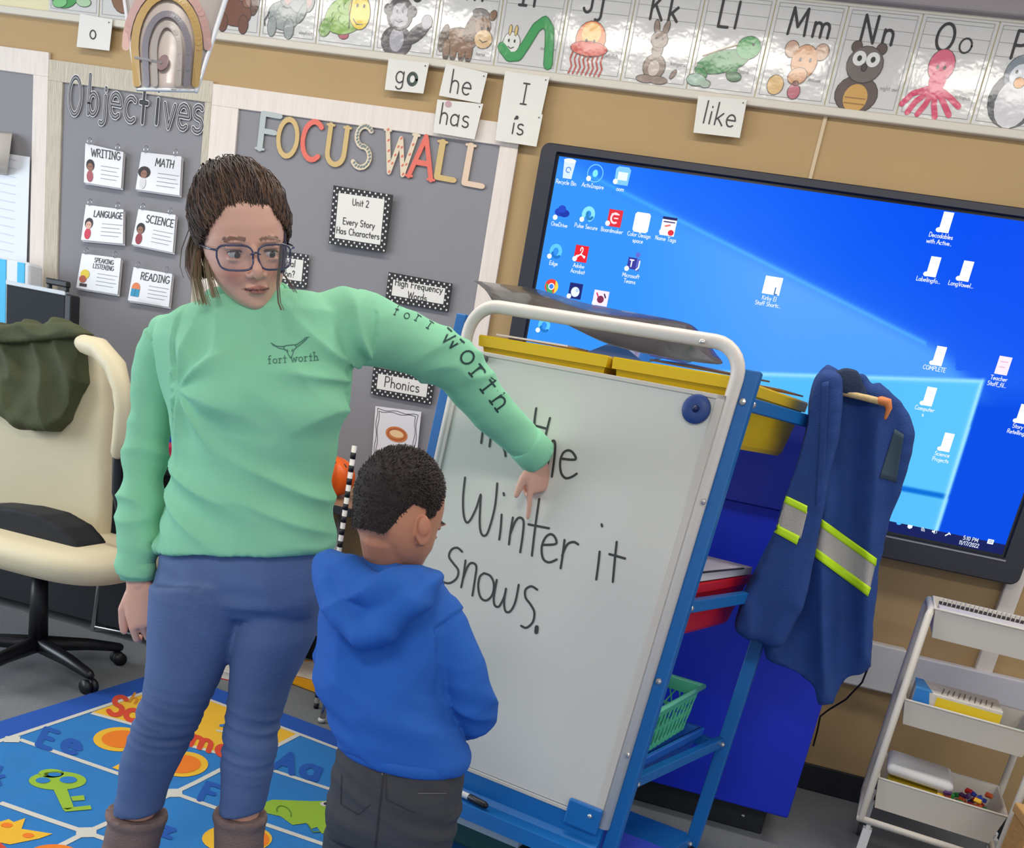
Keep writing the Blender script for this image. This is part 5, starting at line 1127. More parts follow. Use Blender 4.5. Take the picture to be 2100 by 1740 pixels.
# student chair / table legs
m_chr = mat((196, 196, 200), .22, metal=1)
def leg(name, pts, label, r=.0095):
    q = root(name, pts[-1], label, 'furniture leg'); b = MB(); b.tube(pts, r, m_chr, 10); b.build('tube', q, True); b = MB(); b.ell(V(pts[-1])+V((0, 0, .002)), .013, .013, .012, mat((210, 208, 204), .4), nu=10, nv=7); b.build('glide', q, True)
st = root('student_chair', PZ(660, 1475, .012), 'small student chair with chrome legs and dark seat, mostly hidden behind the boy', 'chair')
g1 = PZ(660, 1477, .012); b = MB(); b.tube([g1, PY(688, 1360, g1.y), PY(704, 1250, g1.y+.02)], .011, m_chr, 10); lq = b.build('leg', st, True); b = MB(); b.ell(g1, .015, .015, .012, mat((210, 208, 204), .4)); b.build('glide', lq, True)
topz = PY(704, 1250, g1.y+.02); b = MB(); b.bevbox((topz.x-.02, topz.y-.03, topz.z-.005), (topz.x+.33, topz.y+.25, topz.z+.015), .006, mat((26, 28, 40), .5)); b.build('seat', st)
for dx, dy in ((.3, 0), (0, .22), (.3, .22)): b = MB(); b.tube([g1+V((dx, dy*.8, 0)), V((topz.x+dx, topz.y+dy, topz.z-.005))], .011, m_chr, 10); b.build('leg', st, True)
# chair legs near office chair
s2 = root('stool', PZ(200, 1290, .012), 'low stool with slanted chrome legs under the desk beside the office chair', 'stool')
g2 = PZ(199, 1292, .012); tpx = PY(212, 1200, g2.y+.02); tpx.z = .42
b = MB(); b.bevbox((tpx.x-.02, g2.y-.03, .42), (tpx.x+.26, g2.y+.12, .44), .006, mat((24, 26, 40), .5)); b.build('seat', s2)
for dx, dy in ((0, 0), (.22, 0), (0, .08), (.22, .08)): b = MB(); b.tube([g2+V((dx-.02+.05*(dx > 0), dy, 0)), tpx+V((dx, dy, 0))], .010, m_chr, 8); b.build('leg', s2, True)
b = MB(); b.tube([PY(195, 1286, g2.y), PY(278, 1302, g2.y)], .006, m_chr, 8); b.build('crossbar', s2, True)
# books on the floor behind the legs
def book(name, px, py, w_, d_, h_, z0, rot, m1, m2, label):
    P = PZ(px, py, z0); r_ = root(name, P, label, 'book'); c, s = math.cos(rot), math.sin(rot); M = lambda p: P+V((p.x*c-p.y*s, p.x*s+p.y*c, p.z))
    b = MB(); b.bevbox((.004, .004, .003), (w_-.004, d_-.004, h_-.003), .001, mat((226, 220, 212), .7), M); b.build('pages', r_)
    b = MB(); b.bevbox((0, 0, 0), (w_, d_, .003), .001, m1, M); b.bevbox((0, 0, h_-.003), (w_, d_, h_), .001, m2, M); b.bevbox((0, d_-.003, 0), (w_, d_, h_), .001, m1, M); b.build('cover', r_)
book('red_book', 446, 1392, .22, .2, .035, 0, .1, mat((176, 24, 40), .5), mat((222, 214, 208), .5), 'red and white book lying on the floor seen between the woman\'s legs')
book('grey_book', 455, 1340, .2, .16, .04, .037, .2, mat((120, 120, 130), .5), mat((110, 112, 124), .5), 'grey book on top of the red and white book')
book('storybook', 465, 1318, .16, .13, .03, .08, .3, mat((206, 170, 90), .5), mat((224, 204, 160), .5), 'tan picture book on top of the book pile')
ye = root('yellow_folder', PZ(640, 1410, 0), 'yellow folder with white papers lying on the floor left of the boy', 'folder')
P = [PZ(596, 1402, .004), PZ(650, 1422, .004), PZ(690, 1400, .004), PZ(690, 1365, .004), PZ(612, 1356, .004)]
b = MB(); b.poly(P, mat((240, 166, 20), .5), V((0, 0, .008))); b.build('cover', ye)
P = [PZ(602, 1386, .014), PZ(645, 1396, .014), PZ(676, 1378, .014), PZ(690, 1362, .014), PZ(618, 1358, .014)]
b = MB(); b.poly(P, mat((220, 206, 190), .6, var=.2, vscale=30), V((0, 0, .004))); b.build('papers', ye)
# ================================================================== ALPHABET RUG (flat print on a real rug)
rg = root('alphabet_rug', PZ(300, 1600, 0), 'bright blue alphabet rug with yellow school banner and pictures under the woman and boy', 'rug')
RZ = .012
def rz(x, y, z=RZ): return PZ(x, y, z)
def rpoly(b, pts, m, k): b.poly([rz(x, y)+V((0, 0, .0004*k)) for x, y in pts], m)
m_rb = mat((28, 84, 176), .9, .3, 500); m_rc = mat((38, 122, 190), .9, .3, 500, var=.05, vscale=8); m_rw = mat((212, 208, 196), .9, .3, 500)
m_ry = mat((238, 184, 44), .9, .3, 500); m_rr = mat((214, 70, 40), .9, .3, 500); m_ro = mat((238, 124, 22), .9, .3, 500); m_rd = mat((24, 84, 170), .9, .3, 500); m_rg = mat((150, 186, 50), .9, .3, 500)
c0 = rz(344, 1374); eA = (rz(0, 1480)-c0).normalized(); eB = (rz(702, 1508)-c0).normalized()
b = MB(); q = [c0, c0+eB*2.4, c0+eB*2.4+eA*2.6, c0+eA*2.6]
q = [V((p.x, p.y, 0)) for p in q]; b.poly(q, m_rb, V((0, 0, RZ))); b.build('pile', rg)
iA = rz(0, 1521); iB = rz(308, 1418); iC = rz(431, 1437); iD = rz(702, 1528)
dA = (iA-iB).normalized(); 
# inner field
den = dA.x*eB.y-dA.y*eB.x; w_ = iC-iB; t_ = (w_.x*eB.y-w_.y*eB.x)/den; ic = iB+dA*t_
b = MB()
def zq(p, k): return V((p.x, p.y, RZ+.0004*k))
b.poly([zq(p, 1) for p in (ic, ic+eB*2.2, ic+eB*2.2+dA*2.4, ic+dA*2.4)], m_rc)
b.build('blue_field', rg)
b = MB()
FK = [0]
def fline(p, q, w=.018, k=4):
    FK[0] = (FK[0]+1) % 12; k = k+FK[0]*.05
    d = (q-p).normalized(); n = V((-d.y, d.x, 0))*w/2; b.poly([zq(p+n, k), zq(q+n, k), zq(q-n, k), zq(p-n, k)], m_rw)
fline(ic, ic+dA*2.4); fline(ic, ic+eB*2.2)
def pl(*pts, w=.018):
    ps = [rz(*p) for p in pts]
    for i in range(len(ps)-1): fline(ps[i], ps[i+1], w)
pl((40, 1518), (250, 1591), (356, 1628), (449, 1661), (543, 1692), (680, 1739), (760, 1765)); pl((0, 1648), (100, 1683), (177, 1709), (300, 1752)); pl((561, 1582), (680, 1621), (760, 1648))
pl((456, 1578), (402, 1606), (356, 1628), (300, 1654), (177, 1709), (120, 1738)); pl((188, 1464), (279, 1489), (367, 1525), (462, 1550), (561, 1582)); pl((561, 1582), (456, 1578)) 
pl((560, 1535), (612, 1508))
def node(x, y, r=.035):
    c = rz(x, y); b.poly([zq(c+eB*r, 5), zq(c+dA*r, 5), zq(c-eB*r, 5), zq(c-dA*r, 5)], m_rw)
node(356, 1628); node(177, 1709); node(25, 1518, .03)
b.build('white_lines', rg)
b = MB(); rpoly(b, [(188, 1462), (300, 1422), (345, 1404), (431, 1438), (612, 1508), (560, 1532), (462, 1550), (367, 1526), (279, 1489)], m_ry, 2); b.build('yellow_banner', rg)
class RF:
    """frame on the rug: right and up given by photo pixel directions"""
    def __init__(s, px, py, rx, ry, ux, uy):
        s.o = rz(px, py); s.a = rz(px+rx, py+ry)-s.o; s.c = rz(px+ux, py+uy)-s.o; s.n = V((0, 0, 1))
    def __call__(s, x, z, h=0): return s.o+s.a*x+s.c*z+V((0, 0, .002+h))
def rletters(fr, s, H, w_, m, nm='letter'):
    x = 0
    for c in s:
        q = MB(); x = text(q, fr, c, x, 0, H, w_, m, 0); q.build(nm, rg)
rletters(RF(216, 1462, 52, 17, 20, -36), 'Sc', 1, .22, m_rr); rletters(RF(385, 1528, 52, 18, 14, -32), 'me', 1.1, .22, m_rr); rletters(RF(262, 1440, 30, 9, 12, -18), 'ht', 1, .16, mat((210, 130, 30), .9))
b = MB(); stroke(b, RF(452, 1490, 30, 10, 6, -24), [(0, 0), (.5, .3), (1, 1)], .18, mat((50, 120, 180), .9), 0); stroke(b, RF(445, 1500, 30, 10, 6, -24), [(0, 0), (.5, .1), (.8, -.3)], .14, m_rw, 0)
b.build('banner_mark', rg)
for s, x, y in (('E', 72, 1528), ('F', 404, 1640), ('A', 560, 1576)): rletters(RF(x, y, 54, 18, 18, -34), s, 1, .24, m_rd)
rletters(RF(122, 1538, 60, 20, 18, -36), 'e', 1.15, .24, m_rd); rletters(RF(612, 1590, 60, 20, 18, -36), 'a', 1.15, .24, m_rd); rletters(RF(-20, 1604, 40, 14, 18, -30), 'k', 1, .2, m_rd); rletters(RF(326, 1712, 40, 14, 14, -24), 'z', 1.2, .3, m_rd)
def rell(b, x, y, rx, ry, m, k, dx=0): rpoly(b, [(x+rx*math.cos(t)+dx*math.sin(t), y+ry*math.sin(t)) for t in [j*math.pi/14 for j in range(28)]], m, k)
b = MB()
rell(b, 246, 1518, 55, 25, m_ry, 5); rell(b, 250, 1518, 42, 18, m_ro, 7); rell(b, 375, 1569, 52, 26, m_ry, 5); rell(b, 372, 1569, 40, 19, m_ro, 7); rpoly(b, [(230, 1576), (262, 1560), (280, 1582), (250, 1584)], m_ry, 5)
b.build('orange_print', rg)
b = MB(); gk = m_rg
rell(b, 118, 1603, 59, 19, gk, 5); rell(b, 105, 1588, 26, 9, gk, 5); rell(b, 88, 1603, 15, 6, m_rc, 8); rell(b, 140, 1602, 18, 7, m_rc, 8); rell(b, 112, 1591, 14, 4, m_rc, 8)
rpoly(b, [(105, 1612), (133, 1608), (152, 1660), (130, 1664)], gk, 6); rpoly(b, [(145, 1636), (172, 1633), (174, 1643), (149, 1645)], gk, 6); rpoly(b, [(130, 1660), (185, 1654), (188, 1662), (133, 1667)], gk, 6)
b.build('key_print', rg)
b = MB(); rpoly(b, [(-10, 1690), (18, 1682), (28, 1688), (52, 1680), (44, 1702), (108, 1712), (80, 1722), (20, 1734), (-10, 1728)], m_ry, 5); rell(b, 14, 1695, 12, 5, m_ro, 7); rell(b, 58, 1716, 12, 5, m_ro, 7); rpoly(b, [(-10, 1722), (22, 1748), (-10, 1760)], m_rr, 6); rell(b, 110, 1752, 50, 18, m_ro, 6); b.build('star_print', rg)
b = MB(); rpoly(b, [(532, 1650), (560, 1642), (640, 1645), (680, 1644), (690, 1700), (660, 1712), (650, 1698), (638, 1702), (628, 1690), (600, 1694), (575, 1676), (548, 1670)], m_rg, 5)
f_ = RF(570, 1660, 30, 10, 0, -20); stroke(b, f_, arc(.4, -.2, .5, .6, 200, -20, 8), .08, mat((90, 130, 40), .9), .001); stroke(b, f_, [(2, -.6), (2.3, -1.2), (2.8, -.9)], .08, mat((90, 130, 40), .9), .001)
rell(b, 668, 1651, 12, 5, m_rw, 7); rell(b, 669, 1651, 6, 3, ink, 9); b.build('green_frog_print', rg)
b = MB(); rell(b, 486, 1722, 72, 30, m_ry, 5); rell(b, 530, 1724, 22, 16, m_ro, 7); b.build('round_print', rg)

# ================================================================== HANGING RAINBOW ORNAMENT
HD = .80
def H3(x, y, dd=0): return PD(x, y, HD+dd)
rb = root('rainbow_ornament', H3(345, 180), 'laminated paper rainbow ornament hanging from the ceiling in the foreground', 'ornament')
b = MB(); nx, ny = 12, 14; vs = []
def corn_(u, v_):   # u across, v down
    L = (246+(281-246)*v_, -60+(183+60)*v_); R = (482+(402-482)*v_, -60+(186+60)*v_)
    return L[0]*(1-u)+R[0]*u, L[1]*(1-u)+R[1]*u
for j in range(ny+1):
    for i in range(nx+1):
        u, v_ = i/nx, j/ny; x, y = corn_(u, v_); vs.append(H3(x, y, -.02*math.sin(u*math.pi)))
m_lam = mat((200, 186, 178), .4, .1, 14, coat=.6, coatr=.18)
fs = [[j*(nx+1)+i, j*(nx+1)+i+1, (j+1)*(nx+1)+i+1, (j+1)*(nx+1)+i] for j in range(ny) for i in range(nx)]
b.add(vs, fs, m_lam); o = b.build('laminated_sheet', rb, True); s = o.modifiers.new('s', 'SOLIDIFY'); s.thickness = .002; s.offset = 1
class RFr:
    n = V((0, 0, 0))
    def __call__(s, x, z, h=0):
        px, py = x, -z
        v_ = min(1, max(0, (py+60)/243)); L = 246+35*v_; R = 482-80*v_; u = (px-L)/(R-L)
        P = H3(px, py, -.02*math.sin(max(0, min(1, u))*math.pi)); return P-(P-EYE).normalized()*(.003+h)
RR = RFr()
for nm, rx, ry, cc, wd in (('outer_arc', 84, 126, (206, 164, 156), 16), ('yellow_arc', 66, 106, (196, 160, 96), 16), ('grey_arc', 45, 78, (132, 126, 134), 13), ('taupe_arc', 26, 56, (176, 166, 160), 12)):
    b = MB(); pts = ([] if rx > 80 else [(342-rx*.93, -172)])+[(342+rx*math.cos(t), -(96+ (10 if rx < 60 else 0))+ry*math.sin(t)) for t in [math.pi-j*math.pi/16 for j in range(17)]]+([] if rx > 80 else [(342+rx*.9, -172)])
    pts = fine(pts, 2); stroke(b, RR, [(x, z) for x, z in pts], wd, mat(cc, .5, coat=.4, coatr=.2), .0005); b.build(nm, rb)
b = MB(); ngon(b, RR, 334, -128, 11, 17, mat((150, 122, 122), .4, coat=.8), .001, -25); stroke(b, RR, [(278, -118), (310, -124), (330, -128)], 5, mat((140, 136, 140), .4), .0012); b.build('cloud_print', rb)
b = MB(); m_clear = mat((240, 242, 246), .15, coat=1)
b.tube([H3(*corn_(0, t/6), -.001) for t in range(7)], .0016, m_clear, 6); b.tube([H3(*corn_(1, t/6), -.001) for t in range(7)], .0022, m_clear, 6); b.tube([H3(*corn_(t/4, 1), -.02*math.sin(t/4*math.pi)) for t in range(5)], .0016, m_clear, 6); b.build('clear_edge', rb, True)
b = MB(); q = H3(360, -58); b.tube([q, V((q.x, q.y, 2.95))], .001, mat((200, 200, 200), .4), 5, False); b.build('string', rb)
# ================================================================== PEOPLE
def frame_at(px, py, d, right_px, yaw, pitch, roll):
    """head frame: x = figure's left as seen from its front mirrored to viewer right, y = out of the back of the head, z = up"""
    P = PD(px, py, d); c = (EYE-P).normalized()
    up = (UP-c*UP.dot(c)).normalized(); rt = up.cross(c)
    up2 = (up*math.cos(roll)+rt*math.sin(roll)); rt2 = rt*math.cos(roll)-up*math.sin(roll)
    f = c*math.cos(yaw)+rt2*math.sin(yaw); rt3 = rt2*math.cos(yaw)-c*math.sin(yaw)
    f2 = f*math.cos(pitch)-up2*math.sin(pitch); up3 = up2*math.cos(pitch)+f*math.sin(pitch)
    return P, rt3, -f2, up3
def head_shapes(mb, Mf, s, m, ears=True, child=False):
    R3 = Matrix((Mf[1], Mf[2], Mf[3])).transposed()
    def L(x, y, z): return Mf[0]+R3@V((x*s, y*s, z*s))
    def E_(c, r, rot=None): mb.ell(L(*c), r[0]*s, r[1]*s, r[2]*s, m, R3 @ rot if rot else R3, 24, 16)
    prof = [(.1275, .012, -.004, .030), (.124, .028, -.020, .052), (.114, .046, -.044, .078), (.096, .061, -.064, .096), (.072, .070, -.077, .106), (.045, .0740, -.0835, .110), (.02, .0742, -.0850, .109), (.004, .0730, -.0830, .106), (-.016, .0710, -.0815, .099), (-.036, .0675, -.0815, .086), (-.055, .0620, -.0805, .068), (-.073, .0545, -.0795, .046), (-.089, .0450, -.0790, .022), (-.102, .0340, -.0770, -.002), (-.111, .0220, -.0710, -.022), (-.116, .0100, -.0600, -.036)]
    rings = []; N = 56
    for z, w_, yf, yb in prof:
        z = z if z > -.045 else -.045+(z+.045)*.76
        r = []; yc = (yf+yb)/2*.35+.01
        for k in range(N):
            a = 2*math.pi*k/N; x = w_*math.copysign(abs(math.cos(a))**.92, math.cos(a)); sn = math.sin(a)
            y = yc+(yb-yc)*sn if sn > 0 else yc-(yf-yc)*math.copysign(abs(sn)**.86, sn)
            if sn < 0:
                for q in (-1, 1):
                    y += .0105*math.exp(-((x-q*.031)/.016)**2-((z-.001)/.013)**2)
                    y -= .0035*math.exp(-((x-q*.045)/.016)**2-((z+.028)/.016)**2)
                    y += .003*math.exp(-((x-q*.042)/.016)**2-((z+.058)/.016)**2)
                y += .004*math.exp(-(x/.02)**2-((z+.0735)/.005)**2)
            r.append(L(x, y, z))
        rings.append(r)
    mb.loft(rings, m)
    for k in (-1, 1):
        E_((k*.030, -.079, .0215), (.022, .007, .0048))
        E_((k*.031, -.0715, .0098), (.0165, .0085, .0050)); E_((k*.031, -.0705, -.0092), (.0150, .0080, .0042))
        if ears:
            rot = Matrix.Rotation(k*.5, 3, 'Z') @ Matrix.Rotation(-.18, 3, 'X')
            E_((k*.080, .012, -.014), (.0065, .017, .029), rot); E_((k*.085, .021, -.004), (.005, .013, .020), rot); E_((k*.075, .004, -.034), (.006, .009, .010), rot)
    mb.tube([L(0, -.078, .016), L(0, -.088, -.004), L(0, -.0985, -.024), L(0, -.0985, -.031)], [.0072*s, .0075*s, .0100*s, .0085*s], m, 12)
    for k in (-1, 1): E_((k*.0120, -.087, -.0325), (.0078, .0100, .0068))
    E_((0, -.0825, -.0545), (.0215, .0065, .0038)); E_((0, -.0810, -.0625), (.0175, .0070, .0048)); E_((0, -.0765, -.048), (.016, .008, .010))
    return L, R3
def hand_shapes(mb, wrist, dirv, normal, s, m, curls, thumb=1, spread=.10):
    """palm from the wrist along dirv, back-of-hand normal, five tapered fingers; curls: bend per finger joint (radians)"""
    d = V(dirv).normalized(); n = (V(normal)-d*V(normal).dot(d)).normalized(); sd = d.cross(n)
    W = V(wrist)
    rings = []
    for t, w_, h_ in ((-.02, .024, .018), (.0, .027, .019), (.03, .038, .017), (.06, .043, .015), (.084, .042, .0125), (.092, .034, .009)):
        rings.append([W+d*(t*s)+sd*(w_*s*math.copysign(abs(math.cos(a))**.8, math.cos(a)))+n*(h_*s*math.copysign(abs(math.sin(a))**.8, math.sin(a))) for a in [j*math.pi/8 for j in range(16)]])
    mb.loft(rings, m)
    for i, (off, L, r) in enumerate(((.032, .072, .0088), (.011, .08, .0092), (-.011, .074, .0088), (-.031, .058, .0078))):
        p = W+d*(.078*s)+sd*(off*s); a = spread*(off/.032)*.6; dd = (d*math.cos(a)+sd*math.sin(a)).normalized(); pts = [p, W+d*(.088*s)+sd*(off*1.02*s)]; rr_ = [r*s, r*s*1.05]
        c = curls[i]; cur = dd; q = pts[-1]
        for k, frac in enumerate((.45, .3, .25)):
            ang = c[k]; cur = (cur*math.cos(ang)-n*math.sin(ang)).normalized(); nn = None
            # keep bending plane (cur, n)
            n_loc = (n-cur*n.dot(cur)); n_save = n
            q = q+cur*(L*frac*s); pts.append(q); rr_.append(r*s*(1-.1*(k+1)))
            n = (n*math.cos(ang)+dd*math.sin(ang)).normalized() if abs(ang) > 0 else n
            dd = cur
        mb.tube(pts, rr_, m, 10)
        d = V(dirv).normalized(); n = (V(normal)-d*V(normal).dot(d)).normalized()
    t = thumb; p = W+d*(.018*s)+sd*(.02*s*t); u = (d*.72+sd*(.62*t)-n*.28).normalized(); u2 = (d*.92+sd*(.25*t)-n*.3).normalized()
    mb.tube([p, p+u*(.042*s), p+u*(.042*s)+u2*(.032*s), p+u*(.042*s)+u2*(.052*s)], [.015*s, .0115*s, .0105*s, .008*s], m, 10)
m_dummy = None_
def skin_mat(name): return vcol_mat(name, .48, bump=.05, bscale=350, sub=.12)
def bx3(Lf): pass
# ------------------------------------------------------------------ WOMAN
TYP = 1.68
wo = root('person', PZ(380, 1760, .0) if False else V((-1.05, 1.66, 0)), 'woman in mint green long-sleeved shirt, jeans and glasses pointing at the whiteboard', 'person')
hf = frame_at(502, 506, 1.635, None, math.radians(10), math.radians(9), math.radians(-8))
HS = .985
sk = MB(); Lw, R3w = head_shapes(sk, hf, HS, m_dummy, ears=False)
neck0 = PY(508, 640, TYP+.03)
sk.tube([PY(520, 720, TYP+.03), PY(510, 640, TYP+.02), Lw(0, .02, -.04)], [.062, .056, .052], m_dummy, 16)
# torso, arms and legs of the continuous body (kept just inside the clothes)
tor = [((430, 650), (610, 640), .07), ((375, 690), (680, 672), .085), ((385, 790), (690, 780), .098), ((385, 900), (665, 885), .095), ((380, 1000), (655, 990), .1), ((372, 1110), (642, 1112), .085), ((362, 1200), (632, 1200), .075)]
sk.loft([ring(PY(*a, TYP), PY(*c, TYP), d) for a, c, d in tor], m_dummy)
armL = [(376, 700, 30, 1.25), (330, 760, 34, 1.25), (310, 860, 30, 1.25), (298, 950, 30, 1.24), (290, 1050, 28, 1.22), (286, 1140, 24, 1.2), (286, 1200, 21, 1.195)]
armR = [(700, 672, 55, 1.28), (790, 690, 46, 1.38), (870, 720, 42, 1.47), (939, 760, 38, 1.555), (1006, 840, 32, 1.64), (1066, 895, 25, 1.715), (1103, 941, 21, 1.765)]
HANDY = EP(*epx(1104, 950, 0)).y-.035
def MY_(Y): return TYP+(Y-1.25)*(HANDY-TYP)/(1.765-1.25)
def BY_(Y): return BYP+(Y-1.10)
def chain(l, k=1.0, f=MY_): P = [PY(x, y, f(Y)) for x, y, r, Y in l]; return P, [pxm(p)*r*k for p, (x, y, r, Y) in zip(P, l)]
P, R = chain(armL); sk.tube(P, R, m_dummy, 16)
wristL = P[-1]; P, R = chain(armR); sk.tube(P, R, m_dummy, 16); wristR = P[-1]
LX = [((322, 1240), (502, 1245)), ((317, 1336), (467, 1336)), ((308, 1408), (438, 1408)), ((286, 1481), (402, 1481)), ((259, 1553), (369, 1553)), ((250, 1625), (337, 1625)), ((238, 1665), (325, 1665))]
RX = [((500, 1245), (656, 1242)), ((487, 1310), (640, 1310)), ((481, 1370), (612, 1370)), ((478, 1408), (593, 1408)), ((470, 1481), (568, 1481)), ((461, 1553), (559, 1553)), ((458, 1625), (546, 1625)), ((454, 1665), (536, 1665))]
def legring(l, Y, shrink=0, rat=1.0, n=24):
    out = []
    for a, c in l:
        A, C = PY(*a, Y), PY(*c, Y); m_ = (A+C)/2; A = m_+(A-m_)*(1-shrink); C = m_+(C-m_)*(1-shrink); out.append(ring(A, C, (C-A).length/2*rat, n, 2.0))
    return out
LYY, RYY = TYP-.03, TYP+.03
def toe(lr, Y):  # continue to the floor
    A, C = lr[-1]; P = (PY(*A, Y)+PY(*C, Y))/2; return P
sk.loft(legring(LX, LYY, .14), m_dummy); sk.loft(legring(RX, RYY, .14), m_dummy)
feet = []
for l, Y, sx_ in ((LX, LYY, -.03), (RX, RYY, .02)):
    A = toe(l, Y); g = V((A.x+sx_*.5, A.y, .05)); sk.tube([A, g, V((g.x+sx_*.6, g.y-.09, .045)), V((g.x+sx_, g.y-.17, .035))], [.04, .04, .036, .03], m_dummy, 12); feet.append((A, g, sx_))
# hands
dL = (PY(300, 1262, wristL.y)-wristL).normalized()
hand_shapes(sk, wristL, dL, (EYE-wristL)+V((-.5, 0, 0)), .98, m_dummy, [(.5, .8, .6), (.6, .9, .7), (.7, .9, .7), (.8, .9, .7)], thumb=1)
tip = EP(*epx(1108, 1022, 0), -.010); print('arm', (PY(690, 665, MY_(1.28))-tip).length)
dR = (tip-wristR).normalized()
hand_shapes(sk, wristR, dR, (EYE-wristR)*.5+V((1.2, 0, .6)), .86, m_dummy, [(.05, .06, .05), (1.1, 1.3, .9), (1.2, 1.3, .9), (1.2, 1.3, .9)], thumb=1)
me = fuse(sk, .0026, 5, .5)
SKIN = (224, 172, 150)
Wi = Matrix((hf[1], hf[2], hf[3]))   # world -> local rotation
sl = [lin(c) for c in SKIN]; lip = [lin(c) for c in (158, 84, 78)]; cheek = [lin(c) for c in (200, 128, 112)]
def mixc(a, c, t): return [a[i]*(1-t)+c[i]*t for i in range(3)]
hc0 = hf[0]
def wcol(p):
    q = (Wi@(V(p)-hc0))/HS; c = sl
    if q.length < .16:
        t = math.exp(-((abs(q.x)-.04)/.018)**2-((q.z+.035)/.02)**2) if q.y < 0 else 0; c = mixc(c, cheek, t*.8)
        if q.y < -.06 and abs(q.x) < .026:
            zc = -.0585; hw = .0092*(1-(abs(q.x)/.026)**2)
            if abs(q.z-zc) < hw*.8: c = mixc(c, lip, .7)
            if abs(q.z-zc) < .0013 and abs(q.x) < .022: c = [lin(v) for v in (92, 44, 42)]
        if q.y < -.03 and q.z > 0:
            for k in (-1, 1):
                bz_ = .0225+.0035*math.cos((q.x*k-.03)*60)-.1*max(0, (q.x*k-.036))
                if .012 < q.x*k < .05 and abs(q.z-bz_) < .0030: c = mixc(c, [lin(v) for v in (84, 60, 48)], .8)
        if q.y < -.05:
            for k in (-1, 1):
                e = math.exp(-((q.x-k*.031)/.017)**2-((q.z-.002)/.010)**2); c = mixc(c, [lin(v) for v in (132, 84, 74)], .6*e)
    return c
wb_, wbv = put(me, 'body', skin_mat('skin'), wo, None, wcol)
# eyes
for k in (-1, 1):
    b = MB(); c = Lw(k*.031, -.0675, .0005); r = .0118*HS
    b.ell(c, r, r, r*.8, mat((200, 190, 186), .25), R3w, 18, 12)
    g = (R3w@V((.28, -1, -.22))).normalized(); 
    ic_ = c+g*r*.45
    b.ell(c+g*r*.50, r*.62, r*.62, r*.56, mat((50, 40, 36), .15), None, 14, 10); b.build('eye', wo, True)
    b = MB(); pts = [Lw(k*(.031+.0140*math.cos(t)), -.0800+.008*(math.cos(t)**2), .0010+.0048*math.sin(t)) for t in [math.pi*j/10 for j in range(11)]]
    b.tube(pts, [.0006, .0010]+[.0013]*7+[.0010, .0006], mat((64, 42, 38), .6), 6); b.build('eyelash', wo, True)
# glasses
gl = MB(); m_fr = mat((66, 66, 96), .25, coat=.5); lens_rings = []
for k in (-1, 1):
    pts = []
    for j in range(25):
        t = 2*math.pi*j/24; x = .0290*math.copysign(abs(math.cos(t))**.55, math.cos(t)); z = .0205*math.copysign(abs(math.sin(t))**.6, math.sin(t))
        pts.append(Lw(k*.0345+x*(1+.06*(z > 0)), -.098+.012*((k*.0345+x)/.06)**2, -.003+z))
    gl.tube(pts, .0018, m_fr, 6, False); lens_rings.append(pts[:-1])
    gl.tube([Lw(k*.0635, -.0865, .009), Lw(k*.073, -.078, .0095), Lw(k*.0775, -.05, .008), Lw(k*.079, .0, .004)], .0018, m_fr, 6)
gl.tube([Lw(-.008, -.0985, .003), Lw(0, -.1005, .006), Lw(.008, -.0985, .003)], .0017, m_fr, 6)
go = gl.build('glasses', wo, True)
for pts in lens_rings:
    b = MB(); b.poly(pts, mat((235, 238, 245), .05, spec=.6, alpha=.07)); b.build('lens', go)
# hair : scalp shell and strands
hr = MB()
def scalp(az, el, r=1.0):     # az 0 = face, pi = back
    x = math.sin(az)*math.cos(el); y = -math.cos(az)*math.cos(el); z = math.sin(el)
    return Lw(x*.082*r, .014+y*.1*r, .034+z*.094*r)
rng = random.Random(11)
m_hair = vcol_mat('hair', .62)
hv = []; hfcs = []; hcol = []
def hcolor(t, az, rr_):
    d = (48, 36, 34); g = (108, 78, 56)
    f = max(0, 1-t*2.2)*(1 if rr_ > .5 else .25)*(.9 if abs(az) < 1 else .5)
    c = [d[i]*(1-f)+g[i]*f for i in range(3)]; k = .8+.4*rr_; return [lin(min(255, v*k)) for v in c]
def strand(pts, r0, col0, col1, n=5):
    o = len(hv)
    for i, p in enumerate(pts):
        t = (pts[min(i+1, len(pts)-1)]-pts[max(i-1, 0)]).normalized(); a = t.cross(V((.3, .2, .9))).normalized(); b_ = t.cross(a); f = i/(len(pts)-1); r = r0*(1-.55*abs(f-.4))
        for k in range(n):
            an = 2*math.pi*k/n; hv.append(p+a*(r*math.cos(an))+b_*(r*math.sin(an))); hcol.append([col0[q]*(1-f)+col1[q]*f for q in range(3)]+[1])
    for i in range(len(pts)-1):
        for k in range(n): hfcs.append([o+i*n+k, o+i*n+(k+1) % n, o+(i+1)*n+(k+1) % n, o+(i+1)*n+k])
bun = Lw(.004, .082, .112)
def hairline(az):
    a = abs(az); return .58-.2*a if a < .5 else (.48-.85*(a-.5) if a < 1.4 else -.285-.3*(a-1.4))
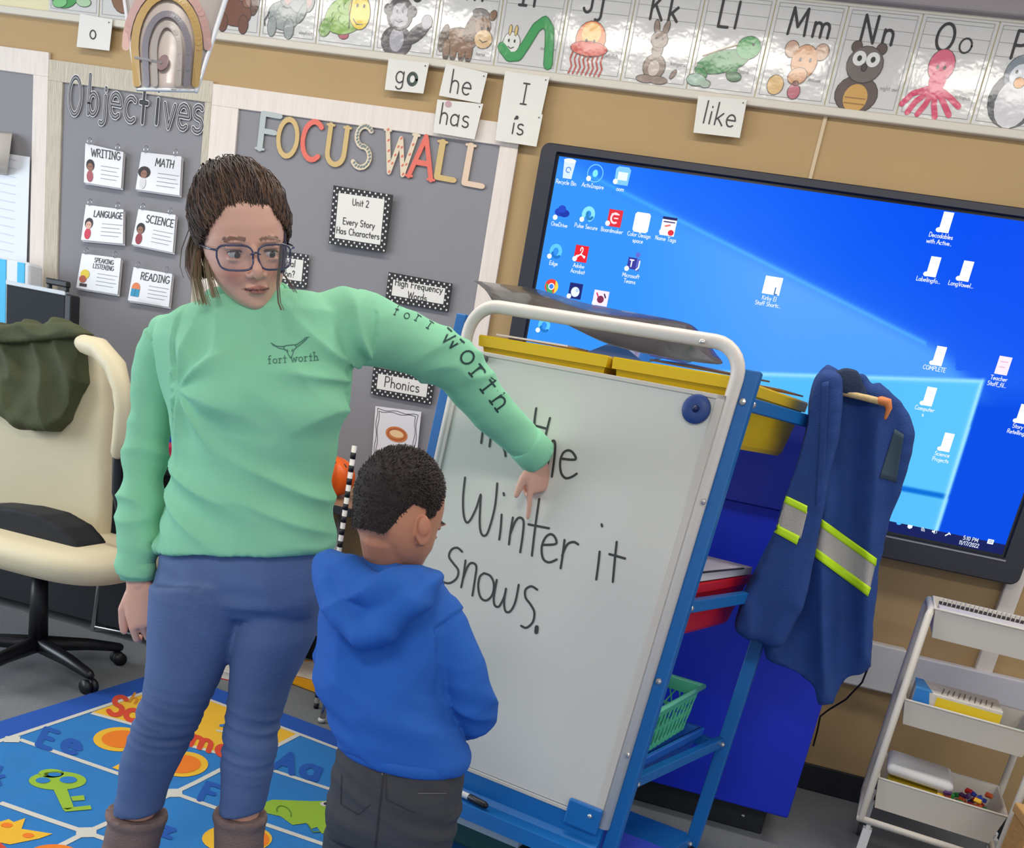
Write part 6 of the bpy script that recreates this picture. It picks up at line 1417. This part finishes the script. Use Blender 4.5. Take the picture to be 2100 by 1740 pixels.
for i in range(5600):
    az = rng.uniform(-2.9, 2.9); el0 = hairline(az)+(rng.gauss(0, .035) if i % 3 else rng.uniform(0, .6)); 
    p0 = V((math.sin(az)*math.cos(el0), -math.cos(az)*math.cos(el0), math.sin(el0)))
    pe = V((-.06+rng.uniform(-.2, .2), .72+rng.uniform(-.2, .15), .72+rng.uniform(-.15, .2))).normalized(); rr_ = rng.random()
    pts = []
    lift = rng.uniform(.0, .09)*(1 if i % 7 else 1.5)
    for j in range(9):
        t = j/8; q = p0.lerp(pe, t).normalized(); r = 1.0+.035*min(1, t*6)+lift*math.sin(t*math.pi)+.03*noise.noise(V((az*3, t*2.5, rr_*.5)))
        w_ = V((.02*math.sin(t*9+i), .02*math.cos(t*7+i*1.3), 0))
        pts.append(Lw(q.x*.081*r+w_.x*.2, .014+q.y*.1*r, .034+q.z*.094*r+w_.y*.2))
    strand(pts, .00095, hcolor(0, az, rr_), hcolor(.6, az, rr_), 4)
# messy top knot behind the crown
for i in range(260):
    a0 = rng.uniform(0, 6.28); tl = rng.uniform(-1.2, 1.2); rr_ = rng.random(); pts = []; ax1 = V((math.cos(a0), math.sin(a0), tl)).normalized(); ax2 = ax1.cross(V((.2, .4, .9))).normalized(); R_ = rng.uniform(.018, .042)
    for j in range(8): t = j/7*rng.uniform(2.8, 3.2); v_ = ax1*math.cos(t)*R_+ax2*math.sin(t)*R_; pts.append(bun+R3w@V((v_.x*1.35, v_.y*.9, v_.z*.62)))
    strand(pts, .0024, hcolor(.5, 0, rr_), hcolor(.5, 0, rr_))
# back hair mass beside the neck (hair left loose behind ear)
def loose(px_pts, d, n, spread, r0, c0, c1):
    for i in range(n):
        ox, oy = rng.gauss(0, spread), rng.gauss(0, spread*.4); k = rng.uniform(-1, 1); pts = []
        for j, (x, y) in enumerate(px_pts): f = j/(len(px_pts)-1); pts.append(PD(x+ox*(.5+f), y+oy, d+.006*k+.004*math.sin(j+i)))
        strand(pts, r0, [lin(v*rng.uniform(.8, 1.1)) for v in c0], [lin(v*rng.uniform(.85, 1.1)) for v in c1])
dh = 1.655
loose([(428, 430), (408, 470), (400, 510), (404, 545), (418, 568)], dh, 130, 9, .0010, (66, 48, 42), (120, 96, 74))
loose([(415, 480), (404, 530), (402, 570), (410, 600), (416, 622)], dh-.02, 46, 7, .0007, (120, 98, 76), (150, 134, 100))
loose([(432, 500), (424, 540), (432, 580), (440, 610)], dh-.03, 20, 4, .0007, (130, 104, 80), (150, 130, 100))
loose([(528, 350), (556, 385), (572, 430), (578, 480), (580, 520), (576, 560)], 1.62, 16, 3.0, .0011, (84, 62, 88), (70, 62, 92))  # purple tint of reflected light put into the strand colour
loose([(576, 500), (574, 540), (570, 580), (573, 620), (580, 636)], 1.575, 6, 2, .0008, (84, 70, 70), (96, 90, 72))
loose([(580, 560), (598, 585), (606, 600)], 1.58, 4, 2, .0008, (96, 70, 66), (96, 80, 66))
hm = bpy.data.meshes.new('hair'); off = V(wo['_o']); hm.from_pydata([tuple(V(p)-off) for p in hv], [], hfcs); hm.materials.append(m_hair)
at = hm.color_attributes.new('Col', 'FLOAT_COLOR', 'POINT'); at.data.foreach_set('color', np.array(hcol, np.float32).ravel()); hm.polygons.foreach_set('use_smooth', [True]*len(hm.polygons)); hm.update()
ho_ = bpy.data.objects.new('hair', hm); COL.objects.link(ho_); ho_.parent = wo; ho_['_o'] = wo['_o']
# scalp under the strands
b = MB(); n1, n2 = 36, 14; vs = []
for j in range(n2+1):
    for i in range(n1+1):
        az = -math.pi+2*math.pi*i/n1; e0 = hairline(az)+.03; el = e0+(math.pi/2-e0)*j/n2; vs.append(scalp(az, el, 1.03))
b.add(vs, [[j*(n1+1)+i, j*(n1+1)+i+1, (j+1)*(n1+1)+i+1, (j+1)*(n1+1)+i] for j in range(n2) for i in range(n1)], mat((52, 38, 34), .8)); b.build('scalp_hair', ho_, True)
# shirt
sh = MB(); m_mint_s = mat((138, 206, 166), .85, .12, 420, var=.03, vscale=5)
rows = [((447, 600), (572, 590), .056), ((436, 618), (596, 596), .066), ((390, 636), (660, 600), .085), ((345, 660), (705, 640), .1), ((335, 700), (712, 700), .112), ((352, 770), (708, 762), .125), ((369, 840), (692, 836), .13), ((376, 900), (682, 892), .12), ((371, 960), (675, 945), .118), ((362, 1025), (671, 1020), .12), ((350, 1085), (671, 1080), .125), ((341, 1126), (674, 1130), .128)]
sh.loft([ring(PY(*a, TYP), PY(*c, TYP), d, 32, 2.25) for a, c, d in rows], m_mint_s)
slL = [(385, 682, 44, 1.25), (352, 698, 50, 1.25), (330, 735, 50, 1.25), (318, 790, 44, 1.25), (314, 845, 40, 1.25), (303, 900, 41, 1.248), (295, 960, 43, 1.24), (291, 1010, 42, 1.23), (288, 1060, 41, 1.22), (283, 1110, 37, 1.21), (281, 1150, 34, 1.2), (284, 1186, 34, 1.2)]
slR = [(640, 672, 60, 1.25), (705, 668, 78, 1.29), (755, 676, 70, 1.34), (800, 690, 61, 1.39), (870, 716, 56, 1.47), (939, 757, 53, 1.555), (975, 798, 49, 1.6), (1006, 840, 45, 1.64), (1045, 878, 40, 1.69), (1074, 905, 37, 1.725), (1104, 937, 38, 1.765)]
P, R = chain(slL); sh.tube(P[:-1]+[P[-1]], R, m_mint_s, 24, False)
P2, R2 = chain(slR); sh.tube(P2, R2, m_mint_s, 24, False)
me = fuse(sh, .0048, 5, .6)
sL = P; sR = P2
def segd(p, P):
    best = (9, 0)
    for i in range(len(P)-1):
        a, c = P[i], P[i+1]; ab = c-a; t = max(0, min(1, (p-a).dot(ab)/ab.length_squared)); d = (a+ab*t-p).length
        if d < best[0]: best = (d, i+t)
    return best
axL = (sL[-1]-sL[0]).normalized()
ARM1 = PY(368, 800, TYP-.1); ARM2 = PY(700, 775, TYP-.1); ZE = PY(292, 1060, TYP).z; ZC = PY(285, 1140, TYP).z; ZF = PY(285, 1165, TYP).z; ZW = PY(515, 1010, TYP).z; ZU = PY(515, 760, TYP).z
def shirt_disp(p, n):
    q = V((float(p[0]), float(p[1]), float(p[2])))
    f = 0
    dl, tl = segd(q, sL); dr, tr = segd(q, sR)
    if dl < .075 and tl > 1.2:
        z = q.z; amp = .004+.006*math.exp(-((z-ZE)/.13)**2)+.004*math.exp(-((z-ZC)/.05)**2)
        f += amp*(1-2.4*abs(noise.noise(V((q.x*7+z*6, q.y*7, z*17))))) 
        if z < ZF: f *= .3
        return f
    if dr < .10 and tr > 1.6:
        u = tr*.09; amp = .0025+.007*math.exp(-((tr-4.6)/1.0)**2)
        return amp*(1-2.4*abs(noise.noise(V((q.x*11, q.y*5, q.z*16-q.x*7))))) if tr < 9.3 else .0035
    # torso: diagonal folds from armpits and horizontal folds near the waist
    w_ = math.exp(-((q.z-ZW)/.12)**2)
    a = 1-2.6*abs(noise.noise(V((q.x*4.5+3, q.y*3, q.z*15+q.x*5))))
    f += .009*a*w_
    b_ = 1-2.4*abs(noise.noise(V((q.x*5-q.z*3, 2, q.z*6+q.x*8))))
    f += .010*b_*math.exp(-((q.z-ZU)/.08)**2)
    f += .004*noise.noise(V((q.x*9, q.y*4, q.z*7)))
    if n[1] < .2:
        for P_, s_ in ((ARM1, 1), (ARM2, -1)):
            dx, dz = (q.x-P_.x)*s_, q.z-P_.z; r_ = math.hypot(dx, dz)
            if r_ < .3 and dx > -.02:
                th = math.atan2(dz, dx); f += .0062*math.exp(-((r_-.07)/.08)**2)*(1-2.2*abs(math.sin(th*4.2+.4+1.2*noise.noise(V((th*1.5, s_, 1))))))*min(1, r_/.035)
    # drape below bust
    cx_ = PY(530, 830, TYP-.12); rx_ = q.x-cx_.x
    if n[1] < 0: 
        for k in (-.078, .072): f += .017*math.exp(-((rx_-k)/.068)**2-((q.z-cx_.z)/.062)**2)
    return f
shirt, shv = put(me, 'shirt', m_mint_s, wo, shirt_disp)
# collar roll, cuffs, hem seams
b = MB(); cr_ = ring(PY(444, 600, TYP), PY(574, 590, TYP), .064, 32, 2.2); 
cr_ = [p+V((0, 0, -.012 if p.y < TYP else 0)) for p in cr_]
b.tube(cr_+[cr_[0]], .0105, m_mint_s, 10, False); b.build('collar', shirt, True)
b = MB(); b.tube([sL[-1]+(sL[-2]-sL[-1])*.9, sL[-1]-axL*-.002], [R[-1]*1.03, R[-1]*1.02], m_mint_s, 24, False); b.build('cuff', shirt, True)
dc = (sR[-1]-sR[-2]).normalized(); b = MB(); b.tube([sR[-1]-dc*.058, sR[-1]-dc*.05, sR[-1]-dc*.006, sR[-1]+dc*.003], [R2[-1]*.98, R2[-1]*1.05, R2[-1]*1.07, R2[-1]*.98], m_mint_s, 24, False); b.build('cuff', shirt, True)
# print on the chest and sleeve
tk = mat((74, 120, 104), .8); tkd = mat((28, 62, 58), .8)
b = MB(); d = Drape(shv, 550, 746, -4, 1, .0012); text(b, d, 'fort worth', 0, 0, 16.5, 1.7, tk, 0, serif=.12, sp=.16)
d = Drape(shv, 595, 716, -4, 1, .0012)
for l in ([(-38, 15), (-28, 8), (-14, 6), (-6, 8), (6, 8), (14, 8), (24, 14), (34, 21), (40, 22)], [(-36, 12), (-24, 4), (-12, 0), (-10, -2)], [(12, 2), (22, 8), (36, 19)], [(-12, 6), (-13, 2), (-8, -2), (-4, -12), (0, -18), (4, -12), (7, -3), (13, 2), (11, 7)], [(-5, -5), (-6, -1)], [(3, -5), (5, -1)]): stroke(b, d, fine(l, 3), 1.7, tk, 0)
b.build('chest_print', shirt)
b = MB()
for c, px, py, deg, H in (('f', 806, 644, 24, 22), ('o', 826, 650, 28, 22), ('r', 850, 656, 30, 24), ('t', 872, 670, 34, 28), ('w', 903, 695, 42, 50), ('o', 938, 731, 48, 52), ('r', 962, 765, 50, 52), ('t', 982, 795, 52, 50), ('h', 1004, 822, 54, 50)):
    d = Drape(shv, px, py, deg, 1, .0016)
    for l in glyph_lines(c, .1)[1]: stroke(b, d, fine([(p[0]*H, p[1]*H) for p in l], 6 if len(l) < 5 else 2), H*.075, tkd, 0)
b.build('sleeve_print', shirt)
# jeans
jn = MB(); m_jean = mat((88, 109, 153), .85, .3, 420, var=.22, vscale=5, stretch=(1, 1, .6))
jn.loft([ring(PY(346, 1100, TYP), PY(664, 1100, TYP), .105), ring(PY(340, 1150, TYP), PY(668, 1145, TYP), .112), ring(PY(330, 1195, TYP), PY(664, 1190, TYP), .108), ring(PY(327, 1235, TYP-.01), PY(655, 1235, TYP), .088, e=2.6), ring(PY(345, 1262, TYP-.01), PY(640, 1262, TYP), .06, e=2.6)], m_jean)
jn.loft(legring([((327, 1190), (520, 1195))]+LX, LYY, 0, 1.0), m_jean); jn.loft(legring([((490, 1195), (664, 1190))]+RX, RYY, 0, 1.0), m_jean)
me = fuse(jn, .0048, 12, .6)
kz = PY(345, 1490, LYY).z
ZJ = PY(500, 1200, TYP).z; ZJ2 = PY(290, 1640, TYP).z
def jean_disp(p, n):
    z = p[2]; w_ = math.exp(-((z-kz)/.085)**2); f = .0042*w_*(1-2.6*abs(noise.noise(V((p[0]*3, p[1]*3, z*34+p[0]*4))))); 
    w2 = .5*math.exp(-((z-ZJ)/.05)**2)+math.exp(-((z-ZJ2)/.04)**2)*.6
    return f+.005*w2*(1-2.5*abs(noise.noise(V((p[0]*6+z*3, p[1]*3, z*22+5)))))+.002*noise.noise(V((p[0]*12, p[1]*12, z*8)))
put(me, 'jeans', m_jean, wo, jean_disp)
# boots
m_boot = mat((128, 106, 100), .95, .4, 260, var=.08, vscale=12)
for (A, g, sx_), l, Y in zip(feet, (LX, RX), (LYY, RYY)):
    b = MB(); a_, c_ = l[-1]; rr_ = (PY(*c_, Y)-PY(*a_, Y)).length/2
    wd = rr_*1.10
    ringb = lambda z, cx, cy, rx, ry: [V((cx+rx*math.cos(t), cy+ry*math.sin(t), z)) for t in [j*math.pi/12 for j in range(24)]]
    b.loft([ringb(A.z-.004, A.x, A.y, wd*.96, wd*.98), ringb(A.z+.002, A.x, A.y, wd*1.05, wd*1.05), ringb(A.z-.015, A.x, A.y, wd*1.1, wd*1.08), ringb(A.z-.03, A.x, A.y, wd*.98, wd), ringb(A.z*.6, (A.x+g.x)/2, A.y, wd*.97, wd), ringb(A.z*.4, g.x, g.y-.01, wd*.9, wd*1.1), ringb(.02, g.x, g.y-.01, wd*.9, wd*1.1)], m_boot)
    b.loft([[V((g.x+sx_*t*1.1, g.y, 0))+V((w_*math.cos(a), -t*.26+.04+ .02*0, .045+h_+h_*math.sin(a)*1.0)) for a in [j*math.pi/8 for j in range(16)]] for t, w_, h_ in ((0, .03, .03), (.1, .044, .035), (.4, .047, .03), (.7, .046, .024), (.95, .036, .018), (1.03, .02, .01))], m_boot)
    me = fuse(b, .006, 5, .5); bo, _ = put(me, 'boot', m_boot, wo, lambda p, n: .003*noise.noise(V((p[0]*20, p[1]*20, p[2]*30))))
    b = MB(); b.bevbox((g.x-.05, g.y-.24, 0), (g.x+.05, g.y+.07, .02), .009, mat((60, 50, 48), .7)); b.build('sole', bo)

# ------------------------------------------------------------------ BOY
BYP = 1.51
by = root('person', V((-.57, 1.52, 0)), 'small boy seen from behind in royal blue hoodie and dark grey jeans facing the whiteboard', 'person')
P0 = PD(818, 1030, 1.20); c = (P0-EYE).normalized(); up = (V((0, 0, 1))-c*c.z).normalized(); rt = c.cross(up)
YB = math.radians(44); fwd = (c*math.cos(YB)+rt*math.sin(YB)); fwd = (fwd-up*.18).normalized(); upb = (up-fwd*up.dot(fwd)).normalized(); lf_ = fwd.cross(upb)
BS = .89
hb = (PD(820, 1068, (PY(820, 1068, BYP)-EYE).dot(FW)), lf_, -fwd, upb)
sk = MB(); Lb_, R3b = head_shapes(sk, hb, BS, m_dummy)
sk.tube([PY(800, 1240, BYP+.02), PY(805, 1180, BYP+.02), Lb_(0, .03, -.03)], [.052, .047, .047], m_dummy, 16)
for k in (1,):
    rot = Matrix.Rotation(k*.5, 3, 'Z')
sk.loft([ring(PY(715, 1195, BYP), PY(895, 1215, BYP), .05), ring(PY(680, 1250, BYP), PY(925, 1280, BYP), .065), ring(PY(690, 1350, BYP), PY(915, 1380, BYP), .07), ring(PY(710, 1450, BYP), PY(925, 1480, BYP), .075), ring(PY(715, 1560, BYP), PY(930, 1600, BYP), .08)], m_dummy)
bR = [(905, 1262, 34, 1.10), (938, 1330, 32, 1.10), (962, 1400, 30, 1.11), (975, 1452, 28, 1.13), (955, 1480, 24, 1.2), (915, 1480, 20, 1.28)]
bL = [(695, 1245, 30, 1.12), (684, 1320, 28, 1.15), (690, 1390, 27, 1.2), (730, 1420, 24, 1.27), (790, 1440, 19, 1.33)]
P, R = chain(bR, f=BY_); sk.tube(P, R, m_dummy, 14); wr1 = P[-1]; P, R = chain(bL, f=BY_); sk.tube(P, R, m_dummy, 14); wr2 = P[-1]
hand_shapes(sk, wr1, (-1, .35, .1), (.2, 1, .1), .72, m_dummy, [(.5, .6, .4)]*4, thumb=-1)
hand_shapes(sk, wr2, (1, .3, .0), (-.2, 1, .1), .72, m_dummy, [(.5, .6, .4)]*4, thumb=1)
pel = ring(PY(700, 1520, BYP), PY(948, 1590, BYP), .085)
def bl(cx0, sx_, z, x, r, y=BYP): return [V((x+r*math.cos(t), y+r*1.05*math.sin(t), z)) for t in [j*math.pi/12 for j in range(24)]]
pL = PY(728, 1740, BYP); pR = PY(842, 1740, BYP); print('boy z', pL.z)
LgL = [(PY(757, 1620, BYP), .07), (PY(728, 1740, BYP), .062), (V((pL.x, BYP, pL.z*.85)), .054), (V((pL.x, BYP+.01, pL.z*.7)), .052), (V((pL.x, BYP+.03, .12)), .048)]
LgR = [(PY(862, 1645, BYP), .082), (PY(842, 1740, BYP), .074), (V((pR.x+.005, BYP, pR.z*.85)), .058), (V((pR.x+.005, BYP+.01, pR.z*.7)), .053), (V((pR.x+.005, BYP+.03, .12)), .048)]
for l in (LgL, LgR): sk.tube([p for p, r in l]+[V((l[-1][0].x, BYP+.03, .06)), V((l[-1][0].x+.03, BYP+.13, .04))], [r*.75 for p, r in l]+[.03, .028], m_dummy, 14)
me = fuse(sk, .0028, 6, .5)
bsk = [lin(c) for c in (190, 130, 100)]
bh0 = hb[0]; Wib = Matrix((hb[1], hb[2], hb[3]))
def bcol(p):
    q = (Wib@(V(p)-bh0))/BS; c = bsk
    if q.length < .16:
        e = 0
        for k in (-1, 1): e = max(e, math.exp(-((q.x-k*.083)/.01)**2-((q.y-.012)/.02)**2-((q.z+.0)/.03)**2))
        c = mixc(c, [lin(v) for v in (186, 112, 88)], e*.8)
        if q.y < -.06 and abs(q.x) < .022 and abs(q.z+.063) < .008: c = [lin(v) for v in (160, 88, 76)]
        if q.y < -.03 and .012 < abs(q.x) < .048 and abs(q.z-.024) < .004: c = [lin(v) for v in (40, 30, 28)]
    return c
put(me, 'body', skin_mat('skin_boy'), by, None, bcol)
for k in (-1, 1):
    b = MB(); c = Lb_(k*.031, -.0625, .001); r = .0118*BS; b.ell(c, r, r, r*.8, mat((210, 204, 200), .25), R3b, 16, 10); b.ell(c+(R3b@V((0, -1, -.1))).normalized()*r*.5, r*.45, r*.45, r*.45, mat((44, 32, 28), .15), None, 12, 8); b.build('eye', by, True)
# hair cap : thick cropped shell
hb_m = MB(); n1, n2 = 72, 30; vs = []
def bhl(az):   # hairline elevation by azimuth (0 = face)
    a = abs(az)
    if a < .75: return .52
    if a < 1.25: return .52-.62*(a-.75)/.5
    if a < 1.55: return -.10-.25*(a-1.25)/.3
    if a < 1.95: return -.06
    return -.06-.92*min(1, (a-1.95)/.45)
def bcap(az, el, r):
    ce = max(math.cos(el), 1+.17*el) if el < 0 else math.cos(el); x = math.sin(az)*ce; y = -math.cos(az)*ce; z = math.sin(el); return Lb_(x*.0765*r, .016+y*.097*r, .034+z*.093*r)
for j in range(n2+1):
    for i in range(n1+1):
        az = -math.pi+2*math.pi*i/n1; e0 = bhl(az); el = e0+(math.pi/2-e0)*j/n2; t = min(1, j/7)
        top_ = max(0, math.sin(el)); r = 1.0+.018*t+.075*t*top_+.016*t*(math.cos(az)*.5+.5)+.006*noise.noise(V((az*9, el*9, 0)))
        vs.append(bcap(az, el, r))
m_bh = mat((40, 28, 26), .75, .6, 260, var=.3, vscale=90)
hb_m.add(vs, [[j*(n1+1)+i, j*(n1+1)+i+1, (j+1)*(n1+1)+i+1, (j+1)*(n1+1)+i] for j in range(n2) for i in range(n1)], m_bh)
hcap = hb_m.build('hair', by, True)
# short hair fuzz strands
hv = []; hfcs = []; hcol = []; rng = random.Random(5)
for i in range(5200):
    az = rng.uniform(-math.pi, math.pi); e0 = bhl(az); u = rng.random(); el = math.asin(min(1, math.sin(e0)+(1-math.sin(e0))*u)) ; t = min(1, (el-e0)/.3)
    top_ = max(0, math.sin(el)); r = 1.0+.014*t+.072*t*top_; p0 = bcap(az, el, r); ct = Lb_(0, .016, .034); nrm = (p0-ct).normalized(); dn = (R3b@V((0, -.5, -.25+ .9*top_))).normalized()
    L_ = (.004+.009*top_)*rng.uniform(.7, 1.3); d_ = (nrm*.55+dn*.6+V((rng.uniform(-.3, .3), rng.uniform(-.3, .3), rng.uniform(-.3, .3)))).normalized()
    k = rng.uniform(.6, 1.35); c_ = [lin(v*k) for v in (46, 33, 30)]
    strand([p0-nrm*.001, p0+d_*L_*.5, p0+d_*L_*.9-nrm*L_*.2], .0009, c_, c_, 3)
hm = bpy.data.meshes.new('hair_fuzz'); off = V(by['_o']); hm.from_pydata([tuple(V(p)-off) for p in hv], [], hfcs); hm.materials.append(m_hair)
at = hm.color_attributes.new('Col', 'FLOAT_COLOR', 'POINT'); at.data.foreach_set('color', np.array(hcol, np.float32).ravel()); hm.update()
o = bpy.data.objects.new('hair_fuzz', hm); COL.objects.link(o); o.parent = hcap; o['kind'] = 'stuff'
# hoodie
m_hd = mat((28, 92, 180), .85, .18, 420, var=.05, vscale=6)
hd_ = MB()
rows = [((738, 1178), (872, 1190), .06), ((700, 1192), (905, 1212), .072), ((668, 1218), (928, 1246), .085), ((656, 1260), (940, 1290), .095), ((654, 1310), (935, 1345), .098), ((662, 1370), (925, 1410), .1), ((675, 1430), (930, 1470), .104), ((690, 1475), (945, 1530), .104), ((708, 1500), (955, 1560), .098), ((708, 1512), (950, 1578), .094)]
hd_.loft([ring(PY(*a, BYP), PY(*c, BYP), d, 32, 2.2) for a, c, d in rows], m_hd)
sbR = [(895, 1258, 46, 1.10), (918, 1290, 47, 1.10), (938, 1340, 47, 1.10), (955, 1390, 47, 1.105), (968, 1432, 47, 1.12), (972, 1465, 43, 1.15), (955, 1482, 37, 1.2), (915, 1482, 32, 1.27)]
sbL = [(700, 1245, 40, 1.12), (690, 1310, 40, 1.14), (690, 1375, 38, 1.18), (720, 1415, 34, 1.25), (780, 1438, 28, 1.32)]
PbR, RbR = chain(sbR, f=BY_); hd_.tube(PbR, RbR, m_hd, 24, True); PbL, RbL = chain(sbL, f=BY_); hd_.tube(PbL, RbL, m_hd, 20, False)
me = fuse(hd_, .0048, 5, .6)
def hood_disp(p, n):
    q = V((float(p[0]), float(p[1]), float(p[2]))); d, t = segd(q, PbR)
    if d < .06 and t > .6: return (.002+.006*math.exp(-((t-4.6)/1.1)**2))*(1-2.5*abs(noise.noise(V((q.x*9+q.z*7, q.y*8, q.z*20)))))
    hz = PY(830, 1545, BYP).z
    f = .009*(1-2.4*abs(noise.noise(V((q.x*5-q.z*4, q.y*3, q.z*7+q.x*6)))))+.003*noise.noise(V((q.x*10, q.y*6, q.z*10)))
    w_ = math.exp(-((q.z-hz-.09)/.05)**2); f += .007*w_*(1-2.4*abs(noise.noise(V((q.x*5, q.y*4, q.z*20+q.x*6)))))
    return f
hdo, hdv = put(me, 'hoodie', m_hd, by, hood_disp)
# waistband
bn = MB(); rws = [((705, 1496), (952, 1556), .102), ((706, 1504), (956, 1562), .104), ((708, 1514), (953, 1580), .101), ((710, 1518), (948, 1584), .096)]
bn.loft([ring(PY(*a, BYP), PY(*c, BYP), d, 32, 2.2) for a, c, d in rws], m_hd); bn.build('waistband', hdo, True)
# hood
hh = MB()
def hring(pts, r, Y0):
    return None
hp = [(668, 1163, .030, 1.07), (690, 1205, .040, 1.03), (722, 1262, .044, 1.00), (752, 1292, .046, .985), (790, 1278, .046, .985), (832, 1238, .042, 1.0), (866, 1206, .034, 1.035), (882, 1190, .022, 1.07)]
pp = [PY(x, y, BY_(Y)) for x, y, r, Y in hp]; hh.tube(pp, [r*.95 for x, y, r, Y in hp], m_hd, 16, True, flat=.8)
hp2 = [(672, 1158, .022, 1.09), (705, 1172, .030, 1.045), (740, 1205, .036, 1.01), (775, 1225, .036, .995), (815, 1212, .034, 1.005), (850, 1192, .028, 1.04), (876, 1185, .018, 1.08)]
pp = [PY(x, y, BY_(Y)) for x, y, r, Y in hp2]; hh.tube(pp, [r for x, y, r, Y in hp2], m_hd, 16)
hp3 = [(668, 1156, .02, 1.09), (695, 1160, .022, 1.10), (735, 1172, .020, 1.07), (780, 1186, .020, 1.045), (825, 1188, .020, 1.05), (862, 1180, .018, 1.08), (884, 1188, .014, 1.12), (888, 1205, .016, 1.16)]
pp = [PY(x, y, BY_(Y)) for x, y, r, Y in hp3]; hh.tube(pp, [r for x, y, r, Y in hp3], m_hd, 14)
me = fuse(hh, .0045, 6, .6)
put(me, 'hood', m_hd, hdo, lambda p, n: .008*(1-2.4*abs(noise.noise(V((p[0]*6+p[2]*6, p[1]*4, p[2]*13-p[0]*8))))))
b = MB(); b.tube([PY(868, 1166, BY_(1.12)), PY(878, 1176, BY_(1.11)), PY(884, 1186, BY_(1.10))], .0022, mat((210, 214, 220), .5), 6); b.build('drawstring', hdo)
# jeans
bj = MB(); m_bj = mat((62, 62, 66), .85, .3, 450, var=.18, vscale=7)
bj.loft([ring(PY(712, 1490, BYP), PY(944, 1550, BYP), .088), ring(PY(704, 1525, BYP), PY(946, 1590, BYP), .095), ring(PY(690, 1580, BYP), PY(942, 1640, BYP), .1), ring(PY(684, 1640, BYP), PY(930, 1690, BYP), .098, e=2.6), ring(PY(684, 1690, BYP), PY(918, 1730, BYP), .085, e=2.8)], m_bj)
for l, k in ((LgL, 1), (LgR, 1)): bj.tube([p for p, r in l], [r for p, r in l], m_bj, 20, False)
me = fuse(bj, .0048, 4, .5)
bjo, bjv = put(me, 'jeans', m_bj, by, lambda p, n: .004*(1-2.5*abs(noise.noise(V((p[0]*5, p[1]*4, p[2]*22+p[0]*6))))))
d = Drape(bjv, 0, 0, 0, 1, .0022); st_ = mat((44, 42, 46), .8); lt_ = mat((112, 106, 104), .8)
for l, w_, m_ in (([(790, 1520), (788, 1560), (784, 1610), (778, 1660), (770, 1738)], 3, st_), ([(772, 1512), (770, 1555)], 2.2, lt_), ([(782, 1512), (784, 1590)], 2.2, lt_),
    ([(790, 1574), (940, 1584)], 1.8, lt_), ([(790, 1588), (935, 1596)], 1.8, lt_), ([(858, 1628), (915, 1628)], 1.8, lt_), ([(865, 1549), (885, 1554)], 1.8, lt_),
    ([(792, 1580), (792, 1640), (850, 1668)], 1.6, st_), ([(700, 1590), (698, 1650), (735, 1672), (760, 1650)], 1.6, st_)):
    b = MB(); stroke(b, d, fine([(x, -y) for x, y in l], 9), w_, m_, 0); b.build('seam', bjo)
for k in range(3):
    b = MB(); x, y = ((778, 1535), (862, 1556), (724, 1522))[k]; d = Drape(bjv, x, y, 2, 1, .003); rect(b, d, -6, -24, 6, 18, m_bj, 0); o = b.build('belt_loop', bjo); s = o.modifiers.new('s', 'SOLIDIFY'); s.thickness = .002
for l in (LgL, LgR):
    x = l[-1][0].x; b = MB(); b.loft([[V((x+w_*math.cos(a), BYP-.03+t*.2, .035+h_+h_*math.sin(a))) for a in [j*math.pi/8 for j in range(16)]] for t, w_, h_ in ((0, .025, .03), (.08, .038, .036), (.4, .042, .034), (.7, .042, .024), (.95, .034, .016), (1.03, .018, .01))], mat((60, 62, 70), .6)); so = b.build('shoe', by, True)
    b = MB(); b.bevbox((x-.042, BYP-.04, RZ), (x+.042, BYP+.17, .04), .012, mat((210, 208, 204), .6)); b.build('sole', so)
for o in bpy.data.objects:
    if '_o' in o: del o['_o']
for m in (None_,): pass
print('objects', len(bpy.data.objects), 'tris', sum(len(m.polygons) for m in bpy.data.meshes)*2)
